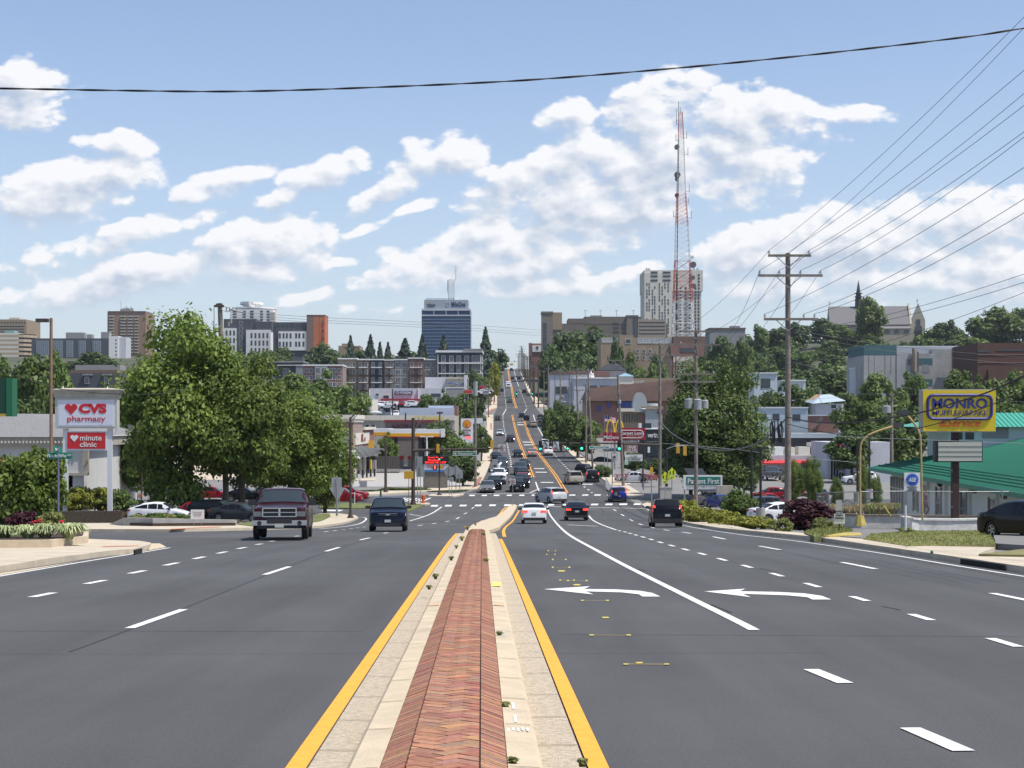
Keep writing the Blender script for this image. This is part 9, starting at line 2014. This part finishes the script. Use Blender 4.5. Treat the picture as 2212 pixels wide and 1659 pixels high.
# kerbed flower bed
bed=[(-19,44.6)]+UU([(-10,1184),(110,1183),(190,1173),(192,1162),(150,1156)],.14)+[(-19,53)]
drape('flower_bed_kerb',[bed],.36,m_conc2,side=.3);cx_=sum(p[0]for p in bed)/len(bed);cy_=sum(p[1]for p in bed)/len(bed);drape('flower_bed_soil',[[(cx_+(x-cx_)*.93,cy_+(y-cy_)*.93)for x,y in bed]],.37,m_mulch)
for i,(px,py)in enumerate(((73,1128),(86,1125),(84,1134),(212,1126),(215,1131))):
 mb=MB();Y=50 if px<200 else 52;q=random.Random(i)
 for k in range(7):a=k*.9;mb.ball((math.cos(a)*.045,math.sin(a)*.03,q.uniform(-.04,.04)),.035,6)
 o=mb.build('rose_bloom',M('rose_red',(.50,.01,.03),.6),None,P(min(px,133),py,Y-1.2));tag(o,'red rose bloom, %s in the corner bed'%['leftmost','second','lowest','fourth','rightmost'][i],'flower','red roses of the corner bed')
# sheet signs near the left cars
s,w,h=sign('yard_sign',412,441,1101,1121,84,'small white handwritten yard sign in front of the red sedan tail',m_signw);text('Free Lawn',.08,m_galv,s,(0,-.01,h*.75));text('care call',.08,m_galv,s,(0,-.01,h*.45));mb=MB();mb.tube((-.2,.02,-.3),(-.2,.02,h),.012,n=4);mb.tube((.2,.02,-.3),(.2,.02,h),.012,n=4);mb.build('stake',m_galv,s)
s,w,h=sign('flag_banner',297.5,309.5,1060,1080,140,'small white banner with a red and yellow heart on the lot lamp pole',m_signw);mb=MB();q=[(0,-1),(.92,0),(.92,.30),(.62,.62),(.30,.62),(0,.34),(-.30,.62),(-.62,.62),(-.92,.30),(-.92,0)];mb.face_prism([(x*.17,h*.5+z*.24)for x,z in q],-.03,-.005);mb.build('heart',M('heart_redyellow',(.60,.16,.02),.6),s);mb=MB();mb.tube((.1,.04,-1.8),(.1,.04,3.4),.07,n=6);mb.build('pole',m_woodd,s)
# iron fence beyond the lot
mb=MB();x0,x1=Xp(268,215),Xp(560,215);z=Zp(1066,215);n=int((x1-x0)/.22)
for i in range(n):mb.box(x0+i*.22-.015,x0+i*.22+.015,215,215.03,z-1.3,z+.1)
mb.box(x0,x1,214.98,215.02,z,z+.05);mb.box(x0,x1,214.98,215.02,z-1.2,z-1.15);o=mb.build('iron_fence',m_signk);tag(o,'black iron railing on a low wall behind the white pickup','fence')
mb=MB();mb.box(x0,x1,215.1,215.6,z-3,z-1.2);mb.box(x0-1.5,x0+.6,214.8,215.8,z-3,z+.3);o=mb.build('low_wall',W_BROWN);tag(o,'low brown wall with end pier under the iron railing','wall')
drape('light_lot',[[(-75,222),(-40,222),(-40,290),(-75,290)]],.02,m_conc)
drape('pharmacy_lot',[[(-27,205),(-6.5,205),(-6.5,246),(-22,246),(-22,222)]],.015,M('lot_concrete',(.36,.35,.33),.9,var=.08,vscale=.6))
# stone board sign
def stone_sign():
 Y=200;o=empty('pharmacy_board_sign',(Xp(940,Y),Y,G(0,Y)),0,'red message board over a white panel on a stone base','sign');lx=lambda p:Xp(p,Y)-Xp(940,Y);lz=lambda p:Zp(p,Y)-G(0,Y)
 mb=MB();mb.box(lx(914),lx(966),.1,1.2,-.3,lz(1019));mb.build('stone_base',brickm('stone_blocks',(.17,.155,.13),(.12,.115,.10),(.24,.22,.19),1.6),o)
 mb=MB();mb.box(lx(914.5),lx(968),0,1.1,lz(1019.5),lz(1002.5));mb.build('white_panel',M('panel_paleblue',(.50,.55,.62),.45),o);mb=MB();mb.box(lx(914.5),lx(968),-.02,0,lz(1019.5),lz(1015));mb.build('blue_stripe',M('stripe_blue',(.05,.16,.42),.45),o)
 text('Walgreens',.58,M('cvs_red',(.50,.012,.02),.45),o,(lx(941),-.03,lz(1008.5)),width=(959-922)*Y/FPX,bold=.012,shear=.35)
 mb=MB();mb.box(lx(914),lx(968.5),-.05,1.1,lz(1002.5),lz(985));mb.build('message_screen',M('screen_black',(.012,.01,.012),.4),o)
 for k,(t,wd)in enumerate((('Scott Paper',1.95),('Products',1.5),('BOGO 50% Off',2.6))):text(t,.24,M('led_red',(1,.03,.02),.5,emit=1.8),o,(lx(941 if k!=1 else 938),-.07,lz(988.5+k*5.2)),width=wd,bold=.02)
stone_sign()
def shell():
 Y=236;o=empty('fuel_price_sign',(Xp(1007,Y),Y,G(0,Y)),0,'tall white fuel price sign with a yellow shell emblem','sign');lx=lambda p:Xp(p,Y)-Xp(1007,Y);lz=lambda p:Zp(p,Y)-G(0,Y);mr_=M('canopy_redline',(.5,.03,.02),.4)
 mb=MB();mb.box(lx(995.5),lx(1022),0,.4,0,lz(904));mb.build('cabinet',m_signw,o)
 def fan(s,nm,mt,y):
  c=(lx(1008.5),lz(915.5));pts=[(c[0]-.25*s,c[1]-.62*s),(c[0]+.25*s,c[1]-.62*s)]+[(c[0]+math.cos(a)*.62*s,c[1]-.05+math.sin(a)*.62*s)for a in np.linspace(-.45,math.pi+.45,14)];mb=MB();mb.face_prism(pts,y,y+.02);mb.build(nm,mt,o)
 fan(1.0,'shell_outline',mr_,-.04);fan(.84,'shell_emblem',M('canopy_yellow',(.72,.38,.02),.4),-.07)
 mb=MB();c=(lx(1008.5),lz(915.5))
 for a in np.linspace(.5,math.pi-.5,5):mb.tube((c[0]+math.cos(a)*.08,-.09,c[1]-.45),(c[0]+math.cos(a)*.46,-.09,c[1]+math.sin(a)*.38),.018,n=3)
 mb.build('shell_ribs',mr_,o)
 mb=MB();mb.box(lx(1000),lx(1016.5),-.03,0,lz(931.5),lz(928));mb.build('maroon_panel',m_mar,o);text('V-Power',.2,m_signw,o,(lx(1008.2),-.04,lz(929.8)),width=.9);text('Car Wash',.2,m_signk,o,(lx(1006),-.03,lz(935.2)),width=.8,bold=.02)
 mb=MB();mb.box(lx(1000),lx(1016.5),-.03,0,lz(942),lz(937.5));mb.build('grey_panel',W_GREY,o);text('Diesel',.2,m_mar,o,(lx(1008),-.04,lz(939.8)),width=.8)
 text('3.19',.4,M('led_red',(1,.03,.02),.5,emit=1.8),o,(lx(1012),-.03,lz(945.5)),width=.75,bold=.03)
shell()
for i,(a,c,y0,y1,Y,mt,lb,tx)in enumerate([(1002,1021,842,850,470,'r','small red and white dealer sign above the blue sign',''),(1017,1037,893,902,400,'b','blue awning sign behind the shell price sign',''),(1022,1043,903,915,300,'w','white lettered board right of the shell price sign','')]):
 s,w,h=sign('shop_sign',a,c,y0,y1,Y,lb,{'r':M('sign_red',(.50,.02,.025),.5),'b':M('front_blue',(.03,.07,.28),.5),'w':m_signw}[mt],depth=.4,edge=m_signw if mt=='r' else None);mb=MB();mb.tube((0,.2,-4),(0,.2,0),.12,n=6);mb.build('post',m_galv,s)
for i,(px,yb,yt,Y,lb,hd)in enumerate([(735,900,862,360,'dark lamp post above the white store roof left',0),(848,897,840,330,'dark lamp post among the dealer cars',0),(599,860,812,300,'dark wide post left of the middle trees',0),(1002,898,850,440,'thin lamp post before the blue awning',0),(876,905,892,300,'short mast on the store roof',0),(950,925,893,300,'hooded lamp over the store roof right end',1),(922,990,943,238,'white double headed lamp under the station canopy',2),(765,895,856,400,'slim pole left of the car dealer',0),(798,885,842,420,'slim white pole at the dealer wall',0)]):
 o,x,Y,zb,H_=post('lamp_post',px,yb+14,yt,lb,'street lamp',.14 if i!=2 else .3,m_signk if i not in(6,8)else m_signw,Y=Y)
 if hd==1:mb=MB();mb.cbox((0,0,H_+.1),(1.1,.6,.35));mb.build('lamp_head',m_brownm,o)
 if hd==2:
  for s_ in(-1,1):mb=MB();mb.cbox((s_*.6,0,H_),(.8,.4,.16));mb.build('lamp_head',m_signw,o)
# ---- people
m_skin=M('skin',(.22,.13,.09),.6);
def person(px,py,Y,top,legs,label,h=1.74,walk=.15,rz=0):
 x=Xp(px,Y);o=empty('person',(x,Y,Zp(py,Y)),rz,label,'person')
 J={'pel':(0,0,.95),'chest':(0,0,1.32),'neck':(0,0,1.47),'head':(0,-.01,1.57),'crown':(0,0,1.70)}
 V=[J['pel'],J['chest'],J['neck'],J['head'],J['crown']];E=[(0,1),(1,2),(2,3),(3,4)];Rr=[.14,.155,.055,.085,.075]
 for s in(-1,1):
  b=len(V);V+=[(s*.10,0,.88),(s*.11,-walk*s*.5,.48),(s*.11,walk*s*.2-.0,.08),(s*.12,walk*s*.2-.14,.04)];E+=[(0,b),(b,b+1),(b+1,b+2),(b+2,b+3)];Rr+=[.10,.065,.042,.04]
  b=len(V);V+=[(s*.20,0,1.40),(s*.25,.02,1.12),(s*.23,-.08,.88),(s*.23,-.10,.79)];E+=[(1,b),(b,b+1),(b+1,b+2),(b+2,b+3)];Rr+=[.06,.045,.032,.03]
 me=bpy.data.meshes.new('body');me.from_pydata([(a*h/1.74,b_*h/1.74,c*h/1.74)for a,b_,c in V],E,[]);q=link_mesh('body',me,o)
 md=q.modifiers.new('skin','SKIN');
 for i,sv in enumerate(me.skin_vertices[0].data):sv.radius=(Rr[i]*h/1.74,Rr[i]*.8*h/1.74)
 me.skin_vertices[0].data[0].use_root=True;sub=q.modifiers.new('sub','SUBSURF');sub.levels=1;sub.render_levels=2
 dg=bpy.context.evaluated_depsgraph_get();m2=bpy.data.meshes.new_from_object(q.evaluated_get(dg));q.modifiers.clear();q.data=m2;m2.name='body'
 m2.materials.clear();
 for m in(m_skin,top,legs):m2.materials.append(m)
 for p in m2.polygons:
  z=p.center.z/h*1.74;xx=abs(p.center.x)
  p.material_index=2 if z<.96 and not(xx>.17 and z>.7)else(1 if z<1.46 and not(xx>.17 and z<1.12)else 0);p.use_smooth=True
 mb=MB();mb.ball((0,.015,1.65*h/1.74),.098*h/1.74,10,sc_=(1,1.05,.95));mb.build('hair',M('hair_dark',(.015,.01,.008),.8),o,smooth=True)
person(744,1040,222,M('shirt_dark',(.03,.03,.04),.8),M('trousers_grey',(.30,.32,.36),.8),'person in dark top and pale trousers at the brick pharmacy corner',walk=.05)
person(2000,1117,93,M('dress_plum',(.06,.03,.06),.8),M('dress_plum',(.06,.03,.06),.8),'person in dark plum clothes walking past the white garage wall',h=1.6,walk=.3,rz=R(60))
drape('shrub_bed',[[(Xp(114,118),118.4),(Xp(262,118),118.4),(Xp(285,119),119.4),(Xp(285,128),128),(Xp(100,128),128)]],.72,m_mulch,side=.7)
# ------------------------------------------------------------ summer haze
def haze():
 m=bpy.data.materials.new('haze');m.use_nodes=True;nt=m.node_tree;nt.nodes.clear()
 o_=nt.nodes.new('ShaderNodeOutputMaterial');v=nt.nodes.new('ShaderNodeVolumePrincipled')
 v.inputs['Color'].default_value=(.80,.88,1.0,1);v.inputs['Density'].default_value=.00006;v.inputs['Anisotropy'].default_value=.2
 nt.links.new(v.outputs[0],o_.inputs['Volume'])
 mb=MB();mb.box(-4100,4100,-70,9100,-9,130);o=mb.build('haze',m);o['kind']='stuff';o['label']='thin pale summer haze over the town';o['category']='haze'
haze()
